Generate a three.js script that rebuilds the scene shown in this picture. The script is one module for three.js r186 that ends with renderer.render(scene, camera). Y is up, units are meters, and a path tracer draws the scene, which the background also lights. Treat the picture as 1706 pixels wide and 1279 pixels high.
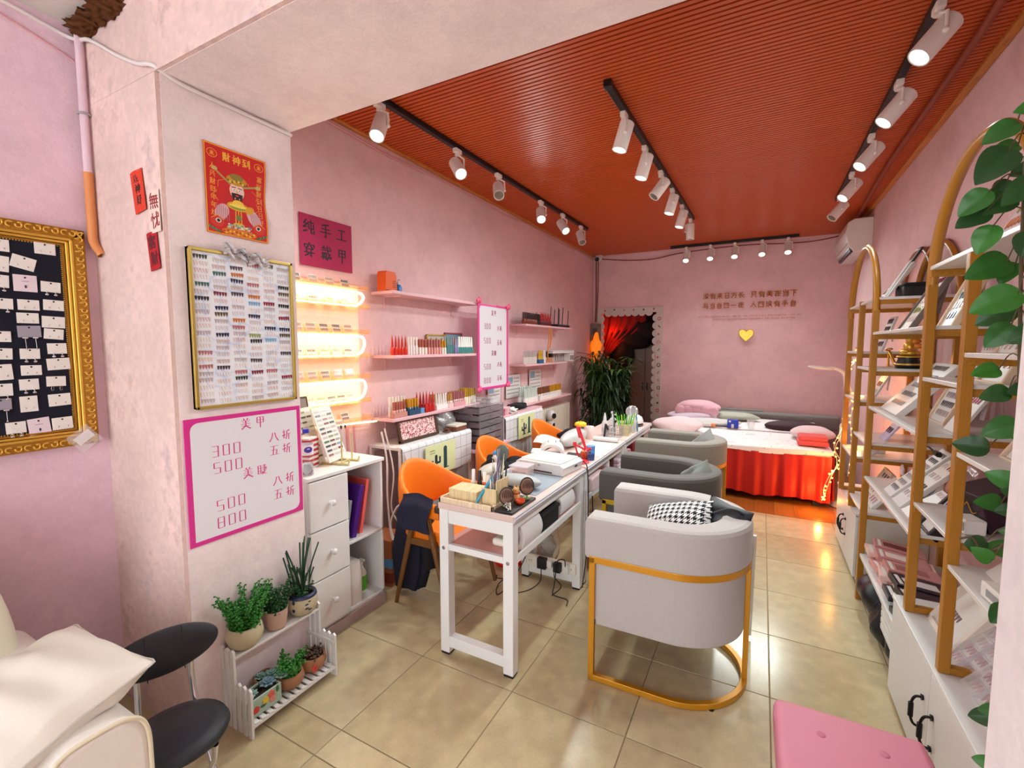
import * as THREE from 'three';
import { RoundedBoxGeometry } from 'three/addons/geometries/RoundedBoxGeometry.js';
import { mergeGeometries } from 'three/addons/utils/BufferGeometryUtils.js';
import { RectAreaLightUniformsLib } from 'three/addons/lights/RectAreaLightUniformsLib.js';

// ---------- camera, sky, exposure ----------
const scene = new THREE.Scene();
const camera = new THREE.PerspectiveCamera(79.27, 1706 / 1279, 0.05, 60);
camera.rotation.order = 'YXZ';
camera.position.set(0, 1.52, 0);
camera.rotation.set(-0.0814, 0.4935, 0);
scene.add(camera);
const renderer = new THREE.WebGLRenderer({ antialias: true });
renderer.toneMapping = THREE.LinearToneMapping;
renderer.toneMappingExposure = 0.78;
renderer.shadowMap.enabled = true;
RectAreaLightUniformsLib.init();
scene.background = new THREE.Color(0.88, 0.96, 0.98);     // bright overcast daylight, comes in only through the shopfront behind the camera
scene.backgroundIntensity = 7.4;
const SPOT = 5, STRIP = 9;                             // candela of a track spotlight, brightness of the LED strips

// ---------- helpers ----------
let seed = 7;
const rnd = (a = 0, b = 1) => { seed = (seed + 0x6d2b79f5) | 0; let t = Math.imul(seed ^ (seed >>> 15), 1 | seed); t = (t + Math.imul(t ^ (t >>> 7), 61 | t)) ^ t; return a + (b - a) * (((t ^ (t >>> 14)) >>> 0) / 4294967296); };
const PI = Math.PI, V = (x, y, z) => new THREE.Vector3(x, y, z), D2R = PI / 180;
const ORD = ['first', 'second', 'third', 'fourth', 'fifth', 'sixth', 'seventh', 'eighth', 'ninth', 'tenth'];
const used = {};
const numbered = (n) => { used[n] = (used[n] ?? -1) + 1; return used[n] ? n + '_' + String(used[n]).padStart(3, '0') : n; };
function J(...list) {
  const gs = list.flat(Infinity).filter(Boolean).map((g0) => {
    const g = g0.index ? g0.toNonIndexed() : g0.clone();
    for (const k of Object.keys(g.attributes)) if (!['position', 'normal', 'uv', 'color'].includes(k)) g.deleteAttribute(k);
    if (!g.attributes.uv) g.setAttribute('uv', new THREE.BufferAttribute(new Float32Array(g.attributes.position.count * 2), 2));
    g.morphAttributes = {}; g.clearGroups(); return g;
  });
  const col = gs.some((g) => g.attributes.color);
  if (col) for (const g of gs) if (!g.attributes.color) g.setAttribute('color', new THREE.BufferAttribute(new Float32Array(g.attributes.position.count * 3).fill(1), 3));
  return gs.length === 1 ? gs[0] : mergeGeometries(gs);
}
const T = (g, x = 0, y = 0, z = 0, rx = 0, ry = 0, rz = 0) => g.applyMatrix4(new THREE.Matrix4().makeRotationFromEuler(new THREE.Euler(rx, ry, rz)).setPosition(x, y, z));
const B = (w, h, d, x = 0, y = 0, z = 0, rx = 0, ry = 0, rz = 0) => T(new THREE.BoxGeometry(w, h, d), x, y, z, rx, ry, rz);
const BX = (x0, x1, y0, y1, z0, z1) => B(Math.abs(x1 - x0), Math.abs(y1 - y0), Math.abs(z1 - z0), (x0 + x1) / 2, (y0 + y1) / 2, (z0 + z1) / 2);
const RB = (w, h, d, x = 0, y = 0, z = 0, r = 0.006, rx = 0, ry = 0, rz = 0, s = 2) => T(new RoundedBoxGeometry(w, h, d, s, Math.min(r, w / 2.01, h / 2.01, d / 2.01)), x, y, z, rx, ry, rz);
const RX = (x0, x1, y0, y1, z0, z1, r = 0.004) => RB(Math.abs(x1 - x0), Math.abs(y1 - y0), Math.abs(z1 - z0), (x0 + x1) / 2, (y0 + y1) / 2, (z0 + z1) / 2, r);
const C = (rt, rb, h, x = 0, y = 0, z = 0, n = 16, rx = 0, ry = 0, rz = 0) => T(new THREE.CylinderGeometry(rt, rb, h, n), x, y, z, rx, ry, rz);
const S = (r, x = 0, y = 0, z = 0, sx = 1, sy = 1, sz = 1, n = 14) => new THREE.SphereGeometry(r, n, Math.round(n * 0.7)).scale(sx, sy, sz).translate(x, y, z);
const TO = (R, r, x = 0, y = 0, z = 0, rx = 0, ry = 0, rz = 0, arc = 2 * PI, n = 20) => T(new THREE.TorusGeometry(R, r, 8, n, arc), x, y, z, rx, ry, rz);
function rod(p, q, r = 0.008, n = 10, r2 = r) {
  const a = V(...p), b = V(...q), d = b.clone().sub(a), g = new THREE.CylinderGeometry(r2, r, d.length(), n);
  return g.applyQuaternion(new THREE.Quaternion().setFromUnitVectors(V(0, 1, 0), d.normalize())).translate((a.x + b.x) / 2, (a.y + b.y) / 2, (a.z + b.z) / 2);
}
function bar(p, q, w, h, rad = 0.003) {                   // a square bar whose w side lies level
  const a = V(...p), b = V(...q), d = b.clone().sub(a), L = d.length(), m = new THREE.Matrix4().lookAt(a, b, Math.abs(d.y / L) > 0.95 ? V(1, 0, 0) : V(0, 1, 0));
  return new RoundedBoxGeometry(w, h, L, 1, Math.min(rad, w / 3, h / 3)).applyMatrix4(m).translate((a.x + b.x) / 2, (a.y + b.y) / 2, (a.z + b.z) / 2);
}
const tube = (pts, r = 0.005, seg = 30, n = 7, closed = false) => new THREE.TubeGeometry(new THREE.CatmullRomCurve3(pts.map((p) => V(...p)), closed), seg, r, n, closed);
const LA = (pts, n = 24) => new THREE.LatheGeometry(pts.map((p) => new THREE.Vector2(...p)), n);
const shape = (pts) => new THREE.Shape(pts.map((p) => new THREE.Vector2(...p)));
const EX = (sh, depth, bevel = 0.002, n = 10) => new THREE.ExtrudeGeometry(sh, { depth, bevelEnabled: bevel > 0, bevelSize: bevel, bevelThickness: bevel, bevelSegments: 2, curveSegments: n });
function grid(f, nu, nv, closedU = false) {               // surface f(u, v) -> [x, y, z]
  const pos = [], uv = [], idx = [];
  for (let j = 0; j <= nv; j++) for (let i = 0; i <= nu; i++) { pos.push(...f(i / nu, j / nv)); uv.push(i / nu, j / nv); }
  for (let j = 0; j < nv; j++) for (let i = 0; i < nu; i++) { const a = j * (nu + 1) + i, b = a + 1, c = a + nu + 1, d = c + 1; idx.push(a, b, d, a, d, c); }
  const g = new THREE.BufferGeometry();
  g.setAttribute('position', new THREE.Float32BufferAttribute(pos, 3)); g.setAttribute('uv', new THREE.Float32BufferAttribute(uv, 2)); g.setIndex(idx); g.computeVertexNormals();
  if (closedU) { const n = g.attributes.normal; for (let j = 0; j <= nv; j++) { const a = j * (nu + 1), b = a + nu; const s = V(n.getX(a) + n.getX(b), n.getY(a) + n.getY(b), n.getZ(a) + n.getZ(b)).normalize(); n.setXYZ(a, s.x, s.y, s.z); n.setXYZ(b, s.x, s.y, s.z); } }
  return g;
}
function loft(rings) {                                    // closed rings of points, ends capped
  const nu = rings[0].length, nv = rings.length - 1;
  const side = grid((u, v) => rings[Math.round(v * nv)][Math.round(u * nu) % nu], nu, nv, true);
  const cap = (ring, flip) => { const c = ring.reduce((s, p) => [s[0] + p[0] / nu, s[1] + p[1] / nu, s[2] + p[2] / nu], [0, 0, 0]); const pos = []; for (let i = 0; i < nu; i++) { const a = ring[i], b = ring[(i + 1) % nu]; pos.push(...(flip ? [...c, ...b, ...a] : [...c, ...a, ...b])); } const g = new THREE.BufferGeometry(); g.setAttribute('position', new THREE.Float32BufferAttribute(pos, 3)); g.computeVertexNormals(); return g; };
  return J(side, cap(rings[0], true), cap(rings[nv], false));
}
function pillow(w, h, t, wob = 0.0, n = 22) {             // in the x-y plane, thickness along z
  const f = (s) => (u, v) => { const a = u * 2 - 1, b = v * 2 - 1, e = Math.pow(Math.max(0, (1 - a * a) * (1 - b * b)), 0.42), pin = 1 - 0.07 * (1 - Math.abs(a)) * Math.abs(b) - 0.07 * (1 - Math.abs(b)) * Math.abs(a); return [a * w / 2 * pin, b * h / 2 * pin, s * (e * t / 2 + wob * e * Math.sin(a * 7 + b * 5 + s) * 0.5 + wob * e * Math.sin(b * 9 - a * 3))]; };
  const g = grid(f(1), n, n), k = grid(f(-1), n, n); const id = k.index.array; for (let i = 0; i < id.length; i += 3) { const q = id[i]; id[i] = id[i + 1]; id[i + 1] = q; } k.computeVertexNormals();
  return J(g, k);
}
function blob(r, sx, sy, sz, amp = 0.15, f = 3, n = 20, s = 0) {
  const g = new THREE.SphereGeometry(r, n, n), p = g.attributes.position;
  for (let i = 0; i < p.count; i++) { const x = p.getX(i) / r, y = p.getY(i) / r, z = p.getZ(i) / r, k = 1 + amp * (Math.sin(f * x + s) * Math.cos(f * y * 1.3 + s * 2) + 0.5 * Math.sin(f * 2.1 * z + f * x + s)); p.setXYZ(i, x * r * k * sx, y * r * k * sy, z * r * k * sz); }
  g.computeVertexNormals(); return g;
}
function uvm(g0, s = 1) {                                 // box-mapped uv in metres / s
  const g = g0.index ? g0.toNonIndexed() : g0, p = g.attributes.position, n = g.attributes.normal, uv = new Float32Array(p.count * 2);
  for (let i = 0; i < p.count; i += 3) {
    const ax = Math.abs(n.getX(i) + n.getX(i + 1) + n.getX(i + 2)), ay = Math.abs(n.getY(i) + n.getY(i + 1) + n.getY(i + 2)), az = Math.abs(n.getZ(i) + n.getZ(i + 1) + n.getZ(i + 2));
    for (let k = i; k < i + 3; k++) { const x = p.getX(k), y = p.getY(k), z = p.getZ(k); const q = ax >= ay && ax >= az ? [z, y] : ay >= az ? [x, z] : [x, y]; uv[2 * k] = q[0] / s; uv[2 * k + 1] = q[1] / s; }
  }
  g.setAttribute('uv', new THREE.BufferAttribute(uv, 2)); return g;
}
function mesh(name, geo, mat) { const m = new THREE.Mesh(Array.isArray(geo) ? J(geo) : geo, mat); m.name = name; m.castShadow = m.receiveShadow = true; return m; }
function part(parent, name, geo, mat, label) { const m = mesh(name, geo, mat); parent.add(m); if (label) m.userData.label = label; return m; }
function tag(o, label, category, group) { o.userData.label = label; o.userData.category = category; if (group) o.userData.group = group; return o; }
function thing(name, label, category, [x, y, z] = [0, 0, 0], ry = 0, group) { const g = new THREE.Group(); g.name = numbered(name); g.position.set(x, y, z); g.rotation.y = ry; scene.add(g); return tag(g, label, category, group); }
function solo(name, label, category, geo, mat, group) { const m = mesh(numbered(name), geo, mat); scene.add(m); return tag(m, label, category, group); }
function struct(name, geo, mat, parent) { const m = mesh(parent ? name : numbered(name), geo, mat); (parent ?? scene).add(m); if (!parent) m.userData.kind = 'structure'; return m; }
function dup(o, [x, y, z], ry, label, group) { const c = o.clone(); c.name = numbered(o.userData.base ?? o.name.replace(/_\d{3}$/, '')); c.position.set(x, y, z); if (ry !== undefined) c.rotation.y = ry; scene.add(c); c.userData = { ...o.userData }; if (label) c.userData.label = label; if (group) c.userData.group = group; return c; }

// ---------- textures and materials ----------
function canvas(w, h, draw) { const c = document.createElement('canvas'); c.width = w; c.height = h; draw(c.getContext('2d'), w, h); const t = new THREE.CanvasTexture(c); t.colorSpace = THREE.SRGBColorSpace; t.wrapS = t.wrapT = THREE.RepeatWrapping; t.magFilter = THREE.LinearFilter; return t; }
function noiseTex(n, f, srgb = true) {                     // f(x, y, noise) -> [r, g, b] 0..255, tiles
  const oct = [4, 8, 16, 32, 64, 128].map((k) => { const a = new Float32Array(k * k); for (let i = 0; i < k * k; i++) a[i] = rnd(); return [k, a]; });
  const at = (o, x, y) => { const [k, a] = oct[o], u = x * k, v = y * k, i = Math.floor(u), j = Math.floor(v), s = u - i, t = v - j, e = (q) => q * q * (3 - 2 * q), g = (p, q) => a[((q % k + k) % k) * k + (p % k + k) % k]; const S1 = e(s), T1 = e(t); return (g(i, j) * (1 - S1) + g(i + 1, j) * S1) * (1 - T1) + (g(i, j + 1) * (1 - S1) + g(i + 1, j + 1) * S1) * T1; };
  const d = new Uint8Array(n * n * 4);
  for (let y = 0; y < n; y++) for (let x = 0; x < n; x++) { const c = f(x / n, y / n, (o, sx = 1, sy = 1) => at(o, (x / n) * sx, (y / n) * sy)); const i = (y * n + x) * 4; d[i] = Math.max(0, Math.min(255, c[0])); d[i + 1] = Math.max(0, Math.min(255, c[1])); d[i + 2] = Math.max(0, Math.min(255, c[2])); d[i + 3] = 255; }
  const t = new THREE.DataTexture(d, n, n); t.wrapS = t.wrapT = THREE.RepeatWrapping; t.magFilter = THREE.LinearFilter; t.minFilter = THREE.LinearMipmapLinearFilter; t.generateMipmaps = true; if (srgb) t.colorSpace = THREE.SRGBColorSpace; t.needsUpdate = true; return t;
}
const rep = (t, x, y = x) => { const c = t.clone(); c.repeat.set(x, y); c.needsUpdate = true; return c; };
const gray = (v) => [v, v, v];
const tFine = noiseTex(256, (x, y, N) => gray(90 + 90 * N(5) + 50 * N(3)), false);
const tPlaster = noiseTex(512, (x, y, N) => { const k = 0.95 + 0.05 * N(1) + 0.03 * N(3) - 0.03 * N(5); const s = Math.max(0, N(2) - 0.78) * 0.5; return [255 * k - 40 * s, 255 * k - 50 * s, 255 * k - 40 * s]; });
const tWorn = noiseTex(512, (x, y, N) => { const k = 0.9 + 0.1 * N(1) + 0.05 * N(4); const st = Math.max(0, N(1) * 0.5 + N(3) * 0.35 + N(5) * 0.15 - 0.6) * 1.5, g = Math.max(0, N(0) * 0.5 + N(3) * 0.5 - 0.6) * 2; return [232 * k - 70 * st, 205 * k + 4 * g - 75 * st, 200 * k + 14 * g - 70 * st]; });
const tWood = noiseTex(512, (x, y, N) => { const g = N(4, 1, 0.12) * 0.5 + N(5, 1, 0.06) * 0.5, w = Math.sin((x * 9 + N(1, 1, 0.3) * 2) * 6.28) * 0.06; const k = 0.86 + 0.18 * g + w * 0.5; return gray(255 * Math.min(1, k)); });
const tStone = noiseTex(512, (x, y, N) => { const k = 0.92 + 0.07 * N(2) + 0.04 * N(5); return [238 * k, 226 * k + 2 * N(3), 205 * k]; });
const tFabric = noiseTex(256, (x, y, N) => gray(200 + 30 * N(5) + 20 * Math.sin(x * 256 * 1.57) * Math.sin(y * 256 * 1.57)));
const tMarble = noiseTex(512, (x, y, N) => { const v = Math.abs(Math.sin((x * 2 + y * 1.3 + N(1) * 1.6 + N(2) * 0.7) * 3.1)); const k = Math.pow(1 - v, 5); const b = N(1); return [240 - 40 * k - 8 * b, 242 - 30 * k - 4 * b, 248 - 8 * k]; });
const M = {};
function mat(name, color, rough = 0.6, o = {}) { const P = 'transmission' in o || 'clearcoat' in o || 'sheen' in o; const m = new (P ? THREE.MeshPhysicalMaterial : THREE.MeshStandardMaterial)({ color, roughness: rough, ...o }); m.name = name; M[name] = m; return m; }
const bump = (s = 0.0006, k = 4) => ({ bumpMap: rep(tFine, k), bumpScale: s });
mat('pink_wall', '#ebc3c6', 0.75, { map: rep(tPlaster, 0.6), ...bump(0.0012, 2) });
mat('front_wall', '#edcdda', 0.75, { map: rep(tPlaster, 0.9), ...bump(0.0015, 2) });
mat('pier_paint', '#f3e8ec', 0.7, { map: rep(tPlaster, 0.8), ...bump(0.001, 2) });
mat('worn_wall', '#fffaf8', 0.85, { map: rep(tWorn, 0.9), ...bump(0.003, 2) });
mat('pillar_wall', '#f5e5e5', 0.7, { map: rep(tPlaster, 0.8), ...bump(0.0012, 2) });
mat('ceiling_slat', '#c4521a', 0.4, { ...bump(0.0004, 3) });
mat('ceiling_base', '#7a2a12', 0.7);
mat('trim_wood', '#c87a2e', 0.45, { map: rep(tWood, 1, 3) });
mat('front_ceiling', '#d9d3cd', 0.8);
const tiles = ['#d0c6ae', '#cbc0a7', '#d4cab3', '#c8bca3'].map((c, i) => mat('floor_tile_' + i, c, 0.16, { map: rep(tStone, 1.3 + 0.2 * i), roughness: 0.2 }));
mat('grout', '#8d7a5e', 0.9);
const planks = ['#b26a2c', '#a86229', '#bb7233'].map((c, i) => mat('floor_plank_' + i, c, 0.3, { map: rep(tWood, 1.5, 0.6) }));
mat('gold_paint', '#c98a1c', 0.34, { metalness: 0.35 });
mat('rack_wood', '#b67a1c', 0.38, { map: rep(tWood, 3, 1) });
mat('gilt', '#b87a22', 0.34, { metalness: 0.55, ...bump(0.002, 18) });
mat('gilt_light', '#e2b44e', 0.3, { metalness: 0.6 });
mat('brass', '#d0a040', 0.28, { metalness: 0.85 });
mat('thin_gold', '#bda04f', 0.35, { metalness: 0.5 });
mat('navy_felt', '#0b0d20', 0.95);
mat('paper', '#e6e2dd', 0.75);
mat('white_paint', '#e6e4e3', 0.45);
mat('white_gloss', '#dedcda', 0.25);
mat('white_plastic', '#e0dedc', 0.35);
mat('cream_plastic', '#e6e0d2', 0.45);
mat('gray_plastic', '#9a9a9c', 0.45);
mat('black_plastic', '#131316', 0.4);
mat('black_metal', '#17171a', 0.42, { metalness: 0.4 });
mat('chrome', '#d9d9db', 0.2, { metalness: 0.95 });
mat('dark_steel', '#3a3f4a', 0.35, { metalness: 0.7 });
mat('pink_shelf', '#e2b4bc', 0.5);
mat('table_pink', '#d9beb6', 0.3);
mat('light_wood', '#e6cfa0', 0.5, { map: rep(tWood, 4, 2) });
mat('pale_wood', '#ecd3b4', 0.5, { map: rep(tWood, 5, 2) });
mat('dark_wood', '#4a2c14', 0.5, { map: rep(tWood, 5, 2) });
mat('leg_wood', '#75491c', 0.42, { map: rep(tWood, 6, 1) });
mat('orange_cloth', '#f07a0c', 0.5, { sheen: 0.3, sheenColor: new THREE.Color('#ffb060'), sheenRoughness: 0.5 });
mat('navy_cloth', '#141528', 0.9);
mat('black_cloth', '#0d0d10', 0.9);
const fab = (n, c) => mat(n, c, 0.75, { map: rep(tFabric, 8), sheen: 0.25, sheenColor: new THREE.Color('#ffffff'), sheenRoughness: 0.6 });
fab('chair_light', '#d9d0cd'); fab('chair_dark', '#69645e'); fab('chair_mid', '#a39b91'); fab('cushion_grey', '#a9a9a5');
mat('beige_leather', '#e2d8cc', 0.38, { ...bump(0.0012, 10) });
mat('pearl_leather', '#e4dcd4', 0.3, { ...bump(0.0014, 9) });
mat('black_leather', '#10121d', 0.36, { ...bump(0.0008, 8) });
mat('pink_leather', '#cf7a90', 0.4, { ...bump(0.0006, 8) });
mat('linen_white', '#dedad9', 0.85); mat('door_trim', '#cfc4be', 0.8); mat('linen_pink', '#ecd2d4', 0.85); mat('towel_pink', '#e6b6c2', 0.9); mat('towel_lilac', '#d8c4d4', 0.9); mat('towel_sage', '#bfc4b4', 0.9); mat('coral_cloth', '#e4605e', 0.85);
mat('red_skirt', '#b5160f', 0.7, { sheen: 0.4, sheenColor: new THREE.Color('#ff5030'), sheenRoughness: 0.4 });
mat('curtain_grey', '#b9bfc2', 0.9); mat('curtain_brown', '#8f8577', 0.9);
mat('clear', '#ffffff', 0.06, { transmission: 1, thickness: 0, ior: 1.45 });
mat('clear_warm', '#fff1e0', 0.12, { transmission: 0.92, thickness: 0, ior: 1.45 });
mat('frosted', '#efeaf0', 0.35, { transmission: 0.7, thickness: 0 });
mat('smoky', '#d2cad0', 0.2, { transmission: 0.8, thickness: 0 });
mat('clear_bag', '#ffffff', 0.16, { transmission: 0.85, thickness: 0 });
mat('terracotta', '#c58a62', 0.8, bump(0.003, 30)); mat('clay_cream', '#d8cba6', 0.75, bump(0.002, 20)); mat('clay_pink', '#d8b29e', 0.75, bump(0.002, 20)); mat('celadon', '#9fb6a4', 0.5); mat('pot_navy', '#20284a', 0.4); mat('soil', '#3a2a20', 0.95);
const leafs = ['#2a6a1e', '#1f5519', '#357d26', '#1c4a18'].map((c, i) => mat('pothos_leaf_' + i, c, 0.42, { transmission: 0.12, thickness: 0, side: THREE.DoubleSide }));
mat('sedum', '#2f7a22', 0.5); mat('sedum_dark', '#1e4f20', 0.5); mat('spike', '#20442a', 0.5); mat('succulent', '#7fa39a', 0.5); mat('stem', '#5a4a30', 0.7);
mat('bamboo_leaf', '#24451b', 0.5, { side: THREE.DoubleSide }); mat('bamboo_leaf_light', '#4c7a2a', 0.5, { side: THREE.DoubleSide }); mat('bamboo_stem', '#3d5a2a', 0.5);
mat('spot_white', '#eee9e4', 0.4);
mat('lens_lit', '#ffffff', 0.3, { emissive: '#fff6ea', emissiveIntensity: 5 });
mat('lens_off', '#8a8474', 0.25, { metalness: 0.5, ...bump(0.002, 60) });
mat('led_warm', '#fff2d0', 0.4, { emissive: '#ffdf9a', emissiveIntensity: STRIP });
mat('fairy', '#ffd890', 0.4, { emissive: '#ffb34a', emissiveIntensity: 5 });
mat('cable_white', '#e6dcda', 0.5); mat('cable_black', '#101012', 0.5); mat('cable_pink', '#d99aa0', 0.6); mat('cable_rust', '#8c3a22', 0.6);
const solid = {}; const col = (c, r = 0.45, metal = 0) => (solid[c + r + metal] ??= mat('tint_' + c.slice(1) + '_' + Math.round(r * 100), c, r, { metalness: metal }));
// ---------- the setting ----------
const XL = -2.40, XR = 0.95, ZB = -7.2, YC = 2.94, ZF = 2.2, YF = 2.752;
const PW = (n, g, m) => struct(n, uvm(J(g)), m ?? M.pink_wall);
PW('wall_left', [BX(XL - 0.15, XL, 0, 3.1, -7.4, -1.41)]);
PW('wall_left_front', [BX(XL - 0.15, XL, 0, 3.1, -1.41, ZF + 0.15)], M.front_wall);
PW('wall_right', [BX(XR, XR + 0.15, 0, 3.1, -7.4, ZF + 0.15)]);
PW('wall_back', [BX(XL, -2.27, 0, 3.1, ZB - 0.14, ZB), BX(-1.41, XR, 0, 3.1, ZB - 0.14, ZB), BX(-2.27, -1.41, 2.04, 3.1, ZB - 0.14, ZB)]);
PW('wall_front', [BX(XL, -2.2, 0, 3.1, ZF, ZF + 0.15), BX(0.75, XR, 0, 3.1, ZF, ZF + 0.15), BX(-2.2, 0.75, 2.62, 3.1, ZF, ZF + 0.15), BX(-2.2, 0.75, 0, 0.12, ZF, ZF + 0.15)], M.front_wall);
{ const w = struct('window_1', [BX(-2.2, -2.14, 0.12, 2.62, ZF + 0.03, ZF + 0.1), BX(0.69, 0.75, 0.12, 2.62, ZF + 0.03, ZF + 0.1), BX(-2.14, 0.69, 2.56, 2.62, ZF + 0.03, ZF + 0.1), BX(-2.14, 0.69, 0.12, 0.2, ZF + 0.03, ZF + 0.1), BX(-0.75, -0.69, 0.2, 2.56, ZF + 0.03, ZF + 0.1)], M.white_paint);
  struct('pane', BX(-2.14, -0.75, 0.2, 2.56, ZF + 0.06, ZF + 0.066), M.clear, w); struct('pane', BX(-0.69, 0.69, 0.2, 2.56, ZF + 0.06, ZF + 0.066), M.clear, w); }
{ const p = PW('pillar', [BX(XL, -1.87, 0, 2.46, -1.41, -0.905)], M.pillar_wall);
  struct('plaster_skin', uvm(BX(XL, -1.871, 0, 2.46, -0.905, -0.89)), M.worn_wall, p); }
{ const b = PW('beam', [BX(XL, XR, 2.46, 3.1, -1.41, -0.905)], M.pillar_wall); struct('plaster_skin', uvm(BX(XL, XR, 2.461, 2.752, -0.905, -0.89)), M.worn_wall, b); }
PW('pier_right', [RX(0.272, XR, 0, 2.46, -0.78, -0.52, 0.006)], M.pier_paint);
{ const c = struct('ceiling', BX(XL - 0.1, XR + 0.1, YC, YC + 0.15, -7.4, -1.3), M.ceiling_base); const g = [];
  for (let z = ZB + 0.02; z < -1.42; z += 0.033) g.push(B(XR - XL - 0.04, 0.014, 0.021, (XL + XR) / 2, YC - 0.007, z));
  const s = struct('slat_panel', J(g), M.ceiling_slat, c); s.userData.kind = 'stuff'; }
struct('ceiling_front', BX(XL - 0.1, XR + 0.1, YF, YF + 0.3, -0.91, ZF + 0.15), M.front_ceiling);
struct('trim_1', uvm(J(RX(XL, XL + 0.035, YC - 0.03, YC + 0.005, ZB, -1.41, 0.008))), M.trim_wood);
struct('trim_2', uvm(J(RX(XR - 0.04, XR, YC - 0.035, YC + 0.005, ZB, -1.41, 0.008))), M.trim_wood);
struct('trim_3', uvm(J(RX(XL, XR, YC - 0.03, YC + 0.005, ZB, ZB + 0.03, 0.008))), M.pink_shelf);
// floor: tiles laid square to the room, a narrow strip of tiles under the beam, planks before the beds
{ const f = struct('floor', BX(XL - 0.1, XR + 0.1, -0.15, -0.003, -9.6, ZF + 0.15), M.grout);
  const xs = [XL, -1.915, -1.415, -0.914, -0.412, 0.088, 0.588, XR], zs = [-4.72, -4.21, -3.71, -3.205, -2.70, -2.20, -1.70, -1.198, -1.07, -0.57, -0.07, 0.43, 0.93, 1.43, 1.93, ZF];
  for (let j = 0; j < zs.length - 1; j++) for (let i = 0; i < xs.length - 1; i++) {
    const w = xs[i + 1] - xs[i] - 0.004, d = zs[j + 1] - zs[j] - 0.004, g = uvm(RB(w, 0.012, d, 0, 0, 0, 0.002, 0, 0, 0, 1)); const u = g.attributes.uv, o = rnd(0, 5), q = rnd(0, 5);
    for (let k = 0; k < u.count; k++) u.setXY(k, u.getX(k) + o, u.getY(k) + q);
    const t = struct('tile', g, tiles[Math.floor(rnd(0, 4))], f); t.position.set((xs[i] + xs[i + 1]) / 2, -0.006 + rnd(-0.0006, 0.0004), (zs[j] + zs[j + 1]) / 2); }
  for (let k = 0; k < 21; k++) { const g = uvm(RB(0.158, 0.012, 2.46, 0, 0, 0, 0.0015, 0, 0, 0, 1)); const t = struct('plank', g, planks[Math.floor(rnd(0, 3))], f); t.position.set(XL + 0.08 + k * 0.16, -0.006, -5.96); } }
// doorway in the back wall with a painted scalloped surround, and the dim room behind it
{ const g = []; const sc = (x0, y0, x1, y1, n) => { for (let i = 0; i < n; i++) { const t = (i + 0.5) / n; g.push(C(0.058, 0.058, 0.012, x0 + (x1 - x0) * t, y0 + (y1 - y0) * t, ZB + 0.007, 12, PI / 2)); } };
  const fr = struct('door_1', [RX(-2.35, -2.26, 0, 2.03, ZB, ZB + 0.02), RX(-1.415, -1.32, 0, 2.03, ZB, ZB + 0.02), RX(-2.35, -1.32, 2.03, 2.115, ZB, ZB + 0.02)], M.door_trim);
  sc(-2.265, 0.05, -2.265, 2.0, 17); sc(-1.41, 0.05, -1.41, 2.0, 17); sc(-2.2, 2.035, -1.47, 2.035, 7); struct('scalloped_edge', J(g), M.door_trim, fr);
  const cs = ['#c85a68', '#3a3a34', '#c0495c', '#4a6a4a', '#d08088'];
  for (let i = 0; i < 13; i++) { const y = 0.55 + i * 0.115, c = col(cs[i % 5], 0.7); struct('painted_motif', i % 3 === 0 ? TO(0.022, 0.005, -1.365 + rnd(-0.012, 0.012), y, ZB + 0.022) : i % 3 === 1 ? C(0.016, 0.016, 0.005, -1.365 + rnd(-0.015, 0.015), y, ZB + 0.022, 8, PI / 2) : B(0.012, 0.045, 0.004, -1.365, y, ZB + 0.022, 0, 0, rnd(-0.8, 0.8)), c, fr); }
  for (let i = 0; i < 6; i++) struct('painted_motif', C(0.014, 0.014, 0.005, -2.2 + i * 0.15, 2.082 + rnd(-0.012, 0.012), ZB + 0.022, 8, PI / 2), col(cs[(i + 2) % 5], 0.7), fr); }
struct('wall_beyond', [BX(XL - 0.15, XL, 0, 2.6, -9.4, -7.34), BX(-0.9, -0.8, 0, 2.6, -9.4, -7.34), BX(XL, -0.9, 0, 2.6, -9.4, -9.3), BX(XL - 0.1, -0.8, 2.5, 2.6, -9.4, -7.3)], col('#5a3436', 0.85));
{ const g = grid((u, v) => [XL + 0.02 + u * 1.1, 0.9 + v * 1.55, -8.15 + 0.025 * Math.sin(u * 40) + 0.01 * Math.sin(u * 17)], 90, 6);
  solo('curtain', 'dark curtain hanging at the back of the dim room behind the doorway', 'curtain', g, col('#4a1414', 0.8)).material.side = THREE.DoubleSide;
  const k = grid((u, v) => { const w = 0.5 + 0.2 * Math.sin(Math.min(1, v * 1.25) * PI) - 0.42 * Math.max(0, v - 0.35) ** 1.4 / 0.55; return [-2.33 + u * w, 2.3 - v * 0.95, -7.55 + 0.02 * Math.sin(u * 34 + v * 3) + 0.03 * v]; }, 70, 24);
  solo('curtain', 'bright red curtain drawn to the left inside the doorway', 'curtain', k, mat('red_drape', '#8e1410', 0.8, { side: THREE.DoubleSide })); }
{ const t = thing('cabinet', 'grey cabinet standing in the dim room behind the doorway', 'cabinet', [-1.72, 0, -7.95]);
  part(t, 'body', RX(-0.22, 0.3, 0, 1.55, -0.18, 0.18, 0.01), col('#8d8078', 0.6)); for (const k of [0, 1]) { const d = part(t, 'door', RX(-0.2 + k * 0.25, 0.03 + k * 0.25, 0.06, 1.5, 0.18, 0.2), col('#978a82', 0.6)); part(d, 'handle', RX(0.0 + k * 0.07, 0.015 + k * 0.07, 0.8, 0.92, 0.2, 0.215), M.dark_steel); } }
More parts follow.
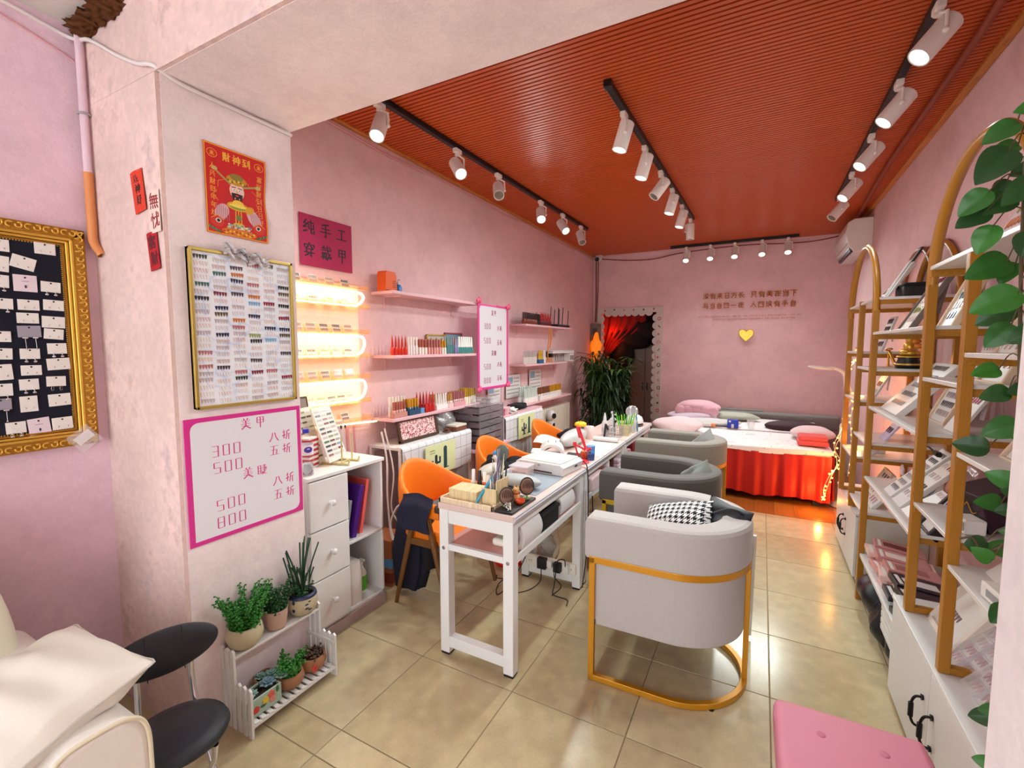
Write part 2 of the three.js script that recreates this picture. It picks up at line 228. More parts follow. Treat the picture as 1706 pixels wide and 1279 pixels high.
solo('coat', 'black coat hanging inside the doorway above the grey cabinet', 'coat', T(J(blob(0.3, 1.15, 0.62, 0.4, 0.16, 3, 26, 1), T(blob(0.2, 1.3, 0.8, 0.5, 0.16, 3, 22, 2), 0.22, 0.12, 0.02), T(blob(0.2, 0.8, 1.4, 0.5, 0.16, 3, 22, 4), -0.14, -0.24, 0.0)), -1.86, 1.66, -7.62), M.black_cloth);
{ const t = thing('orange_light_spill', 'orange glowing patch standing in for spilled light beside the doorway, half hidden by the bamboo', 'lamp', [-2.3, 1.28, -7.05]);  // no lamp: glowing shapes added for orange light spilling around the doorway
  part(t, 'glow_patch', T(blob(0.1, 0.75, 2.1, 0.6, 0.22, 4, 22, 1), 0, 0.2, 0), mat('glow_orange', '#ff9a30', 0.5, { emissive: '#ff7a08', emissiveIntensity: 0.9 }));
  part(t, 'glow_patch', T(blob(0.06, 0.8, 1.3, 0.7, 0.22, 5, 18, 2), 0.2, -0.08, 0.05), M.glow_orange); part(t, 'base', [RX(-0.12, 0.28, -0.2, -0.17, -0.08, 0.12), rod([0, -0.18, 0], [0, 0.1, 0], 0.01), rod([0.2, -0.18, 0.05], [0.2, -0.1, 0.05], 0.01)], M.black_metal);
  const l = new THREE.PointLight('#ff5a18', 0.2, 0, 2); l.position.set(-2.15, 1.75, -7.42); l.castShadow = true; l.name = 'added_curtain_light'; scene.add(l); const l2 = new THREE.PointLight('#ff6a20', 0.12, 0, 2); l2.position.set(-2.12, 1.5, -7.4); l2.castShadow = true; scene.add(l2);  // added point lights that redden the curtain inside the doorway
}
// torn insulation in the ceiling corner by the pillar, pipe and cables
solo('torn_foam', 'torn brown insulation foam showing in the ceiling corner over the pillar', 'insulation', [0, 1, 2, 3, 4, 5, 6, 7, 8].map((i) => T(blob(0.028 + 0.014 * rnd(), 1.3, 0.7, 1, 0.4, 6, 16, i), -2.355 + 0.033 * i, 2.74 - 0.012 * (i % 2), -0.865 - 0.012 * (i % 3))), mat('foam_brown', '#8a4a16', 0.95, bump(0.006, 20)));
{ const t = thing('wall_pipe', 'pink painted pipe with a bare orange lower end in the pillar corner', 'pipe', [-2.362, 0, -0.87]);
  part(t, 'painted_pipe', rod([0, 2.2, 0], [0, 2.752, 0], 0.014), M.front_wall); part(t, 'bare_pipe', tube([[0, 2.2, 0], [0, 2.0, 0], [0.005, 1.93, 0], [0.03, 1.88, -0.015]], 0.016, 16), col('#d98a52', 0.5)); part(t, 'clip', TO(0.018, 0.004, 0, 2.42, 0, PI / 2), M.gray_plastic); }
solo('wall_cable', 'white cable running along the front wall, round the pillar and under the beam', 'cable', tube([[-2.39, 2.72, -0.3], [-2.39, 2.725, -0.67], [-2.385, 2.7, -0.86], [-2.3, 2.68, -0.875], [-2.1, 2.57, -0.882], [-1.95, 2.5, -0.882], [-1.86, 2.472, -0.885], [-1.858, 2.452, -0.95], [-1.86, 2.447, -1.18], [-1.862, 2.445, -1.41]], 0.0075, 60), M.cable_white);
solo('wall_cable', 'thin pink wire sagging across the front wall above the gilt frame', 'cable', tube([[-2.393, 2.72, -0.45], [-2.392, 2.68, -0.67], [-2.39, 2.62, -0.86], [-2.37, 2.59, -0.88]], 0.003, 24), M.cable_pink);
solo('wall_cable', 'pink cable running under the wooden trim along the left wall', 'cable', tube([0, 1, 2, 3, 4, 5, 6, 7, 8, 9, 10].map((i) => [XL + 0.02, 2.875 + 0.012 * Math.sin(i * 2.3), -1.45 - i * 0.57]), 0.006, 80), M.cable_pink);
solo('wall_cable', 'brown cable sagging along the top of the back wall from the camera', 'cable', tube([[-2.28, 2.88, -7.17], [-1.9, 2.83, -7.18], [-1.5, 2.81, -7.18], [-1.1, 2.86, -7.17], [-0.3, 2.89, -7.17], [0.5, 2.86, -7.17], [0.9, 2.91, -7.16]], 0.008, 60), M.cable_rust);
{ const g = []; g.push(tube([[-2.345, 2.86, -7.15], [-2.345, 2.2, -7.17], [-2.35, 1.9, -7.17]], 0.009), tube([[-2.31, 2.86, -7.15], [-2.32, 2.4, -7.18], [-2.33, 1.9, -7.17]], 0.007)); solo('wall_cable', 'pair of reddish cables running down the back corner beside the doorway', 'cable', J(g), col('#7a2a28', 0.6)); }
solo('ceiling_conduit', 'rust coloured conduit curving along the ceiling beside the right track', 'conduit', tube([[0.72, 2.905, -2.0], [0.79, 2.905, -2.6], [0.8, 2.905, -3.5], [0.8, 2.905, -4.6], [0.83, 2.905, -5.6], [0.86, 2.9, -6.3]], 0.018, 40, 8), M.cable_rust);
{ const t = thing('meter_box', 'grey electrical box on the back wall left of the doorway', 'box', [-2.345, 1.68, -7.12]); part(t, 'body', RX(-0.05, 0.085, -0.19, 0.19, -0.07, 0.05, 0.008), col('#8a7a70', 0.6)); part(t, 'lid', RX(-0.04, 0.075, -0.175, 0.175, 0.05, 0.06), col('#7a6a62', 0.5)); part(t, 'label', RX(-0.02, 0.06, 0.02, 0.12, 0.06, 0.063), col('#4a4440', 0.5)); }
{ const t = thing('security_camera', 'small white security camera in the top back corner', 'camera', [-2.29, 2.89, -7.1]); part(t, 'mount', C(0.05, 0.05, 0.03, 0, 0.03, -0.03, 16), M.white_plastic); part(t, 'body', T(C(0.042, 0.046, 0.11, 0, 0, 0, 18), 0, -0.02, 0.03, PI / 2 + 0.3), M.white_plastic); part(t, 'lens', T(C(0.034, 0.034, 0.012, 0, 0, 0, 18), 0.002, -0.04, 0.088, PI / 2 + 0.3), M.black_plastic); }

// ---------- track lights ----------
{ const mk = (label, x0, z0, x1, z1) => { const t = thing('light_track', label, 'light track', [0, 0, 0]); part(t, 'rail', bar([x0, 2.908, z0], [x1, 2.908, z1], 0.036, 0.034), M.black_metal); part(t, 'end_cap', J(bar([x0, 2.908, z0 - 0.02], [x0, 2.908, z0 + 0.02], 0.042, 0.04)), M.black_plastic); };
  mk('black light track on the left side of the red ceiling', -1.96, -1.46, -1.89, -5.4); mk('black light track down the middle of the red ceiling', -0.775, -2.52, -0.72, -5.52); mk('black light track on the right side of the red ceiling', 0.575, -1.9, 0.575, -5.45); mk('black light track along the top of the back wall', -1.17, -6.95, 0.36, -6.95); }
function spotlight(name, label, at, dir, on, group, L = 0.15, R = 0.036) {
  const t = thing(name, label, 'spotlight', at, 0, group), d = V(...dir).normalize();
  const c = V(0, -0.125, 0), side = V(0, 1, 0).cross(d).normalize().multiplyScalar(R + 0.006);
  part(t, 'adapter', [RX(-0.017, 0.017, -0.03, 0.0, -0.035, 0.035, 0.005), C(0.016, 0.019, 0.02, 0, -0.034, 0, 12)], M.spot_white);
  part(t, 'arm', [rod([0, -0.035, 0], [side.x, -0.06, side.z], 0.006), rod([side.x, -0.055, side.z], [side.x, -0.13, side.z], 0.006), S(0.012, side.x, -0.128, side.z)], M.spot_white);
  const p = c.clone().addScaledVector(d, -L * 0.45), q = c.clone().addScaledVector(d, L * 0.55), f = new THREE.Quaternion().setFromUnitVectors(V(0, 1, 0), d);
  const hg = LA([[0, 0], [R * 0.85, 0], [R, 0.006], [R, L], [R * 0.86, L], [R * 0.8, L - 0.012], [0.001, L - 0.013]], 26).applyQuaternion(f).translate(p.x, p.y, p.z); part(t, 'housing', hg, M.spot_white);
  const lg = on ? C(R * 0.82, R * 0.82, 0.006, 0, L - 0.005, 0, 22) : J(C(R * 0.82, R * 0.82, 0.006, 0, L - 0.006, 0, 22), [0, 1, 2, 3, 4, 5, 6].map((i) => S(R * 0.2, i ? R * 0.5 * Math.cos(i) : 0, L - 0.004, i ? R * 0.5 * Math.sin(i) : 0, 1, 0.5, 1, 8)));
  part(t, 'lens', lg.applyQuaternion(f).translate(p.x, p.y, p.z), on ? M.lens_lit : M.lens_off);
  if (on) { const l = new THREE.SpotLight('#eaf6f3', SPOT * on, 0, 1.15, 1, 2); l.name = 'spot_beam'; l.position.set(at[0], at[1], at[2]).add(q).addScaledVector(d, 0.01); l.target.position.copy(l.position).add(d); l.castShadow = true; l.shadow.radius = 3; scene.add(l, l.target); }
}
[[-1.96, -2.06, 0.12, 0.3, 1], [-1.93, -2.78, 0.3, 0.2, 1], [-1.91, -3.32, 0.3, 0.45, 0], [-1.9, -4.11, 0.25, 0.45, 1], [-1.88, -4.61, 0.4, 0.3, 1], [-1.88, -5.16, 0.25, 0.3, 0]].forEach(([x, z, dx, dz, on], i) => spotlight('track_spotlight', ['lit white spotlight nearest the beam on the left track', 'second lit white spotlight on the left track, pointing into the room', 'unlit white spotlight between the lit ones on the left track', 'third lit white spotlight on the left track, facing forward', 'last lit white spotlight on the left track', 'unlit white spotlight at the far end of the left track'][i], [x, 2.892, z], [dx, -0.35 - 0.15 * (i !== 1), dz], on, undefined, 0.17, 0.043));
[[-0.77, -2.83, 1], [-0.765, -3.36, 1], [-0.755, -3.88, 0], [-0.745, -4.35, 1], [-0.74, -4.88, 1], [-0.735, -5.45, 0]].forEach(([x, z, on], i) => spotlight('track_spotlight', ['lit white spotlight at the front end of the middle track', 'second lit white spotlight on the middle track', 'unlit tilted white spotlight third on the middle track', 'fourth white spotlight on the middle track, lit', 'fifth white spotlight on the middle track, lit', 'white spotlight hanging upright at the far end of the middle track'][i], [x, 2.892, z], i === 5 ? [0.001, -1, -0.05] : i === 2 ? [-0.5, -0.8, 0.35] : [-0.25, -1, 0.12], on, undefined, 0.165, 0.043));
[[0.575, -2.56, 1, 0.2], [0.575, -3.18, 1, 0.1], [0.575, -3.88, 1, 0.25], [0.575, -4.63, 1, 0.3], [0.575, -5.28, 0, 0.3]].forEach(([x, z, on, dz], i) => spotlight('track_spotlight', ['large lit white spotlight nearest the viewer on the right track', 'second lit white spotlight on the right track', 'third lit white spotlight on the right track', 'fourth lit white spotlight on the right track', 'unlit white spotlight at the far end of the right track'][i], [x, 2.892, z], [-0.62, -0.8, dz], on, undefined, 0.175, 0.044));
[-0.98, -0.67, -0.37, -0.05, 0.24].forEach((x, i) => spotlight('track_spotlight', 'lit spotlight ' + ['at the left end of', 'second from the left on', 'in the middle of', 'second from the right on', 'at the right end of'][i] + ' the back wall track', [x, 2.892, -6.95], [0.02, -0.75, 0.5], 0.9, undefined, 0.15, 0.042));
// ---------- brush strokes of the written characters (20 x 20 grid, 0-9 then A-K) ----------
const GL = { '美': '6083 E0C3 24I4 47G7 1AJA A4AD 2DID AD6G2J ADEGJJ', '甲': '41G1GB4B41 46G6 A1AK', '八': '836C1J C3EBJJ', '折': '515H3G 1585 1C8A H2B4 B4BB9J B9J9 F9FK', '五': '22I2 927I 39F9EI 1IJI', '睫': '2272 727H 7H2H 2H22 2777 2C7C 93J3 96H6HB9B 98J8 E1EH EDID BD9J BFDIJJ',
  '纯': '6025 2565 851B 1B7A 1H7F 93J3 A6ACICI6 E0EIJIJF', '手': 'F042 37H7 1CJC A1AJ7I', '工': '33H3 A3AH 1HJH', '穿': 'A0A2 2623I3I6 8548 C5G8 49G9 595E 1EIE D9DJBI CE3J', '戴': '23A3 6063 16J6 3AAAAF3F3A 3CAC 6A6F 1HCH 4F4J 9F9J C0DAHIJF HBBK G1I4',
  '没': '2144 1749 1J5C A1A678 A1G1G6J6 8BHBHB7J ABJJ', '有': '14J4 A01A 6868 686K 68H8H8HKEJ 6CHC 6GHG', '来': 'A0AK 24I4 1BJB 6579 F5D9 AB1J ABJJ', '日': '51G1GJ5J51 5AGA', '方': '90A3 14J4 847B2J 89H9H9GJDI', '长': 'E159 1AJA 606JAG 9AJJ', '只': '41G1GA4A41 7C2J DCIJ', '在': '14J4 913F 5A5K 8AJA D6DI 7IJI', '当': 'A0A7 3257 I2F7 38H8H8HK 3EHE 2KHK', '下': '12J2 A2AK A7GB',
  '与': '6063 63H3 636AJA JAIJEI 1FFF', '自': 'A063 44G4GK4K44 49G9 4EGE', '一': '1AJA', '人': 'A1A71J A7JJ', '四': '22I2IJ2J22 7278 D2DAHA', '财': '2181 818E 212E 515C 5C1K 6F9K A6J6 F0FJCI F7AF', '神': '4052 1676 761D 4A4K 6C8E A4J4JEAEA4 A9J9 F0FK', '到': '12B2 6229 29A8 6A6I 1EBE 1JBH F3FF J0JKHJ', '兴': '4267 A1B5 G2D7 1AJA 6C2J EDIJ', '旺': '2272 727H 7H2H 2H22 2979 A3J3 A9J9 9HJH E3EH', '年': '6028 54I4 59H9 595E 1EJE B4BK', '好': '503B9I 851I 1696 B2I2E6 E6EJBI A9J9', '無': '6025 34I4 18J8 1DJD 444D 848D C4CD G4GD 3G2J 8G8J CGDJ GGIJ', '忧': '515K 2519 7698 A6J6 E0EC9J F6FHJHJE H1I4', '富': 'A0A2 2623I3I6 66F6 58F8FB5B58 3DHDHK3K3D ADAK 3GHG', '旅': '5053 1494 444D1J 7B8J C0A5 B4J4 B8IA EAEJ FDJJ',
  '0': '51F1FJ5J51', '3': '51F1FJ5J 6AFA', '5': 'F1515A FAFJ 5AFA FJ5J', '8': '51F1FJ5J51 5AFA' };
const gv = (c) => parseInt(c, 36);
function strokes(ch) { return (GL[ch] ?? '').split(' ').filter(Boolean).map((s) => { const p = []; for (let i = 0; i + 1 < s.length; i += 2) p.push([gv(s[i]) / 20, gv(s[i + 1]) / 20]); return p; }); }
function write(c, str, x, y, size, color, o = {}) {        // x, y: top left of the first character
  const { step = size * 1.1, down = false, thin = 0.06, thick = 0.13, sx = 1 } = o; c.strokeStyle = color; c.lineCap = o.cap ?? 'round'; c.lineJoin = 'round';
  [...str].forEach((ch, k) => { const ox = x + (down ? 0 : k * step), oy = y + (down ? k * step : 0); for (const s of strokes(ch)) for (let i = 0; i + 1 < s.length; i++) { const [a, b] = [s[i], s[i + 1]], hz = Math.abs(a[1] - b[1]) < 0.08; c.lineWidth = size * (hz ? thin : thick); c.beginPath(); c.moveTo(ox + a[0] * size * sx, oy + a[1] * size); c.lineTo(ox + b[0] * size * sx, oy + b[1] * size); c.stroke(); } });
}
const print = (name, t, rough = 0.5) => mat(name, '#ffffff', rough, { map: t });
function sheet(w, h, d = 0.004, front) {                   // a thin card whose front (+z) carries the print
  const g = new THREE.BoxGeometry(w, h, d), u = g.attributes.uv; for (let i = 0; i < 24; i++) if (Math.floor(i / 4) !== 4) u.setXY(i, 0.004, 0.004); return g;
}
function curlSheet(w, h, f, nu = 12, nv = 12) { return J(grid((u, v) => [(u - 0.5) * w, (v - 0.5) * h, f(u, v)], nu, nv), (() => { const g = grid((u, v) => [(0.5 - u) * w, (v - 0.5) * h, f(1 - u, v) - 0.0012], nu, nv); const a = g.attributes.uv; for (let i = 0; i < a.count; i++) a.setXY(i, 0.01, 0.01); return g; })()); }
const onLeft = (o) => { o.rotation.y = PI / 2; return o; };   // faces into the room from a left wall

// ---------- price signs and posters ----------
const signDraw = (w, h, narrow) => canvas(w, h, (c) => {
  c.fillStyle = '#d8358f'; c.fillRect(0, 0, w, h); c.fillStyle = narrow ? '#d4d0d8' : '#e6e4ea'; const b = narrow ? 0.03 : 0.035; const x0 = w * (b + 0.005), y0 = w * b, x1 = w * (1 - b), y1 = h - w * b, r = w * 0.075;
  c.beginPath(); c.moveTo(x0 + r, y0); c.lineTo(x1, y0); c.lineTo(x1, y1 - r); c.quadraticCurveTo(x1, y1, x1 - r, y1); c.lineTo(x0, y1); c.lineTo(x0, y0 + r); c.quadraticCurveTo(x0, y0, x0 + r, y0); c.fill();
  const k = '#d0337f', o = { thin: 0.04, thick: 0.1, cap: 'butt' };
  if (!narrow) { const s = h * 0.095; const row = (str, x, y, st = 1.05, e = {}) => write(c, str, w * x, h * y, s, k, { ...o, step: s * st, ...e });
    row('美甲', 0.43, 0.05, 1.35); row('300', 0.17, 0.235, 0.92); row('八折', 0.68, 0.20, 1.3); row('500', 0.18, 0.37, 0.92); row('五折', 0.68, 0.325, 1.3);
    row('美睫', 0.43, 0.47, 1.35); row('八折', 0.70, 0.60, 1.3); row('500', 0.19, 0.68, 0.92); row('五折', 0.70, 0.73, 1.3); row('800', 0.19, 0.82, 0.92);
  } else { const s = h * 0.068, kk = '#8c2456'; const row = (str, x, y, st = 1, e = {}) => write(c, str, w * x, h * y, s, kk, { ...o, thin: 0.07, thick: 0.14, step: s * st, sx: 0.8, ...e });
    row('美甲', 0.42, 0.06, 0.95); row('300', 0.16, 0.22, 0.85); row('八折', 0.62, 0.235, 0.95); row('500', 0.16, 0.39, 0.85); row('五折', 0.62, 0.41, 0.95); row('美睫', 0.42, 0.54, 0.95); row('500', 0.16, 0.70, 0.85); row('八折', 0.62, 0.68, 0.95); row('800', 0.16, 0.865, 0.85); row('五折', 0.62, 0.85, 0.95); }
});
{ const s = solo('price_sign', 'white discount price sign with magenta border and pink figures on the pillar', 'sign', sheet(0.487, 0.49, 0.005), print('sign_print', signDraw(1024, 1030), 0.22)); s.position.set(-1.866, 1.003, -1.157); onLeft(s); }
{ const t = thing('price_sign', 'tall narrow price sign in pink frame hung on the front of the wall shelves', 'sign', [-2.19, 1.512, -3.71], PI / 2); part(t, 'sheet', sheet(0.52, 0.76, 0.004), print('sign_print_narrow', signDraw(700, 1023, true), 0.35));
  part(t, 'ribbon', [RX(-0.275, -0.258, -0.385, 0.385, -0.003, 0.006), RX(0.258, 0.275, -0.385, 0.385, -0.003, 0.006), RX(0.06, 0.275, 0.368, 0.386, -0.003, 0.006), RX(-0.275, 0.275, -0.386, -0.36, -0.003, 0.006)], col('#cf3a86', 0.5)); for (const [x, y] of [[-0.265, 0.4], [0.262, 0.38], [-0.262, -0.38], [0.262, -0.37]]) part(t, 'bow', [S(0.03, x - 0.012, y, 0.012, 1, 0.7, 0.4), S(0.03, x + 0.014, y + 0.008, 0.012, 0.8, 1, 0.4), S(0.012, x, y, 0.02)], col('#e0527f', 0.6)); }
{ const t = canvas(512, 400, (c) => { c.fillStyle = '#a8124e'; c.fillRect(0, 0, 512, 400); const o = { thin: 0.085, thick: 0.12, step: 160 }; write(c, '纯手工', 30, 45, 108, '#2c1024', o); write(c, '穿戴甲', 30, 220, 108, '#2c1024', o); });
  const s = solo('magenta_sign', 'magenta paper with six black brush characters above the lit acrylic rack', 'sign', sheet(0.39, 0.3, 0.003), print('magenta_print', t, 0.7)); s.position.set(-2.392, 2.147, -2.035); onLeft(s); }
{ const W = 560, H = 760, t = canvas(W, H, (c) => {          // red new-year print: a bearded official in a winged hat, robe and gold ingot
  c.fillStyle = '#c80a0a'; c.fillRect(0, 0, W, H); c.strokeStyle = '#e8a020'; c.lineWidth = 10; c.strokeRect(8, 8, W - 16, H - 16);
  c.save(); const el = (x, y, rx, ry, f, rot = 0) => { c.fillStyle = f; c.beginPath(); c.ellipse(x, y, rx, ry, rot, 0, 6.3); c.fill(); }, ln = (p, s, w) => { c.strokeStyle = s; c.lineWidth = w; c.beginPath(); p.forEach(([x, y], i) => (i ? c.lineTo(x, y) : c.moveTo(x, y))); c.stroke(); };
  write(c, '财神到', 160, 45, 70, '#e8b030', { step: 88, thin: 0.11, thick: 0.15 }); write(c, '人兴财旺年年好', 42, 160, 52, '#e89a30', { down: true, step: 66, thin: 0.1, thick: 0.12 }); write(c, '富旺财到日日好', 468, 160, 52, '#e89a30', { down: true, step: 66, thin: 0.1, thick: 0.12 });
  for (const x of [70, 490]) { c.strokeStyle = '#e8a020'; c.lineWidth = 5; c.beginPath(); c.ellipse(x, 82, 42, 34, 0, 0, 6.3); c.stroke(); write(c, '来', x - 20, 62, 40, '#e8a020', { thin: 0.1, thick: 0.14 }); }
  c.translate(280, 470); c.scale(1.22, 1.12); c.translate(-280, -478);
  for (let i = 0; i < 26; i++) { const a = i * 0.7; ln([[280 + Math.cos(a) * 150, 430 + Math.sin(a) * 150], [280 + Math.cos(a + 0.3) * 175, 430 + Math.sin(a + 0.3) * 165], [280 + Math.cos(a + 0.5) * 150, 430 + Math.sin(a + 0.5) * 158]], '#d88020', 3); }
  c.fillStyle = '#c01010'; c.beginPath(); c.moveTo(200, 380); c.lineTo(360, 380); c.lineTo(430, 640); c.lineTo(130, 640); c.fill();
  el(160, 560, 46, 70, '#d8a8a8', 0.5); el(400, 560, 46, 80, '#d8b0b0', -0.5); for (let i = 0; i < 7; i++) ln([[130 + i * 14, 500 + i * 6], [120 + i * 15, 620]], '#a86a80', 4), ln([[372 + i * 12, 520], [390 + i * 12, 630]], '#a86a80', 4);
  ln([[235, 330], [140, 262], [118, 240]], '#a89a50', 14); ln([[325, 330], [420, 300], [446, 300]], '#a89a50', 14); el(120, 240, 22, 16, '#c8b060'); el(446, 298, 22, 16, '#c8b060');
  el(280, 370, 56, 66, '#efc8b8'); el(280, 288, 76, 40, '#c89020'); el(280, 264, 50, 26, '#8a7a2a'); for (let i = 0; i < 9; i++) el(215 + i * 16, 300 + 8 * Math.sin(i), 9, 9, i % 2 ? '#e8c040' : '#7a6a20');
  el(258, 360, 11, 6, '#fff'); el(302, 360, 11, 6, '#fff'); el(259, 361, 4, 5, '#1a1010'); el(301, 361, 4, 5, '#1a1010'); ln([[242, 346], [270, 342]], '#3a2018', 6); ln([[290, 342], [318, 346]], '#3a2018', 6); el(280, 380, 9, 12, '#e0a898'); el(280, 405, 16, 7, '#b82020');
  c.fillStyle = '#1c1418'; c.beginPath(); c.moveTo(236, 392); c.quadraticCurveTo(280, 384, 324, 392); c.lineTo(312, 456); c.lineTo(296, 420); c.lineTo(280, 470); c.lineTo(264, 420); c.lineTo(248, 456); c.fill(); el(280, 406, 14, 6, '#c83030');
  el(285, 492, 86, 34, '#d8a818'); el(285, 470, 44, 30, '#f0cc40'); el(285, 500, 60, 16, '#8a9a30'); el(285, 488, 70, 12, '#f4dc60'); el(370, 500, 40, 28, '#d8a020', -0.6);
  for (let i = 0; i < 3; i++) ln([[262 + i * 20, 530], [258 + i * 22, 640]], '#e0a820', 8); el(282, 580, 20, 22, '#6a7a40'); el(282, 640, 44, 20, '#e0b020');
  for (let i = 0; i < 60; i++) el(200 + rnd(0, 180), 640 + rnd(0, 40), rnd(5, 12), rnd(4, 9), ['#dfe0c8', '#9ab0a0', '#c8b060', '#6a9090'][i % 4]);
  el(285, 700, 130, 30, '#d87818'); for (let i = 0; i < 16; i++) el(170 + i * 15, 702 + 12 * Math.sin(i * 2), 9, 7, i % 2 ? '#f0c030' : '#a84010');
  for (const [x, k] of [[125, 1], [438, -1]]) { el(x, 640, 48, 42, '#d03020'); el(x + 8 * k, 632, 20, 18, '#e8d8c0'); el(x + 8 * k, 632, 12, 12, '#18202a'); for (let i = 0; i < 6; i++) el(x - 50 * k + i * 12 * k, 690 + i * 5, 20, 8, i % 2 ? '#3a6a30' : '#5a8a70', 0.6 * k); ln([[x - 40, 620], [x, 592], [x + 44, 622]], '#e89030', 6); } c.restore();
});
  const s = solo('poster', 'red and gold new year print of a bearded man in a winged hat', 'poster', curlSheet(0.245, 0.335, (u, v) => 0.004 + 0.006 * u * u * Math.sin(v * 9)), print('poster_print', t, 0.6)); s.position.set(-1.868, 2.12, -1.156); onLeft(s); s.material.side = THREE.DoubleSide; }
{ const slip = (label, x, y, w, h, rot, bg, draw) => { const s = solo('paper_slip', label, 'paper', curlSheet(w, h, (u, v) => 0.003 + 0.003 * Math.sin(u * 5) * v), print('slip_' + y, canvas(200, Math.round(200 * h / w), (c, W, H) => { c.fillStyle = bg; c.fillRect(0, 0, W, H); draw(c, W, H); }), 0.7)); s.position.set(x, y, -0.886); s.rotation.z = rot; s.material.side = THREE.DoubleSide; };
  slip('orange-red paper slip with black brush writing on the worn pillar side', -2.016, 2.08, 0.078, 0.15, 0.16, '#d8381c', (c, W, H) => { write(c, '旅', 60, 40, 70, '#4a1010', { thick: 0.16 }); write(c, '神', 66, 130, 76, '#3a0c0c', { thick: 0.2, thin: 0.12 }); write(c, '好', 62, 230, 84, '#3a0c0c', { thick: 0.2, thin: 0.12 }); for (let i = 0; i < 20; i++) { c.fillStyle = '#f0c8a0'; c.fillRect(rnd(0, W), rnd(0, H), 5, 5); } });
  slip('pale paper slip with two red brush characters at the pillar edge', -1.912, 1.995, 0.07, 0.145, 0.05, '#e8cfc4', (c, W) => { write(c, '無忧', 30, 30, 150, '#8a1c20', { down: true, step: 190, thick: 0.13, thin: 0.09 }); });
  slip('dark red paper slip with dark brush writing, lowest on the pillar side', -1.935, 1.86, 0.066, 0.135, 0.13, '#b0101e', (c, W) => { write(c, '富', 30, 40, 130, '#5a0818', { thick: 0.2, thin: 0.14 }); write(c, '财', 50, 220, 130, '#5a0818', { thick: 0.2, thin: 0.14 }); }); }
{ const t = canvas(512, 128, (c) => { c.fillStyle = '#d8d2d4'; c.fillRect(0, 0, 512, 128); c.fillStyle = '#5a5458'; for (let i = 0; i < 40; i++) c.fillRect(10 + i * 12 + rnd(0, 4), 52 + rnd(-6, 6), 7, 12); c.strokeStyle = '#8a8488'; for (let i = 0; i < 24; i++) { c.lineWidth = rnd(1, 4); c.beginPath(); c.moveTo(rnd(60, 260), rnd(10, 60)); c.lineTo(rnd(120, 330), rnd(60, 128)); c.stroke(); } });
  const s = solo('plastic_wrap', 'crumpled silvery plastic wrap stuck over the top of the nail tip board', 'wrapping', grid((u, v) => [(u - 0.5) * 0.19, (v - 0.5) * 0.045 - 0.03 * u + 0.008 * Math.sin(u * 20), 0.012 + 0.012 * Math.sin(u * 31 + v * 9) * Math.sin(u * 3.1) + 0.006 * Math.sin(v * 25 + u * 11)], 40, 10), mat('wrap_print', '#ffffff', 0.25, { map: t, side: THREE.DoubleSide })); s.position.set(-1.85, 1.893, -1.17); onLeft(s); }
{ const g = []; for (let i = 0; i < 7; i++) g.push([rnd(-0.5, 0.5)]); }

// ---------- gilt frame with earring cards ----------
{ const cz = -0.525, cy = 1.55, w = 0.64, h = 0.84, t = thing('gilt_frame', 'ornate gilt frame with a navy felt panel on the front wall', 'frame', [-2.398, cy, cz], PI / 2);
  part(t, 'felt_panel', RX(-w / 2 + 0.04, w / 2 - 0.04, -h / 2 + 0.04, h / 2 - 0.04, 0.002, 0.012), M.navy_felt);
  const rail = (k, inset, wd, dp, z) => [[0, h / 2 - inset - wd / 2, w - 2 * inset, wd], [0, -h / 2 + inset + wd / 2, w - 2 * inset, wd], [-w / 2 + inset + wd / 2, 0, wd, h - 2 * inset], [w / 2 - inset - wd / 2, 0, wd, h - 2 * inset]].map(([x, y, a, b]) => RB(a, b, dp, x, y, z, 0.004));
  part(t, 'outer_moulding', rail(0, 0, 0.036, 0.036, 0.018), M.gilt); part(t, 'middle_moulding', [...rail(0, 0.034, 0.012, 0.03, 0.016), ...rail(0, 0.047, 0.01, 0.024, 0.012)], M.gilt_light); part(t, 'inner_moulding', rail(0, 0.058, 0.008, 0.016, 0.01), M.gilt);
  const cv = []; const run = (x0, y0, x1, y1, n) => { for (let i = 0; i < n; i++) { const u = (i + 0.5) / n, x = x0 + (x1 - x0) * u, y = y0 + (y1 - y0) * u, a = Math.atan2(y1 - y0, x1 - x0); cv.push(T(new THREE.TorusGeometry(0.0085, 0.0032, 5, 10, 4.2), x, y, 0.036, 0, 0, a + (i % 2 ? 0.7 : 2.9)), S(0.0045, x + 0.009 * Math.cos(a + 1.2), y + 0.009 * Math.sin(a + 1.2), 0.037, 1.8, 0.8, 0.8, 6)); } };
  run(-w / 2, h / 2 - 0.017, w / 2, h / 2 - 0.017, 26); run(-w / 2, -h / 2 + 0.017, w / 2, -h / 2 + 0.017, 26); run(-w / 2 + 0.017, -h / 2, -w / 2 + 0.017, h / 2, 34); run(w / 2 - 0.017, -h / 2, w / 2 - 0.017, h / 2, 34); part(t, 'carved_scroll', J(cv), M.gilt_light);
  const bd = []; for (let i = 0; i < 90; i++) { const y = -h / 2 + 0.068 + i * (h - 0.136) / 89; bd.push(S(0.0028, w / 2 - 0.068, y, 0.012, 1, 1, 1, 5)); if (i < 64) { const x = -w / 2 + 0.068 + i * (w - 0.136) / 63; bd.push(S(0.0028, x, h / 2 - 0.068, 0.012, 1, 1, 1, 5), S(0.0028, x, -h / 2 + 0.068, 0.012, 1, 1, 1, 5)); } } const bp = part(t, 'beading', J(bd), M.gilt_light); bp.userData.kind = 'stuff'; }
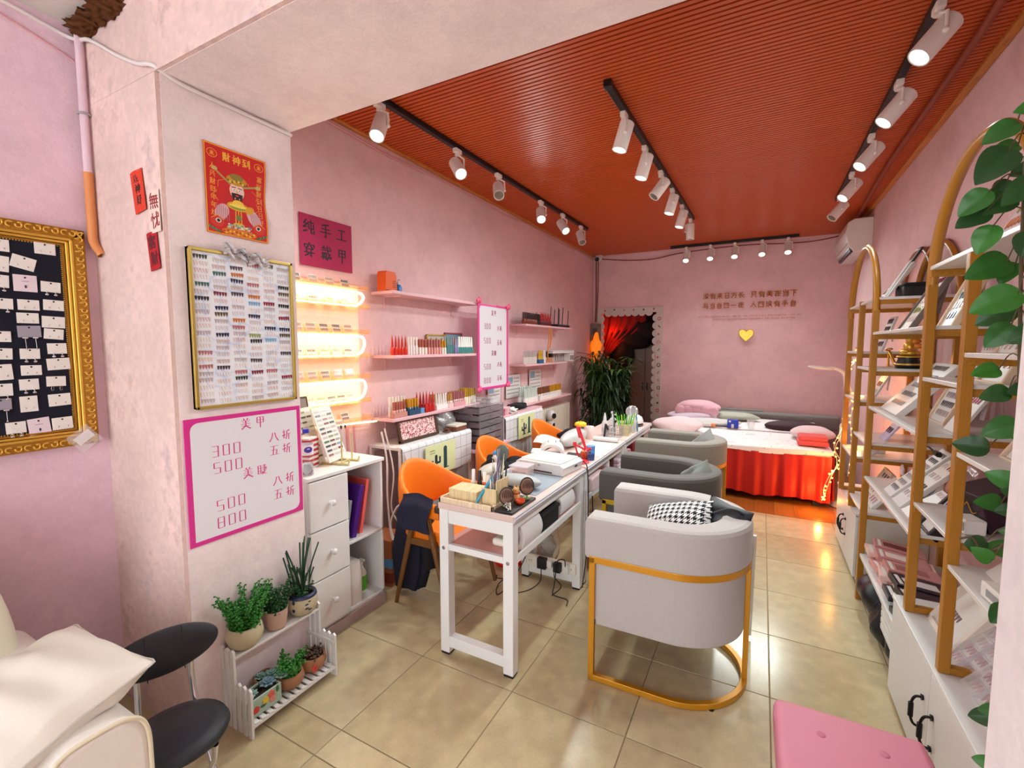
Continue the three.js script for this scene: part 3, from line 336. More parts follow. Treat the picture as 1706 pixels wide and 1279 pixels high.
{ const list = `-0.732,1.884,0.059,0.042,0,0;-0.740,1.743,0.056,0.039,2,1;-0.744,1.675,0.059,0.039,2,0;-0.740,1.611,0.066,0.043,2,0;-0.738,1.566,0.056,0.039,5,0;-0.744,1.511,0.056,0.040,-1,1;-0.745,1.452,0.067,0.044,-3,0;-0.734,1.386,0.056,0.038,1,2;-0.740,1.314,0.065,0.046,-2,0;-0.743,1.222,0.061,0.047,-2,5;
-0.670,1.823,0.065,0.046,14,5;-0.671,1.749,0.063,0.060,0,3;-0.675,1.671,0.058,0.038,0,0;-0.670,1.623,0.059,0.038,0,0;-0.671,1.574,0.063,0.042,-2,4;-0.668,1.492,0.054,0.038,0,1;-0.668,1.431,0.056,0.037,0,0;-0.659,1.379,0.053,0.040,-1,1;-0.654,1.307,0.048,0.058,-1,0;-0.615,1.224,0.053,0.042,-1,1;-0.677,1.220,0.061,0.062,-5,3;
-0.613,1.876,0.049,0.042,0,0;-0.605,1.812,0.056,0.055,4,0;-0.605,1.750,0.049,0.044,2,1;-0.607,1.671,0.056,0.038,1,1;-0.596,1.554,0.053,0.038,0,0;-0.594,1.493,0.057,0.040,2,0;-0.591,1.427,0.056,0.056,-3,0;-0.588,1.364,0.055,0.044,0,1;-0.582,1.313,0.055,0.040,0,4`.split(';').map((s) => s.trim().split(',').map(Number));
  const colName = ['right column', 'middle column', 'left column']; const cnt = [0, 0, 0]; const ord = ['top', 'second', 'third', 'fourth', 'fifth', 'sixth', 'seventh', 'eighth', 'ninth', 'tenth', 'eleventh'];
  list.forEach(([z, y, w, h, rot, k], n) => { const ci = n < 10 ? 0 : n < 21 ? 1 : 2, i = cnt[ci]++; const kind = ['plain white', 'white', 'white', 'pinkish square', 'grey', 'round-cornered white'][k], ex = ['with small studs', 'with drop earrings', 'with long hoop earrings', 'with black print', 'with silver bow earrings', 'with studs'][k];
    const t = thing('earring_card', `${kind} earring card ${ex}, ${ord[i]} in the ${colName[ci]} of the gilt frame`, 'earring card', [-2.383, y, z], PI / 2, 'earring cards pinned in the gilt frame');
    t.rotation.set(0, PI / 2, 0); const g = new THREE.Group(); const r = -rot * D2R, cs = Math.cos(r), sn = Math.sin(r); const R2 = (g0) => g0.rotateZ(r);
    part(t, 'card', R2(RB(w, h, 0.0022, 0, 0, 0, k === 5 ? 0.012 : 0.0008)), k === 3 ? col('#e3d3dc', 0.6) : k === 4 ? col('#9c98a4', 0.4) : M.paper); part(t, 'punch_hole', R2(C(0.0032, 0.0032, 0.001, 0, h * 0.34, 0.0014, 10, PI / 2)), M.black_plastic);
    const jw = []; for (const s of [-1, 1]) { const x = s * w * 0.22; if (k === 1) jw.push(S(0.0035, x, -h * 0.5, 0.003, 1, 1, 1, 8), rod([x, -h * 0.5, 0.003], [x, -h * 0.72, 0.003], 0.0008, 5), S(0.005, x, -h * 0.75, 0.004, 1.2, 0.8, 0.6, 8)); else if (k === 2) jw.push(TO(0.009, 0.0009, x, -h * 0.72, 0.003, 0, 0.9, 0)); else if (k === 4) jw.push(S(0.006, x, -h * 0.55, 0.004, 1.5, 0.7, 0.6, 8), rod([x, -h * 0.5, 0.003], [x, -h * 1.5, 0.004], 0.0007, 5), S(0.003, x, -h * 1.55, 0.004)); else if (k === 3) { if (s > 0) jw.push(B(0.02, 0.0012, 0.0006, 0, h * 0.12, 0.0015), S(0.003, 0, -h * 0.2, 0.002, 1, 2, 0.5, 8)); } else jw.push(S(0.0032, x, -h * 0.25, 0.0025, 1, 1, 0.7, 8)); }
    part(t, 'earrings', R2(J(jw)), k === 3 ? M.dark_steel : M.chrome); });
  const t = thing('plastic_pouch', 'clear plastic pouch with a white card hung on the lower corner of the gilt frame', 'pouch', [-2.355, 1.16, -0.795], PI / 2); part(t, 'card', RB(0.06, 0.035, 0.002, 0, 0.0, 0, 0.001, 0, 0, 0.65), M.paper); part(t, 'sleeve', T(pillow(0.085, 0.085, 0.008, 0.001, 10), 0, -0.005, 0.003, 0, 0, 0.65), M.clear_bag); }

// ---------- marble board of sample nail tips on the pillar ----------
const nailGeo = (() => { const s = new THREE.Shape(); s.moveTo(-0.0026, 0); s.lineTo(0.0026, 0); s.quadraticCurveTo(0.003, -0.006, 0, -0.0115); s.quadraticCurveTo(-0.003, -0.006, -0.0026, 0); return new THREE.ExtrudeGeometry(s, { depth: 0.0012, bevelEnabled: false, curveSegments: 3 }); })();
const tipStrip = (n, pitch, k = 1) => J(Array.from({ length: n }, (_, i) => nailGeo.clone().scale(k, k, k).translate((i - (n - 1) / 2) * pitch, 0, 0)));
const tipCols = ['#ece5e5', '#ded0d0', '#eadcd8', '#d6cdd0', '#dcc4c4', '#f0e8e5', '#d0b8b6', '#c4b6b8', '#e6d0d0', '#dedbe2', '#c2b4b6', '#e8d6cb'], loud = ['#26352a', '#1c1c22', '#7c1e34', '#2f6a62', '#20264a', '#c8702a', '#7fb0d8', '#8a1c2c', '#5a4a30', '#4b3b45', '#98a05a', '#b76a6a'];
const tipMat = (c) => col(c, 0.2);
{ const cz = -1.166, cy = 1.583, w = 0.425, h = 0.603, t = thing('nail_tip_board', 'large gold-framed marble board covered with rows of sample nail tips on the pillar', 'display board', [-1.868, cy, cz], PI / 2);
  part(t, 'panel', uvm(BX(-w / 2, w / 2, -h / 2, h / 2, 0, 0.012), 0.5), mat('marble', '#ffffff', 0.25, { map: tMarble }));
  part(t, 'frame', [RX(-w / 2, -w / 2 + 0.012, -h / 2, h / 2, -0.002, 0.022, 0.002), RX(w / 2 - 0.012, w / 2, -h / 2, h / 2, -0.002, 0.022, 0.002), RX(-w / 2, w / 2, h / 2 - 0.012, h / 2, -0.002, 0.022, 0.002), RX(-w / 2, w / 2, -h / 2, -h / 2 + 0.012, -0.002, 0.022, 0.002)], M.thin_gold);
  const st = tipStrip(5, 0.0104, 1.45); const spec = { '0,0': 0, '0,4': 3, '1,2': 3, '1,5': 2, '1,7': 4, '2,2': 5, '2,3': 4, '2,9': 5, '3,6': 6, '3,5': 5, '3,8': 4, '4,0': 8, '4,6': 7, '4,10': 4, '4,12': 6, '5,3': 1, '5,4': 8, '5,6': 1, '5,8': 7, '5,10': 4, '3,17': 2, '0,16': 11, '0,6': 1, '1,11': 4, '5,18': 7, '2,18': 0, '3,12': 1, '5,11': 8 };
  for (let c = 0; c < 6; c++) for (let r = 0; r < 22; r++) { const k = spec[c + ',' + r]; const m = part(t, 'nail_tip_set', st, tipMat(k !== undefined ? loud[k] : rnd() < 0.1 ? loud[8 + Math.floor(rnd(0, 4))] : tipCols[Math.floor(rnd(0, 12))])); m.position.set(-w / 2 + 0.045 + c * 0.0672 + rnd(-0.002, 0.002), h / 2 - 0.022 - r * 0.0258 - (c % 2) * 0.006 + rnd(-0.002, 0.002), 0.0125); m.rotation.z = rnd(-0.04, 0.04); } }
// ---------- white slatted plant stand with pots ----------
{ const t = thing('plant_stand', 'white two-tier slatted plant stand against the foot of the pillar', 'plant stand', [-1.775, 0, -1.205]);   // x -0.095 (pillar) .. 0.095, z -0.19 .. 0.2
  for (const z of [0.2, -0.2]) for (let i = 0; i < 6; i++) { const h = i < 3 ? 0.325 : 0.2, x = -0.085 + i * 0.034; part(t, 'end_slat', EX(shape([[-0.0105, 0], [0.0105, 0], [0.0105, h - 0.008], [0, h], [-0.0105, h - 0.008]]), 0.007, 0.0015).translate(x, 0.0, z - 0.0035), M.white_gloss); }
  for (const z of [0.192, -0.192]) { part(t, 'end_rail', RX(-0.092, 0.092, 0.155, 0.172, z - 0.004, z + 0.004), M.white_gloss); part(t, 'end_rail', RX(-0.092, 0.092, 0.03, 0.046, z - 0.004, z + 0.004), M.white_gloss); }
  part(t, 'top_shelf', RX(-0.094, -0.004, 0.288, 0.299, -0.2, 0.2, 0.002), M.white_gloss);
  part(t, 'front_rail', RX(0.08, 0.094, 0.036, 0.05, -0.2, 0.2, 0.002), M.white_gloss); part(t, 'back_rail', RX(-0.094, -0.08, 0.036, 0.05, -0.2, 0.2, 0.002), M.white_gloss);
  for (let i = 0; i < 13; i++) part(t, 'shelf_slat', RB(0.188, 0.007, 0.019, 0, 0.053, -0.18 + i * 0.03, 0.002), M.white_gloss); }
function pot(name, label, prof, m, at, s = 1) { const t = thing(name, label, 'potted plant', at); t.scale.setScalar(s); part(t, 'pot', LA(prof, 26), m); const top = prof[prof.length - 1], r = Math.max(...prof.slice(-4).map((p) => p[0])) * 0.88; part(t, 'soil', C(r, r * 0.9, 0.012, 0, top[1] - 0.012, 0, 20), M.soil); return t; }
const bowl = (r, h) => [[0.001, 0], [r * 0.62, 0], [r * 0.86, h * 0.2], [r, h * 0.55], [r * 0.93, h * 0.88], [r * 0.84, h], [r * 0.78, h], [r * 0.8, h * 0.85]];
const cupP = (r, h) => [[0.001, 0], [r * 0.78, 0], [r * 0.84, h * 0.1], [r, h * 0.95], [r * 1.04, h], [r * 0.93, h], [r * 0.92, h * 0.9]];
function sedum(t, n, y, spread, h, m, r = 0.0055) {      // upright trailing shoots ringed with small fleshy leaves
  for (let i = 0; i < n; i++) { const a = rnd(0, 6.28), k = Math.sqrt(rnd()) * spread * 0.6, lean = rnd(0.2, 1) * spread, hh = h * rnd(0.5, 1), gs = []; const x0 = Math.cos(a) * k, z0 = Math.sin(a) * k, P = (u) => [x0 + Math.cos(a) * lean * u * u, y + hh * u, z0 + Math.sin(a) * lean * u * u]; gs.push(tube([P(0), P(0.5), P(1)], 0.0018, 6, 5));
    const L = Math.round(hh / 0.0062); for (let j = 1; j <= L; j++) { const u = j / L, q = P(u), b = j * 2.4 + i; const e = r * (1.15 - 0.4 * u); gs.push(new THREE.SphereGeometry(e, 5, 4).scale(1.2, 0.75, 1).translate(q[0] + Math.cos(b) * e * 1.2, q[1], q[2] + Math.sin(b) * e * 1.2)); }
    part(t, 'shoot', J(gs), m); } }
function rosette(t, x, y, z, r, m) { const gs = []; for (let k = 0; k < 3; k++) for (let i = 0; i < 8; i++) { const a = i * 0.785 + k * 0.4, tilt = 0.35 + k * 0.42, l = r * (1 - k * 0.22); const g = new THREE.SphereGeometry(l * 0.5, 6, 5).scale(1, 0.3, 0.5).translate(l * 0.5, 0, 0); g.rotateZ(tilt); g.rotateY(a); gs.push(g.translate(x, y + k * r * 0.08, z)); } part(t, 'rosette', J(gs), m); }
{ let t = pot('potted_sedum', 'leafy green sedum in a cream round clay pot, front of the stand top', bowl(0.07, 0.088), M.clay_cream, [-1.822, 0.3, -1.075]); sedum(t, 44, 0.075, 0.085, 0.18, M.sedum, 0.006);
  t = pot('potted_sedum', 'dark green sedum in a small pinkish clay pot, middle of the stand top', cupP(0.048, 0.085), M.clay_pink, [-1.822, 0.3, -1.215]); sedum(t, 30, 0.07, 0.065, 0.15, M.sedum_dark, 0.006);
  t = pot('potted_succulent', 'tall thin upright stems in a cream pot painted navy, far end of the stand top', bowl(0.066, 0.095), M.clay_cream, [-1.818, 0.3, -1.345]); part(t, 'painted_band', LA([[0.0605, 0.083], [0.063, 0.084], [0.0585, 0.097], [0.05, 0.098], [0.05, 0.094]], 26), M.pot_navy); part(t, 'painted_leaf', [0, 1, 2, 3, 4].map((i) => S(0.011, 0.062 * Math.cos(0.25), 0.035 + i * 0.009, 0.062 * Math.sin(0.25) + 0.008 * (i % 2 ? 1 : -1), 0.3, 0.4, 1, 8)), M.pot_navy); part(t, 'painted_leaf', [0, 1, 2].map((i) => S(0.014, 0.055 * Math.cos(1.3), 0.04 + i * 0.016, 0.06 * Math.sin(1.3), 0.7, 0.9, 0.35, 8)), M.pot_navy);
  for (let i = 0; i < 24; i++) { const a = rnd(0, 6.28), k = rnd(0, 0.045), l = rnd(0.07, 0.16) + (i < 9 ? 0.1 : 0); part(t, 'spike', tube([[Math.cos(a) * k, 0.09, Math.sin(a) * k], [Math.cos(a) * (k + 0.012), 0.09 + l * 0.5, Math.sin(a) * (k + 0.012)], [Math.cos(a) * (k + 0.012 + 0.05 * rnd()), 0.09 + l, Math.sin(a) * (k + 0.02 + 0.03 * rnd())]], 0.0034, 10, 6), M.spike); } sedum(t, 10, 0.085, 0.05, 0.06, M.sedum_dark, 0.006);
  t = thing('planter', 'pale green rectangular planter with painted flowers, nearest pot on the lower tier', 'potted plant', [-1.745, 0.058, -1.075], 0.0); part(t, 'trough', [RX(-0.035, 0.035, 0, 0.012, -0.065, 0.065), RX(-0.042, -0.034, 0, 0.075, -0.07, 0.07), RX(0.034, 0.042, 0, 0.075, -0.07, 0.07), RX(-0.042, 0.042, 0, 0.075, -0.072, -0.064), RX(-0.042, 0.042, 0, 0.075, 0.064, 0.072)], M.celadon); part(t, 'soil', BX(-0.035, 0.035, 0.012, 0.064, -0.065, 0.065), M.soil);
  for (const [z, y, c] of [[0.04, 0.03, '#c8402c'], [0.0, 0.045, '#d8b83a'], [-0.025, 0.055, '#d8604a'], [-0.03, 0.032, '#d88a7a']]) part(t, 'painted_flower', [0, 1, 2, 3, 4].map((i) => S(0.0075, 0.043, y + 0.008 * Math.cos(i * 1.26), z + 0.008 * Math.sin(i * 1.26), 0.3, 1, 1, 8)), col(c, 0.6)); part(t, 'painted_leaf', [S(0.01, 0.043, 0.06, -0.052, 0.3, 1.4, 0.7, 8), S(0.009, 0.043, 0.03, 0.01, 0.3, 0.7, 1.4, 8)], col('#3a6a3a', 0.6)); rosette(t, 0, 0.07, 0.035, 0.032, M.succulent); rosette(t, 0.003, 0.075, -0.035, 0.036, mat('blue_succulent', '#6a8a98', 0.5));
  t = pot('potted_succulent', 'brown clay bowl of blue-grey rosettes behind the green planter', bowl(0.055, 0.06), M.terracotta, [-1.815, 0.058, -1.155]); rosette(t, 0.02, 0.055, -0.01, 0.04, M.succulent); rosette(t, -0.02, 0.05, 0.015, 0.03, M.succulent);
  t = pot('potted_sedum', 'bushy green plant in a textured terracotta bowl, middle of the lower tier', bowl(0.06, 0.06), M.terracotta, [-1.748, 0.058, -1.215]); sedum(t, 30, 0.045, 0.06, 0.1, M.sedum, 0.007); rosette(t, 0.015, 0.075, 0.045, 0.035, M.succulent);
  t = pot('potted_sedum', 'terracotta bowl of bare dark stems with a red clay flower on the lower tier', bowl(0.062, 0.065), M.terracotta, [-1.755, 0.058, -1.335]); sedum(t, 20, 0.05, 0.045, 0.03, mat('dry_stem', '#5a4436', 0.8), 0.006); part(t, 'clay_flower', [0, 1, 2, 3, 4].map((i) => S(0.008, 0.055, 0.03 + 0.009 * Math.cos(i * 1.26), 0.028 + 0.009 * Math.sin(i * 1.26), 0.6, 1, 1, 8)), col('#c8402c', 0.6)); }

// ---------- black oval-backed chair, beige recliner, cushion, pink stool ----------
{ const t = thing('folding_chair', 'black folding chair with oval padded seat and back on chrome tube legs', 'chair', [-1.55, 0, -0.69], 1.3); t.scale.setScalar(0.9);   // faces +x
  const sy = 0.33; part(t, 'seat', T(J(LA([[0.001, 0], [0.13, 0], [0.146, 0.012], [0.15, 0.026], [0.142, 0.042], [0.11, 0.05], [0.001, 0.052]], 36).scale(1.06, 1, 1)), 0, sy, 0), M.black_leather);
  const bk = (g) => T(g, 0, 0.585, -0.15, -0.18, 0, 0); part(t, 'backrest', bk(J(S(1, 0, 0, 0, 0.172, 0.08, 0.026, 30))), M.black_leather); part(t, 'stitching', [RX(-0.165, 0.165, -0.001, 0.001, 0.0225, 0.0242), RX(-0.056, -0.053, -0.078, 0.078, 0.0205, 0.0232), RX(0.053, 0.056, -0.078, 0.078, 0.0205, 0.0232)].map(bk), col('#0a0a10', 0.5));
  for (const s of [-1, 1]) { part(t, 'back_tube', tube([[s * 0.08, 0.57, -0.172], [s * 0.08, 0.46, -0.165], [s * 0.085, 0.36, -0.14], [s * 0.1, 0.18, -0.02], [s * 0.12, 0.012, 0.13]], 0.01, 24, 10), M.chrome); part(t, 'leg', tube([[s * 0.09, sy - 0.003, 0.1], [s * 0.095, 0.22, 0.04], [s * 0.1, 0.012, -0.17]], 0.01, 16, 10), M.chrome); part(t, 'rubber_foot', [C(0.014, 0.014, 0.024, s * 0.12, 0.012, 0.13, 12), C(0.014, 0.014, 0.024, s * 0.1, 0.012, -0.17, 12)], M.black_plastic); }
  part(t, 'crossbar', [rod([-0.112, 0.09, 0.06], [0.112, 0.09, 0.06], 0.007), rod([-0.098, 0.1, -0.07], [0.098, 0.1, -0.07], 0.007)], M.chrome); }
{ const t = thing('recliner', 'large pearl beige leather recliner armchair in the near left corner', 'armchair', [-1.86, 0, -0.04]);      // faces +x
  part(t, 'base', RX(-0.42, 0.36, 0.04, 0.3, -0.34, 0.4, 0.05), M.pearl_leather); part(t, 'seat_cushion', RX(-0.3, 0.44, 0.28, 0.45, -0.3, 0.36, 0.06), M.pearl_leather);
  const armTop = (w, y, h) => Array.from({ length: 25 }, (_, i) => { const a = i / 24 * PI, c = Math.cos(a); return [w * Math.sign(c) * Math.pow(Math.abs(c), 0.55), y + h * Math.pow(Math.sin(a), 0.65)]; }); const armG = (z) => { const s = shape([[-0.09, 0], [0.09, 0], ...armTop(0.09, 0.4, 0.115)]); return EX(s, 0.78, 0.018).rotateY(PI / 2).translate(-0.35, 0.03, z); };
  part(t, 'armrest', armG(-0.42), M.pearl_leather); part(t, 'armrest', armG(0.5), M.pearl_leather);
  const pip = [[0.106, 0.05], [0.107, 0.25], ...armTop(0.107, 0.435, 0.125), [-0.107, 0.25], [-0.106, 0.05]]; part(t, 'piping', tube(pip.map(([a, b]) => [0.445, b, -0.42 + a]), 0.006, 90), mat('piping_beige', '#d8cbb0', 0.5));
  const bk = []; for (let j = 0; j <= 12; j++) { const v = j / 12, y = 0.38 + v * 0.6, x = -0.24 - v * 0.12, hw = 0.47 * (1 - 0.28 * Math.pow(v, 3)), th = 0.1 + 0.05 * Math.sin(v * PI); const r = []; for (let i = 0; i < 24; i++) { const a = i / 24 * 2 * PI, c = Math.cos(a), s = Math.sin(a); r.push([x + th * Math.sign(c) * Math.pow(Math.abs(c), 0.6), y, hw * Math.sign(s) * Math.pow(Math.abs(s), 0.45)]); } bk.push(r); } part(t, 'backrest', loft(bk), mat('recliner_back', '#e9e6cf', 0.4)); for (const [x, z] of [[-0.38, -0.3], [0.3, -0.3], [-0.38, 0.36], [0.3, 0.36]]) part(t, 'foot', C(0.03, 0.025, 0.05, x, 0.025, z, 12), M.black_plastic); }
{ const g = pillow(0.46, 0.33, 0.18, 0.01, 36); const t = thing('cushion', 'square pearl leather cushion lying tilted on the arm of the recliner', 'cushion', [-1.68, 0.585, -0.44]); const q = new THREE.Euler(-PI / 2 + 0.3, -0.03, 0.05, 'XYZ'); part(t, 'cover', g.applyMatrix4(new THREE.Matrix4().makeRotationFromEuler(q)), M.beige_leather);
  const e = []; for (let i = 0; i < 40; i++) { const a = i / 40 * 4, k = Math.floor(a), f = (a - k) * 2 - 1, pin = 1 - 0.07 * (1 - Math.abs(f)); const p = [[f * 0.23, -0.165 * pin], [0.23 * pin, f * 0.165], [-f * 0.23, 0.165 * pin], [-0.23 * pin, -f * 0.165]][k]; e.push([p[0], p[1], 0]); } part(t, 'seam', tube(e, 0.0035, 120, 6, true).applyMatrix4(new THREE.Matrix4().makeRotationFromEuler(q)), M.beige_leather); }
{ const t = thing('stool', 'square pink leather stool in the foreground', 'stool', [0.255, 0, -1.385], 0.02); part(t, 'body', RX(-0.165, 0.165, 0.05, 0.38, -0.165, 0.165, 0.015), M.pink_leather); part(t, 'seat', RX(-0.18, 0.18, 0.37, 0.455, -0.18, 0.18, 0.022), M.pink_leather); part(t, 'piping', tube([[-0.172, 0.44, -0.172], [0.172, 0.44, -0.172], [0.172, 0.44, 0.172], [-0.172, 0.44, 0.172]].flatMap((p, i, a) => { const n = a[(i + 1) % 4]; return [0.06, 0.5, 0.94].map((u) => p.map((c, k) => c + (n[k] - c) * u)); }), 0.004, 80, 6, true), M.pink_leather); for (const [x, z] of [[-1, -1], [1, -1], [-1, 1], [1, 1]]) part(t, 'button', S(0.012, x * 0.07, 0.4545, z * 0.07, 1, 0.35, 1), M.pink_leather), part(t, 'foot', C(0.02, 0.016, 0.05, x * 0.13, 0.025, z * 0.13, 12), M.black_plastic); }

// ---------- pothos trailing down between the pier and the shelves ----------
const leafShape = (() => { const s = new THREE.Shape(); s.moveTo(0, 0); s.bezierCurveTo(-0.18, -0.16, -0.5, 0.0, -0.42, 0.36); s.bezierCurveTo(-0.36, 0.68, -0.12, 0.86, 0, 1.05); s.bezierCurveTo(0.12, 0.86, 0.36, 0.68, 0.42, 0.36); s.bezierCurveTo(0.5, 0.0, 0.18, -0.16, 0, 0); return s; })();
const leafGeo = [0, 1, 2].map((k) => { const f = new THREE.ShapeGeometry(leafShape, 10); const g = J(grid((u, v) => { const y = -0.08 + v * 1.12, half = y < 0.3 ? 0.44 * Math.sqrt(Math.max(0, 1 - Math.pow((0.3 - y) / 0.4, 2))) : 0.44 * Math.pow(Math.max(0, 1 - Math.pow((y - 0.3) / 0.75, 1.7)), 0.8); const x = (u * 2 - 1) * half; return [x, y, 0.16 * Math.abs(x) * (1 + k * 0.5) - 0.18 * (y - 0.3) * (y - 0.3) + 0.012 * Math.sin(y * 14) * Math.abs(x * 3)]; }, 10, 12)); f.dispose(); return g; });
{ const t = thing('trailing_pothos', 'trailing green pothos hanging in front of the near display rack beside the pink pier', 'plant', [0, 0, 0]);
  part(t, 'hanging_pot', T(LA([[0.001, 0], [0.06, 0], [0.085, 0.12], [0.09, 0.13], [0.08, 0.13], [0.078, 0.1]], 24), 0.47, 2.05, -1.17), M.white_plastic); part(t, 'cord', [rod([0.39, 2.17, -1.17], [0.47, 2.46, -1.17], 0.002, 5), rod([0.55, 2.17, -1.17], [0.47, 2.46, -1.17], 0.002, 5), rod([0.47, 2.17, -1.25], [0.47, 2.46, -1.17], 0.002, 5)], M.cable_white);
  const vines = [[[0.44, 2.17, -1.17], [0.4, 2.1, -1.18], [0.405, 1.9, -1.2], [0.41, 1.7, -1.2], [0.42, 1.5, -1.2], [0.43, 1.3, -1.2], [0.44, 1.1, -1.2], [0.45, 0.9, -1.2], [0.45, 0.66, -1.2]], [[0.47, 2.17, -1.13], [0.43, 2.08, -1.12], [0.43, 1.85, -1.15], [0.44, 1.6, -1.15], [0.45, 1.4, -1.16]], [[0.44, 1.22, -1.19], [0.43, 1.16, -1.19], [0.41, 1.135, -1.19], [0.39, 1.125, -1.19], [0.372, 1.15, -1.19], [0.355, 1.145, -1.19]]];
  vines.forEach((v, i) => part(t, 'vine', tube(v, i === 2 ? 0.0022 : 0.003, 60, 6), M.stem));
  const L = `0.37,1.91,0.06,-20;0.35,1.84,0.08,-50;0.39,1.89,0.05,10;0.37,1.78,0.07,0;0.33,1.78,0.06,-40;0.39,1.82,0.04,-60;0.36,1.72,0.06,-70;0.39,1.79,0.07,-30;0.38,1.67,0.08,-10;0.34,1.76,0.06,-20;0.37,1.60,0.08,-10;0.40,1.58,0.07,-20;0.39,1.54,0.06,-50;0.40,1.70,0.05,-80;0.39,1.47,0.05,10;0.39,1.43,0.05,0;0.39,1.37,0.06,-20;0.38,1.32,0.06,40;0.41,1.27,0.05,60;0.42,1.25,0.05,60;0.41,1.21,0.05,30;0.38,1.14,0.04,0;0.38,1.13,0.04,70;0.40,1.11,0.04,60;0.43,1.17,0.04,20;0.41,1.22,0.04,10;0.43,1.12,0.05,40;0.42,1.01,0.05,-60;0.41,0.83,0.04,10;0.43,0.76,0.05,-10;0.42,0.70,0.04,20;0.41,1.54,0.05,-30;0.41,1.66,0.05,-60;0.42,1.44,0.04,0;0.40,1.93,0.06,30;0.43,1.85,0.06,20;0.44,1.75,0.06,40`.split(';').map((s) => s.split(',').map(Number));
  L.forEach(([x, y, s, a], i) => { const z = -1.2 + 0.05 * Math.sin(i * 2.1), sz = s * 0.82, an = (a + 90) * D2R; const pt = part(t, 'leaf', leafGeo[i % 3], leafs[(i * 7) % 4]); const dx = -Math.cos(a * D2R), dy = -0.35 + Math.sin(a * D2R) * 0.6; const dir = V(dx, dy, 0.2 * Math.sin(i)).normalize(), nrm = V(-0.25 + 0.3 * Math.sin(i * 1.7), 0.35, 1).normalize(), xx = dir.clone().cross(nrm).normalize(), zz = xx.clone().cross(dir); pt.applyMatrix4(new THREE.Matrix4().makeBasis(xx, dir, zz)); pt.scale.setScalar(sz); pt.position.set(x - dir.x * sz * 0.45, y - dir.y * sz * 0.45, z);
    const b = [0.405 + 0.04 * (1.9 - y) / 1.0, y - dir.y * sz * 0.45 + 0.02, -1.19], e = [pt.position.x, pt.position.y, pt.position.z]; part(t, 'leaf_stalk', tube([b, [(b[0] + e[0]) / 2, Math.max(b[1], e[1]) + 0.012, (b[2] + e[2]) / 2], e], 0.0012, 8, 5), M.stem); });
}

// ---------- white drawer cabinet by the pillar and what stands on and in it ----------
{ const t = thing('cabinet', 'white cabinet with three drawers and two open compartments beside the pillar', 'cabinet', [0, 0, 0]); const x0 = -2.4, x1 = -1.935, z0 = -1.99, z1 = -1.475;
  part(t, 'carcass', [RX(x0, x1, 0.06, 0.08, z0, z1), RX(x0, x1, 0.06, 0.87, z0, z0 + 0.016), RX(x0, x1, 0.06, 0.87, z1 - 0.016, z1), RX(x0, x1, 0.06, 0.87, -1.73, -1.714), RX(x0, x0 + 0.01, 0.06, 0.87, z0, z1), RX(x0, x1, 0.44, 0.456, z0, -1.72)], M.white_paint); part(t, 'top', RX(x0, x1 + 0.015, 0.855, 0.875, z0 - 0.004, z1 + 0.004), M.white_paint); part(t, 'plinth', RX(x0, x1 + 0.012, 0, 0.06, z0, z1, 0.002), mat('plinth_scuffed', '#c9c9cb', 0.6, { map: rep(tWorn, 3) }));
  for (let i = 0; i < 3; i++) { const d = part(t, 'drawer', RX(x1, x1 + 0.017, 0.085 + i * 0.257, 0.335 + i * 0.257, -1.718, z1 - 0.004, 0.003), M.white_paint); part(d, 'knob', [C(0.008, 0.008, 0.02, x1 + 0.026, 0.21 + i * 0.257, -1.6, 10, 0, 0, PI / 2), S(0.016, x1 + 0.042, 0.21 + i * 0.257, -1.6, 0.75, 1, 1)], M.white_gloss); } }
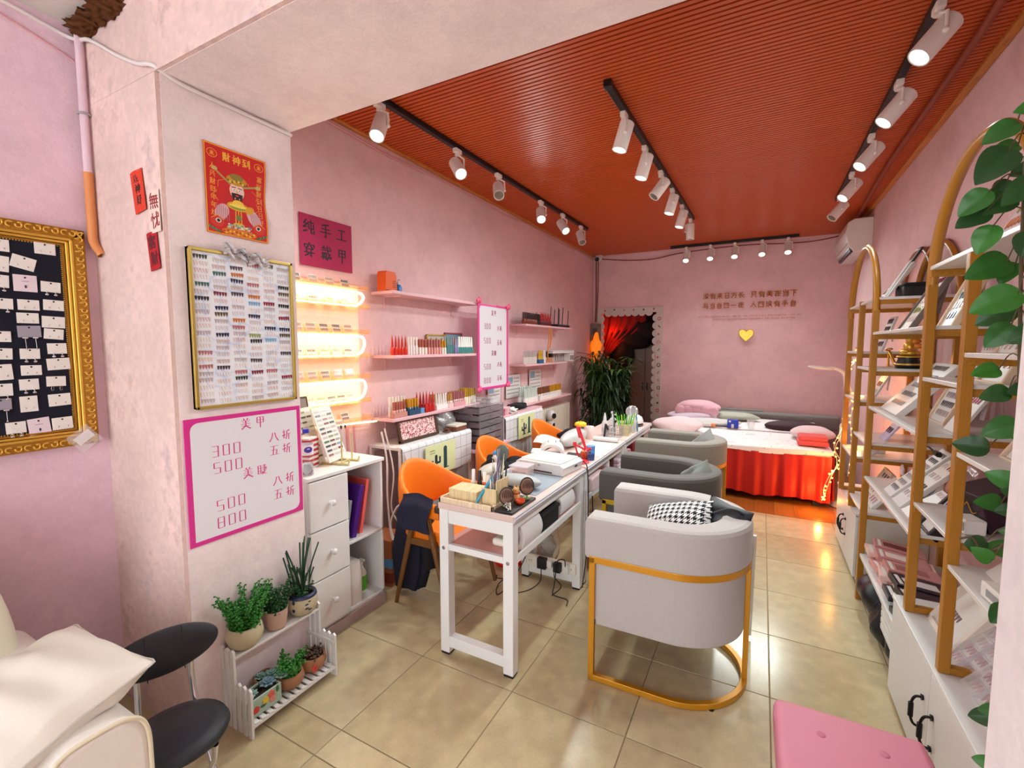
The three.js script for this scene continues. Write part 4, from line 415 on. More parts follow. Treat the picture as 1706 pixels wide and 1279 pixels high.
{ const fold = (label, z, h, d, w, c, tilt, x = -2.11) => solo('folder', label, 'folder', T(J(RB(d, h, w, 0, h / 2, 0, 0.003), RB(d - 0.012, h - 0.01, w * 0.6, -0.004, h / 2, 0, 0.001)), x, 0.456, z, tilt, 0, 0), col(c, 0.5));
  fold('purple folder leaning in the upper open compartment', -1.79, 0.29, 0.3, 0.03, '#4a1280', -0.24); fold('coral folder behind the purple one in the upper compartment', -1.855, 0.305, 0.29, 0.022, '#e8605c', -0.2, -2.12); fold('dark violet folder deep in the upper compartment', -1.765, 0.31, 0.27, 0.02, '#2a1450', -0.12, -2.16); fold('clear grey ring binder leaning in front of the purple folder', -1.745, 0.215, 0.25, 0.02, '#8a9498', -0.2, -2.1); 
  const b = thing('shopping_bag', 'white paper bag in the lower open compartment', 'bag', [-2.06, 0.08, -1.795]); part(b, 'bag', T(loft([0, 0.25, 0.5, 0.75, 1].map((v) => { const r = []; for (let i = 0; i < 24; i++) { const a = i / 24 * 2 * PI, c = Math.cos(a), s = Math.sin(a); r.push([0.11 * Math.sign(c) * Math.pow(Math.abs(c), 0.4) * (1 - 0.06 * v) + 0.006 * Math.sin(a * 3 + v * 5), v * 0.23, 0.055 * Math.sign(s) * Math.pow(Math.abs(s), 0.4) * (1 - 0.25 * v)]); } return r; })), 0, 0, 0), M.paper); part(b, 'handle', tube([[0.03, 0.225, 0.02], [0.04, 0.28, 0.01], [-0.03, 0.28, 0.01], [-0.04, 0.225, 0.02]], 0.003, 20), M.paper);
  const g = thing('spray_bottle', 'green-labelled bottle behind the white bag in the lower compartment', 'bottle', [-2.02, 0.08, -1.885]); part(g, 'body', LA([[0.001, 0], [0.03, 0], [0.032, 0.01], [0.032, 0.12], [0.012, 0.16], [0.012, 0.17]], 20), col('#e8f0e4', 0.3)); part(g, 'label', C(0.0328, 0.0328, 0.085, 0, 0.065, 0, 20), col('#5ac02c', 0.4)); part(g, 'cap', [C(0.013, 0.013, 0.03, 0, 0.18, 0, 14), RX(-0.008, 0.03, 0.19, 0.204, -0.008, 0.008)], M.white_plastic);
  const w = thing('pump_bottle', 'small grey-green pump bottle at the back of the lower compartment', 'bottle', [-2.1, 0.08, -1.745]); part(w, 'body', LA([[0.001, 0], [0.03, 0], [0.03, 0.2], [0.012, 0.23], [0.012, 0.245]], 18), col('#b4c0b4', 0.4)); part(w, 'cap', [C(0.014, 0.014, 0.02, 0, 0.25, 0, 14), RX(-0.006, 0.03, 0.262, 0.272, -0.006, 0.006)], M.white_plastic); }
{ const t = thing('water_bottle', 'clear plastic water bottle with blue cap on the white cabinet', 'bottle', [-1.99, 0.875, -1.525]);
  part(t, 'bottle', LA([[0.001, 0.004], [0.026, 0], [0.033, 0.006], [0.034, 0.02], [0.031, 0.028], [0.034, 0.036], [0.031, 0.044], [0.034, 0.052], [0.031, 0.06], [0.034, 0.068], [0.033, 0.11], [0.033, 0.155], [0.027, 0.185], [0.014, 0.205], [0.0135, 0.218]], 26), M.clear); part(t, 'water', LA([[0.001, 0.006], [0.03, 0.004], [0.03, 0.06], [0.001, 0.06]], 20), mat('water', '#dfeaf2', 0.05, { transmission: 0.9, thickness: 0.02, ior: 1.33 })); part(t, 'label', LA([[0.0338, 0.105], [0.0338, 0.158]], 26), print('bottle_print', canvas(256, 64, (c) => { c.fillStyle = '#eeeaf4'; c.fillRect(0, 0, 256, 64); c.fillStyle = '#4a3aa8'; for (const x of [50, 130, 210]) { c.beginPath(); c.ellipse(x, 30, 26, 18, 0, 0, 6.3); c.fill(); } c.fillStyle = '#fff'; for (const x of [42, 122, 202]) c.fillRect(x, 22, 16, 5); }), 0.3)); part(t, 'cap', C(0.0155, 0.0155, 0.02, 0, 0.224, 0, 20), col('#3038c0', 0.4)); }
const singles = {};
function tipBoard(t, w, h, cols, rows, o = {}) {          // a board in the x-y plane (x sideways, y up), base at y = 0, face to +z
  const { d = 0.012, panel = M.white_plastic, frame = null, fw = 0.012, k = 1.5, m0 = 0.1, tones = 'mixed' } = o;
  part(t, 'panel', RX(-w / 2, w / 2, 0, h, -d, 0, 0.002), panel);
  if (frame) part(t, 'frame', [RX(-w / 2 - fw, -w / 2, -fw, h + fw, -d - 0.004, 0.01), RX(w / 2, w / 2 + fw, -fw, h + fw, -d - 0.004, 0.01), RX(-w / 2, w / 2, h, h + fw, -d - 0.004, 0.01), RX(-w / 2, w / 2, -fw, 0, -d - 0.004, 0.01)], frame);
  const cw = w * (1 - m0) / cols, n = o.n ?? 5, st = tipStrip(n, cw * 0.86 / n, Math.min(k, cw * 0.86 / n / 0.0078));
  for (let c = 0; c < cols; c++) for (let r = 0; r < rows; r++) { const f = rnd(); const mt = tones === 'pink' ? tipMat(['#a8324a', '#c06a7a', '#7a2a3a', '#d89aa4'][Math.floor(f * 4)]) : tones === 'dark' ? tipMat(['#1c1a22', '#2a2630', '#3a3038', '#4a2a3a'][Math.floor(f * 4)]) : tones === 'muted' ? tipMat(['#8a8488', '#6a646a', '#a89ca0', '#55505a', '#b8aaa8'][Math.floor(f * 5)]) : tones === 'violet' ? tipMat(['#5a3a9a', '#7a5ab8', '#3a2a6a'][Math.floor(f * 3)]) : f < 0.35 ? tipMat(loud[Math.floor(rnd(0, 12))]) : tipMat(tipCols[Math.floor(rnd(0, 12))]); const X = -w / 2 + w * m0 / 2 + cw * (c + 0.5), Y = h * (0.94 - 0.88 * r / rows), kk = Math.min(k, cw * 0.86 / n / 0.0078);
    if (n <= 4) { singles[kk] ??= tipStrip(1, 0.01, kk); for (let q = 0; q < n; q++) part(t, 'nail_tip', singles[kk], mt).position.set(X + (q - (n - 1) / 2) * cw * 0.86 / n, Y, 0.0005); } else part(t, 'nail_tip_set', st, mt).position.set(X, Y, 0.0005); } }
function lean(name, label, at, ry, tilt, w, h, cols, rows, o, group) { const t = thing(name, label, 'display board', at, 0, group); t.rotation.order = 'YXZ'; t.rotation.set(tilt, ry, 0); tipBoard(t, w, h, cols, rows, o); return t; }
{ lean('nail_tip_board', 'cream board with three columns of nail tips on an easel on the white cabinet', [-2.04, 0.895, -1.77], PI / 2 + 0.28, -0.35, 0.17, 0.31, 3, 11, { panel: col('#e6e4da', 0.4), k: 2.2, d: 0.006, n: 5 }).userData.category = 'display board';
  lean('nail_tip_board', 'second cream nail tip board half hidden behind the front one on the white cabinet', [-2.09, 0.88, -1.67], PI / 2 + 0.28, -0.3, 0.15, 0.32, 3, 10, { panel: col('#e0dcd0', 0.4), k: 2.2, d: 0.006 });
  const e = thing('easel', 'pale gold easel holding the tilted nail tip board on the white cabinet', 'easel', [-2.0, 0.875, -1.79], PI / 2 + 0.28); part(e, 'stand', [bar([-0.06, 0.006, -0.02], [0.06, 0.006, -0.02], 0.01, 0.012), ...[-0.05, 0.05].flatMap((x) => [bar([x, 0.006, -0.14], [x, 0.006, 0.045], 0.01, 0.012), rod([x, 0.006, 0.04], [x, 0.03, 0.045], 0.005), rod([x, 0.006, 0.0], [x, 0.16, 0.0], 0.004)])], mat('pale_gold', '#cdbf86', 0.35, { metalness: 0.3 }));
  const s = thing('photo_panel', 'dark brown panel leaning on the wall behind the nail tip boards', 'panel', [-2.22, 0.875, -1.66], PI / 2 + 0.1); s.rotation.order = 'YXZ'; s.rotation.x = -0.22; part(s, 'panel', RX(-0.13, 0.13, 0, 0.36, -0.01, 0, 0.003), col('#8a7a70', 0.5)); part(s, 'edge', [RX(-0.136, -0.126, -0.002, 0.366, -0.012, 0.003), RX(0.126, 0.136, -0.002, 0.366, -0.012, 0.003), RX(-0.13, 0.13, 0.356, 0.366, -0.012, 0.003)], M.dark_wood);
  const p = thing('striped_box', 'red and white striped carton behind the water bottle', 'box', [-2.1, 0.875, -1.625], 0.3); part(p, 'carton', RX(-0.03, 0.03, 0, 0.165, -0.04, 0.04), M.paper); for (let i = 0; i < 6; i++) part(p, 'stripe', RX(-0.031, 0.031, 0.012 + i * 0.026, 0.025 + i * 0.026, -0.041, 0.041, 0.001), col('#b8202c', 0.5));
  const b = thing('frosted_bag', 'frosted clear bag standing at the back of the white cabinet', 'bag', [-2.24, 0.875, -1.9]); part(b, 'bag', loft([0, 0.3, 0.6, 1].map((v) => Array.from({ length: 20 }, (_, i) => { const a = i / 20 * 2 * PI; return [0.07 * Math.cos(a) * (1 - 0.3 * v) + 0.01 * Math.sin(a * 4 + v * 8), v * 0.2, 0.08 * Math.sin(a) * (1 - 0.1 * v)]; }))), M.frosted); part(b, 'earrings', [0, 1, 2].map((i) => S(0.008, 0.075, 0.17, -0.03 + i * 0.03, 0.5, 1.6, 0.7, 8)), M.dark_steel); }

// ---------- acrylic rack with warm LED strips on the wall over the cabinet ----------
{ const t = thing('acrylic_rack', 'clear acrylic ledge rack lit by a winding warm LED strip on the left wall', 'display rack', [0, 0, 0]); const X = -2.395, z0 = -2.27, z1 = -1.72;
  part(t, 'back_panel', RX(X, X + 0.006, 1.0, 1.92, z0, z1, 0.002), mat('rack_back', '#f6e2d6', 0.5));
  const ys = [1.885, 1.765, 1.6, 1.445, 1.31, 1.15, 1.03];
  ys.forEach((y) => part(t, 'ledge', [RX(X, X + 0.085, y, y + 0.005, z0 - 0.02, z1, 0.001), RX(X + 0.08, X + 0.085, y, y + 0.028, z0 - 0.02, z1, 0.001), RX(X, X + 0.085, y, y + 0.028, z0 - 0.02, z0 - 0.015, 0.001)], M.clear_warm));
  for (const [a, b] of [[0, 1], [2, 3], [4, 5]]) { const ya = ys[a] - 0.014, yb = ys[b] + 0.016; part(t, 'led_strip', [bar([X + 0.05, ya, z1], [X + 0.05, ya, z0 + 0.05], 0.01, 0.014), tube([[X + 0.05, ya, z0 + 0.05], [X + 0.055, ya - 0.012, z0 + 0.012], [X + 0.06, (ya + yb) / 2 + 0.01, z0 + 0.005], [X + 0.055, yb + 0.02, z0 + 0.03], [X + 0.05, yb, z0 + 0.07]], 0.008, 24, 8), bar([X + 0.05, yb, z0 + 0.07], [X + 0.05, yb, z1], 0.008, 0.01)], M.led_warm);
    for (const [y, w] of [[ya - 0.012, 1], [yb + 0.012, 0.6]]) { const l = new THREE.RectAreaLight('#ffd9a0', STRIP * 2.2 * w, 0.5, 0.012); l.position.set(X + 0.062, y, (z0 + z1) / 2); l.lookAt(X, y - 0.01, (z0 + z1) / 2); scene.add(l); const l2 = new THREE.RectAreaLight('#ffd9a0', STRIP * 2.2 * w, 0.5, 0.012); l2.position.set(X + 0.066, y, (z0 + z1) / 2); l2.lookAt(0, y - 0.2, (z0 + z1) / 2); scene.add(l2); } }
  part(t, 'led_strip', bar([X + 0.05, ys[6] + 0.012, z1], [X + 0.05, ys[6] - 0.03, z0 - 0.1], 0.008, 0.01), M.led_warm);
  const box = []; const counts = [4, 4, 5, 5, 5, 6, 3], rowN = ['top', 'second', 'third', 'fourth', 'fifth', 'sixth', 'lowest'];
  ys.forEach((y, r) => { for (let i = 0; i < counts[r]; i++) { const z = z1 - 0.06 - i * (0.43 / (counts[r] - 0.4)); const b = thing('nail_tip_box', `clear false nail box on the ${rowN[r]} ledge of the lit rack, ${ORD[i]} from left`, 'box', [X + 0.05, y + 0.006, z], PI / 2 + 0.05, `false nail boxes on the ${rowN[r]} ledge of the lit rack`); b.rotation.order = 'YXZ'; b.rotation.x = -0.35; part(b, 'case', RX(-0.036, 0.036, 0, 0.062, -0.012, 0, 0.003), M.clear_bag); part(b, 'card', RX(-0.033, 0.033, 0.003, 0.058, -0.01, -0.008), mat('box_card_' + r + i, '#efe2dc', 0.6)); const dk = (r * 3 + i * 5) % 7 < 3; part(b, 'false_nails', [0, 1].flatMap((k) => [tipStrip(5, 0.0118, 1.6).translate(0, 0.054 - k * 0.026, -0.007)]), tipMat(dk ? ['#3a2420', '#5a3030', '#6a4a30'][i % 3] : ['#c8a8a0', '#b8a098', '#c89a70', '#a8a0a0'][i % 4])); } }); }
// ---------- pink wall shelves ----------
const shelfBoard = (label, y, z0, z1) => { const t = thing('wall_shelf', label, 'shelf', [-2.3, y, (z0 + z1) / 2]); part(t, 'board', RX(-0.1, 0.1, -0.022, 0, -(z1 - z0) / 2, (z1 - z0) / 2, 0.004), M.pink_shelf); for (const s of [-1, 1]) part(t, 'bracket', [RX(-0.098, 0.06, -0.03, -0.022, s * (z1 - z0) * 0.38 - 0.012, s * (z1 - z0) * 0.38 + 0.012, 0.002), RX(-0.1, -0.09, -0.11, -0.022, s * (z1 - z0) * 0.38 - 0.012, s * (z1 - z0) * 0.38 + 0.012, 0.002)], M.pink_shelf); return t; };
const YA = [1.897, 1.458, 1.02], YB = [1.757, 1.325, 0.9];
shelfBoard('top pink wall shelf of the near set, holding the orange carton', YA[0], -3.47, -2.40); shelfBoard('middle pink wall shelf of the near set, lined with polish bottles', YA[1], -3.45, -2.40); shelfBoard('lowest pink wall shelf of the near set, crowded with polish bottles', YA[2], -3.49, -2.38);
shelfBoard('top pink wall shelf of the far set, with the black router', YB[0], -5.76, -4.4); shelfBoard('middle pink wall shelf of the far set', YB[1], -5.76, -4.4); shelfBoard('lowest pink wall shelf of the far set, above the radiator', YB[2], -5.76, -4.36);
const prof = {
  pointed: [[[0.001, 0], [0.011, 0], [0.013, 0.006], [0.0135, 0.03], [0.01, 0.042], [0.0065, 0.045]], [[0.0075, 0.044], [0.0085, 0.046], [0.0078, 0.066], [0.005, 0.088], [0.0012, 0.11], [0.0002, 0.112]]],
  cone: [[[0.001, 0], [0.014, 0], [0.0155, 0.004], [0.0145, 0.03], [0.011, 0.038]], [[0.011, 0.037], [0.0115, 0.041], [0.0085, 0.075], [0.0075, 0.094], [0.006, 0.098], [0.001, 0.099]]],
  square: [[[0.001, 0], [0.012, 0], [0.013, 0.003], [0.013, 0.036], [0.0085, 0.041]], [[0.0085, 0.04], [0.0092, 0.043], [0.0088, 0.084], [0.0075, 0.087], [0.001, 0.088]]],
  slim: [[[0.001, 0], [0.0095, 0], [0.01, 0.003], [0.01, 0.05], [0.007, 0.056]], [[0.0075, 0.055], [0.0078, 0.1], [0.006, 0.103], [0.001, 0.104]]],
  round: [[[0.001, 0], [0.012, 0], [0.0155, 0.008], [0.0155, 0.026], [0.009, 0.038]], [[0.0095, 0.037], [0.012, 0.042], [0.0118, 0.076], [0.008, 0.08], [0.001, 0.081]]],
};
const lathed = {}; for (const k in prof) lathed[k] = prof[k].map((p) => { const g = LA(p, k === 'square' ? 4 : 12); return k === 'square' ? J(g.toNonIndexed()).rotateY(PI / 4) : g; });
for (const g of lathed.square) g.computeVertexNormals();
const WX = -2.3;
function row(kind, body, cap, n, z0, pitch, x, y, label, group, s = 1, jit = 0.002) {
  let proto; for (let i = 0; i < n; i++) { const at = [x + rnd(-jit, jit), y, z0 - i * pitch];
    if (!proto) { proto = thing('polish_bottle', label + ', first from left', 'nail polish', at, rnd(-0.2, 0.2), group); proto.scale.setScalar(s); part(proto, 'bottle', lathed[kind][0], body); part(proto, 'cap', lathed[kind][1], cap); proto.scale.set(s * 1.05, s * 1.25, s * 1.05); } else dup(proto, at, rnd(-0.2, 0.2), label + `, ${ORD[i]} from left`); }
  }
const tray = (label, c, z0, z1, x, y, h = 0.035, w = 0.034) => { const t = thing('bottle_holder', label, 'box', [x, y, (z0 + z1) / 2]); const d = Math.abs(z1 - z0) / 2; part(t, 'carton', [RX(-w / 2, w / 2, 0, 0.003, -d, d, 0.001), RX(w / 2 - 0.002, w / 2, 0, h, -d, d, 0.0008), RX(-w / 2, -w / 2 + 0.002, 0, h * 0.8, -d, d, 0.0008), RX(-w / 2, w / 2, 0, h, d - 0.002, d, 0.0008), RX(-w / 2, w / 2, 0, h, -d, -d + 0.002, 0.0008)], col(c, 0.5)); };
// near set, middle shelf
const G = (c, r = 0.2) => col(c, r);
row('pointed', G('#d8301a'), G('#c0281a'), 5, -2.43, 0.034, -2.245, YA[1], 'pointed red bottle at the near end of the middle near shelf', 'pointed red bottles on the middle near shelf');
row('slim', G('#f0e6e2'), G('#eee4da'), 4, -2.595, 0.03, -2.245, YA[1], 'tall white bottle beside the pointed red ones on the middle near shelf', 'tall white bottles on the middle near shelf');
row('square', G('#eadcd2'), G('#a8584a'), 3, -2.715, 0.034, -2.24, YA[1], 'white bottle with a rusty brown cap on the middle near shelf', 'brown-capped white bottles on the middle near shelf', 1.05);
row('square', G('#d89a92'), G('#b06a64'), 5, -2.82, 0.034, -2.24, YA[1], 'rose bottle with a dusky cap on the middle near shelf', 'rose bottles on the middle near shelf', 1.05);
row('square', G('#e6e0d6'), G('#c89018'), 2, -2.985, 0.032, -2.235, YA[1], 'white bottle with a yellow gold cap on the middle near shelf', 'gold-capped bottles on the middle near shelf');
row('slim', G('#5a8a8c'), G('#7a9a9c'), 5, -3.045, 0.026, -2.25, YA[1], 'grey-teal slim bottle on the middle near shelf', 'teal slim bottles on the middle near shelf', 1.05);
row('pointed', G('#8a86b8'), G('#a8a4c8'), 2, -3.165, 0.028, -2.23, YA[1], 'lilac pointed bottle beside the teal ones on the middle near shelf', 'lilac bottles on the middle near shelf', 0.9);
row('cone', G('#4a8a88'), G('#eef0ec'), 7, -3.205, 0.03, -2.225, YA[1], 'conical bottle of white fading to teal on the middle near shelf', 'white and teal conical bottles on the middle near shelf', 1.15);
row('square', G('#e0d2b0'), G('#b09468'), 3, -3.395, 0.022, -2.245, YA[1], 'tan-capped cream bottle at the end of the middle near shelf', 'tan-capped bottles on the middle near shelf');
row('square', G('#c8a098'), G('#8a4a3a'), 9, -2.73, 0.034, -2.29, YA[1], 'brown-capped bottle in the back row of the middle near shelf', 'back row bottles on the middle near shelf');
// near set, lowest shelf
tray('dusty rose carton of five bottles at the near end of the lowest near shelf', '#c88a80', -2.405, -2.545, -2.235, YA[2]); row('square', G('#d8a498'), G('#a85a50'), 5, -2.42, 0.027, -2.235, YA[2] + 0.003, 'rose brown bottle in the dusty rose carton on the lowest near shelf', 'bottles in the dusty rose carton');
row('slim', G('#eae2d8'), G('#efe8d8'), 6, -2.44, 0.03, -2.29, YA[2], 'white slim bottle behind the rose carton on the lowest near shelf', 'white slim bottles on the lowest near shelf', 1.1);
tray('deep blue carton of gold-capped bottles on the lowest near shelf', '#1c4a6a', -2.565, -2.69, -2.235, YA[2]); row('square', G('#3a5a78'), G('#c8901c'), 4, -2.582, 0.03, -2.235, YA[2] + 0.003, 'gold-capped bottle in the deep blue carton on the lowest near shelf', 'bottles in the deep blue carton', 1.05);
row('square', G('#3a5a78'), G('#b8801c'), 5, -2.58, 0.03, -2.28, YA[2], 'gold-capped bottle behind the deep blue carton on the lowest near shelf', 'gold-capped bottles behind the blue cartons', 1.05);
tray('light blue carton beside the deep blue one on the lowest near shelf', '#5a9ac8', -2.692, -2.735, -2.235, YA[2], 0.04);
row('pointed', G('#c81c1c'), G('#c01818'), 3, -2.765, 0.04, -2.225, YA[2], 'red pointed bottle in the front row of the lowest near shelf', 'front pointed red bottles on the lowest near shelf', 1.12); row('pointed', G('#b01818'), G('#a81414'), 4, -2.71, 0.038, -2.27, YA[2], 'red pointed bottle in the back row of the lowest near shelf', 'rear pointed red bottles on the lowest near shelf', 1.12);
tray('white flower-print carton on the lowest near shelf', '#f0e6e4', -2.885, -3.035, -2.235, YA[2]); row('cone', G('#efe6e2'), G('#e6dcd6'), 5, -2.9, 0.03, -2.235, YA[2] + 0.003, 'white conical bottle in the flower-print carton on the lowest near shelf', 'white bottles in the flower-print carton');
row('square', G('#e8d8c8'), G('#b08a4a'), 7, -2.9, 0.03, -2.285, YA[2], 'antique gold capped bottle in the back row of the lowest near shelf', 'antique gold capped bottles on the lowest near shelf', 1.1);
tray('pale pink carton in the middle of the lowest near shelf', '#e8c4c0', -3.04, -3.115, -2.235, YA[2]); row('square', G('#e6cac0'), G('#b88c50'), 3, -3.05, 0.026, -2.235, YA[2] + 0.003, 'bronze-capped bottle in the pale pink carton on the lowest near shelf', 'bottles in the pale pink carton');
tray('rose lettered carton on the lowest near shelf', '#d89aa0', -3.12, -3.29, -2.235, YA[2]); row('square', G('#d8a8a8'), G('#a8646a'), 6, -3.133, 0.028, -2.235, YA[2] + 0.003, 'mauve-capped bottle in the rose lettered carton on the lowest near shelf', 'bottles in the rose lettered carton', 1.08); row('square', G('#d8b0a8'), G('#b07a50'), 6, -3.13, 0.03, -2.285, YA[2], 'copper-capped bottle behind the rose lettered carton', 'copper-capped bottles on the lowest near shelf', 1.12);
row('square', G('#e6ddc8'), G('#b8922c'), 4, -3.305, 0.027, -2.24, YA[2], 'tall gold capped bottle in front on the lowest near shelf', 'tall gold capped bottles on the lowest near shelf', 1.25); row('square', G('#e6ddc8'), G('#b8922c'), 4, -3.31, 0.027, -2.285, YA[2], 'tall gold capped bottle at the back of the lowest near shelf', 'rear gold capped bottles on the lowest near shelf', 1.25);
row('slim', G('#e8ecd8'), G('#c8a850'), 3, -3.42, 0.026, -2.245, YA[2], 'slim pale bottle at the far end of the lowest near shelf', 'slim pale bottles on the lowest near shelf');
solo('jar', 'small round frosted jar at the far end of the lowest near shelf', 'jar', T(LA([[0.001, 0], [0.016, 0], [0.022, 0.012], [0.02, 0.028], [0.012, 0.036], [0.001, 0.038]], 18), -2.222, YA[2], -3.4), M.frosted);
// far set
row('round', G('#7a3420'), G('#3a1c18'), 8, -4.45, 0.042, -2.25, YB[0], 'round brown bottle with a dark cap on the top far shelf', 'round brown bottles on the top far shelf', 1.25); row('square', G('#1c181c'), G('#141216'), 2, -4.79, 0.04, -2.25, YB[0], 'black bottle between the brown and red ones on the top far shelf', 'black bottles on the top far shelf', 1.2); row('pointed', G('#6a1418'), G('#c0202c'), 8, -4.87, 0.04, -2.25, YB[0], 'dark bottle with a pointed red cap on the top far shelf', 'pointed red bottles on the top far shelf', 1.1); row('pointed', G('#5a1418'), G('#a81c28'), 7, -4.86, 0.042, -2.3, YB[0], 'pointed red capped bottle in the back row of the top far shelf', 'rear pointed red bottles on the top far shelf', 1.15);
row('slim', G('#d8d0cc'), G('#b8aeac'), 9, -4.44, 0.036, -2.24, YB[1], 'clear grey capped slim bottle on the middle far shelf', 'grey slim bottles on the middle far shelf', 1.1); tray('small blue carton on the middle far shelf', '#1c5a88', -4.76, -4.88, -2.225, YB[1], 0.045); row('slim', G('#d8b020'), G('#d0a418'), 3, -4.785, 0.034, -2.225, YB[1] + 0.003, 'yellow-capped bottle in the small blue carton on the middle far shelf', 'yellow bottles in the small blue carton', 1.1);
row('slim', G('#eee8e4'), G('#e8e2de'), 2, -4.93, 0.04, -2.235, YB[1], 'white slim bottle beside the blue carton on the middle far shelf', 'white slim bottles on the middle far shelf', 1.15); row('square', G('#d8a080'), G('#1c1a1e'), 5, -5.02, 0.042, -2.24, YB[1], 'skin-toned bottle with a black cap on the middle far shelf', 'black-capped bottles on the middle far shelf', 1.2); row('slim', G('#c0b8b4'), G('#8a8684'), 9, -5.24, 0.05, -2.25, YB[1], 'grey-capped bottle under the white box on the middle far shelf', 'bottles under the white box on the middle far shelf', 0.95);
row('cone', G('#f0ece8'), G('#c8d4cc'), 8, -4.42, 0.042, -2.225, YB[2], 'pale green capped bottle in the front row of the lowest far shelf', 'pale green capped bottles on the lowest far shelf', 1.3); row('cone', G('#f0ece8'), G('#c0ccc4'), 7, -4.42, 0.044, -2.28, YB[2], 'pale green capped bottle in the second row of the lowest far shelf', 'second row pale green capped bottles', 1.5);
row('square', G('#efe8e4'), G('#8a5a3a'), 8, -4.8, 0.042, -2.24, YB[2], 'white bottle with a brown cap on the lowest far shelf', 'brown-capped bottles on the lowest far shelf', 1.35); row('square', G('#f2eeea'), G('#c8921c'), 8, -5.16, 0.045, -2.25, YB[2], 'white bottle with a golden cap on the lowest far shelf', 'golden capped bottles on the lowest far shelf', 1.35);
tray('white carton holding bottles on the lowest far shelf', '#f2ecea', -4.78, -5.3, -2.222, YB[2], 0.05, 0.03);
{ const t = thing('router', 'black router with six upright aerials at the far end of the top far shelf', 'router', [-2.27, YB[0], -5.5]); part(t, 'body', RX(-0.07, 0.06, 0.004, 0.034, -0.2, 0.2, 0.012), M.black_plastic); [-0.19, -0.09, 0.0, 0.07, 0.13, 0.19].forEach((z, i) => part(t, 'aerial', bar([i % 2 ? -0.05 : 0.03, 0.03, z], [(i % 2 ? -0.05 : 0.03) + 0.01, 0.22 + 0.015 * (i % 3), z + 0.012 * Math.sin(i * 2)], 0.012, 0.008), M.black_plastic)); }
{ const t = thing('flat_box', 'long white box laid over the bottles at the far end of the middle far shelf', 'box', [-2.27, YB[1] + 0.108, -5.42]); part(t, 'body', RX(-0.08, 0.09, 0, 0.036, -0.36, 0.34, 0.004), M.white_plastic); part(t, 'lid_edge', RX(-0.082, 0.092, 0.024, 0.03, -0.362, 0.342, 0.002), col('#a09a98', 0.5)); const b = thing('flat_box', 'white grey-sided box standing at the far end of the middle far shelf', 'box', [-2.24, YB[1], -5.62]); part(b, 'body', RX(-0.06, 0.07, 0, 0.1, -0.12, 0.02, 0.004), M.white_plastic); part(b, 'panel', RX(0.068, 0.073, 0.02, 0.08, -0.11, 0.01, 0.002), col('#8a8480', 0.5)); }
solo('hanging_strap', 'orange strap hanging from the top far shelf down to the middle one', 'strap', J(tube([[-2.21, 1.74, -5.02], [-2.21, 1.6, -5.03], [-2.21, 1.5, -5.0], [-2.22, 1.35, -5.02]], 0.006, 20), tube([[-2.2, 1.74, -5.05], [-2.195, 1.62, -5.06], [-2.2, 1.5, -5.03]], 0.008, 16)), col('#d8861c', 0.6));
{ const mk = (label, z, y, w, h, x = -2.382) => { const t = thing('instruction_card', label, 'card', [x, y, z], PI / 2); part(t, 'card', RX(-w / 2, w / 2, -h / 2, h / 2, -0.004, 0, 0.001), col('#e2ddda', 0.5)); part(t, 'blue_photo', RX(-w * 0.42, -w * 0.05, h * 0.12, h * 0.4, 0, 0.0015, 0.0005), col('#8ab0c8', 0.5)); for (let i = 0; i < 5; i++) part(t, 'text_line', RX(i < 2 ? 0.02 * w : -w * 0.42, w * 0.4, h * (0.34 - i * 0.16) - 0.004, h * (0.34 - i * 0.16) + 0.004, 0, 0.0012, 0.0004), col('#8a868a', 0.6)); part(t, 'edge', [RX(-w / 2 - 0.004, -w / 2, -h / 2, h / 2, -0.004, 0.003, 0.001), RX(w / 2, w / 2 + 0.004, -h / 2, h / 2, -0.004, 0.003, 0.001), RX(-w / 2, w / 2, h / 2, h / 2 + 0.004, -0.004, 0.003, 0.001)], col('#a87a80', 0.5)); };
  mk('pale printed card with a blue photo behind the lowest far shelf, nearer one', -4.46, 1.085, 0.34, 0.25); mk('pale printed card with a blue photo behind the lowest far shelf, farther one', -5.02, 1.115, 0.34, 0.26); mk('white note with two printed lines on the wall under the tall price sign', -4.05, 1.02, 0.26, 0.22); mk('white shop card low on the wall between the two shelf sets', -3.75, 0.95, 0.14, 0.13); }
{ const t = thing('orange_carton', 'orange carton standing on the top near shelf', 'box', [-2.32, YA[0], -2.47], 0.1); part(t, 'carton', EX(shape([[-0.06, 0], [0.06, 0], [0.055, 0.115], [0.04, 0.135], [-0.05, 0.135], [-0.06, 0.12]]), 0.07, 0.002).rotateY(PI / 2).translate(-0.03, 0, 0), col('#e05a08', 0.5)); part(t, 'print', [0, 1, 2, 3].map((i) => RX(0.041, 0.043, 0.03 + i * 0.013, 0.036 + i * 0.013, -0.045, -0.01 - 0.006 * (i % 2), 0.0004)), col('#8a3a08', 0.5)); part(t, 'dark_base', RX(-0.031, 0.0435, 0, 0.01, -0.0615, 0.0615, 0.001), col('#5a1c10', 0.5));
  const b = thing('pump_bottle', 'small blue pump bottle beside the orange carton on the top near shelf', 'bottle', [-2.31, YA[0], -2.575]); part(b, 'body', LA([[0.001, 0], [0.026, 0], [0.028, 0.006], [0.027, 0.045], [0.016, 0.06], [0.01, 0.062]], 18), col('#2a78b8', 0.3)); part(b, 'pump', [C(0.012, 0.012, 0.014, 0, 0.068, 0, 14), rod([0, 0.07, 0], [0, 0.092, 0], 0.004), RX(-0.006, 0.024, 0.09, 0.098, -0.006, 0.006)], col('#c8d4dc', 0.3)); }
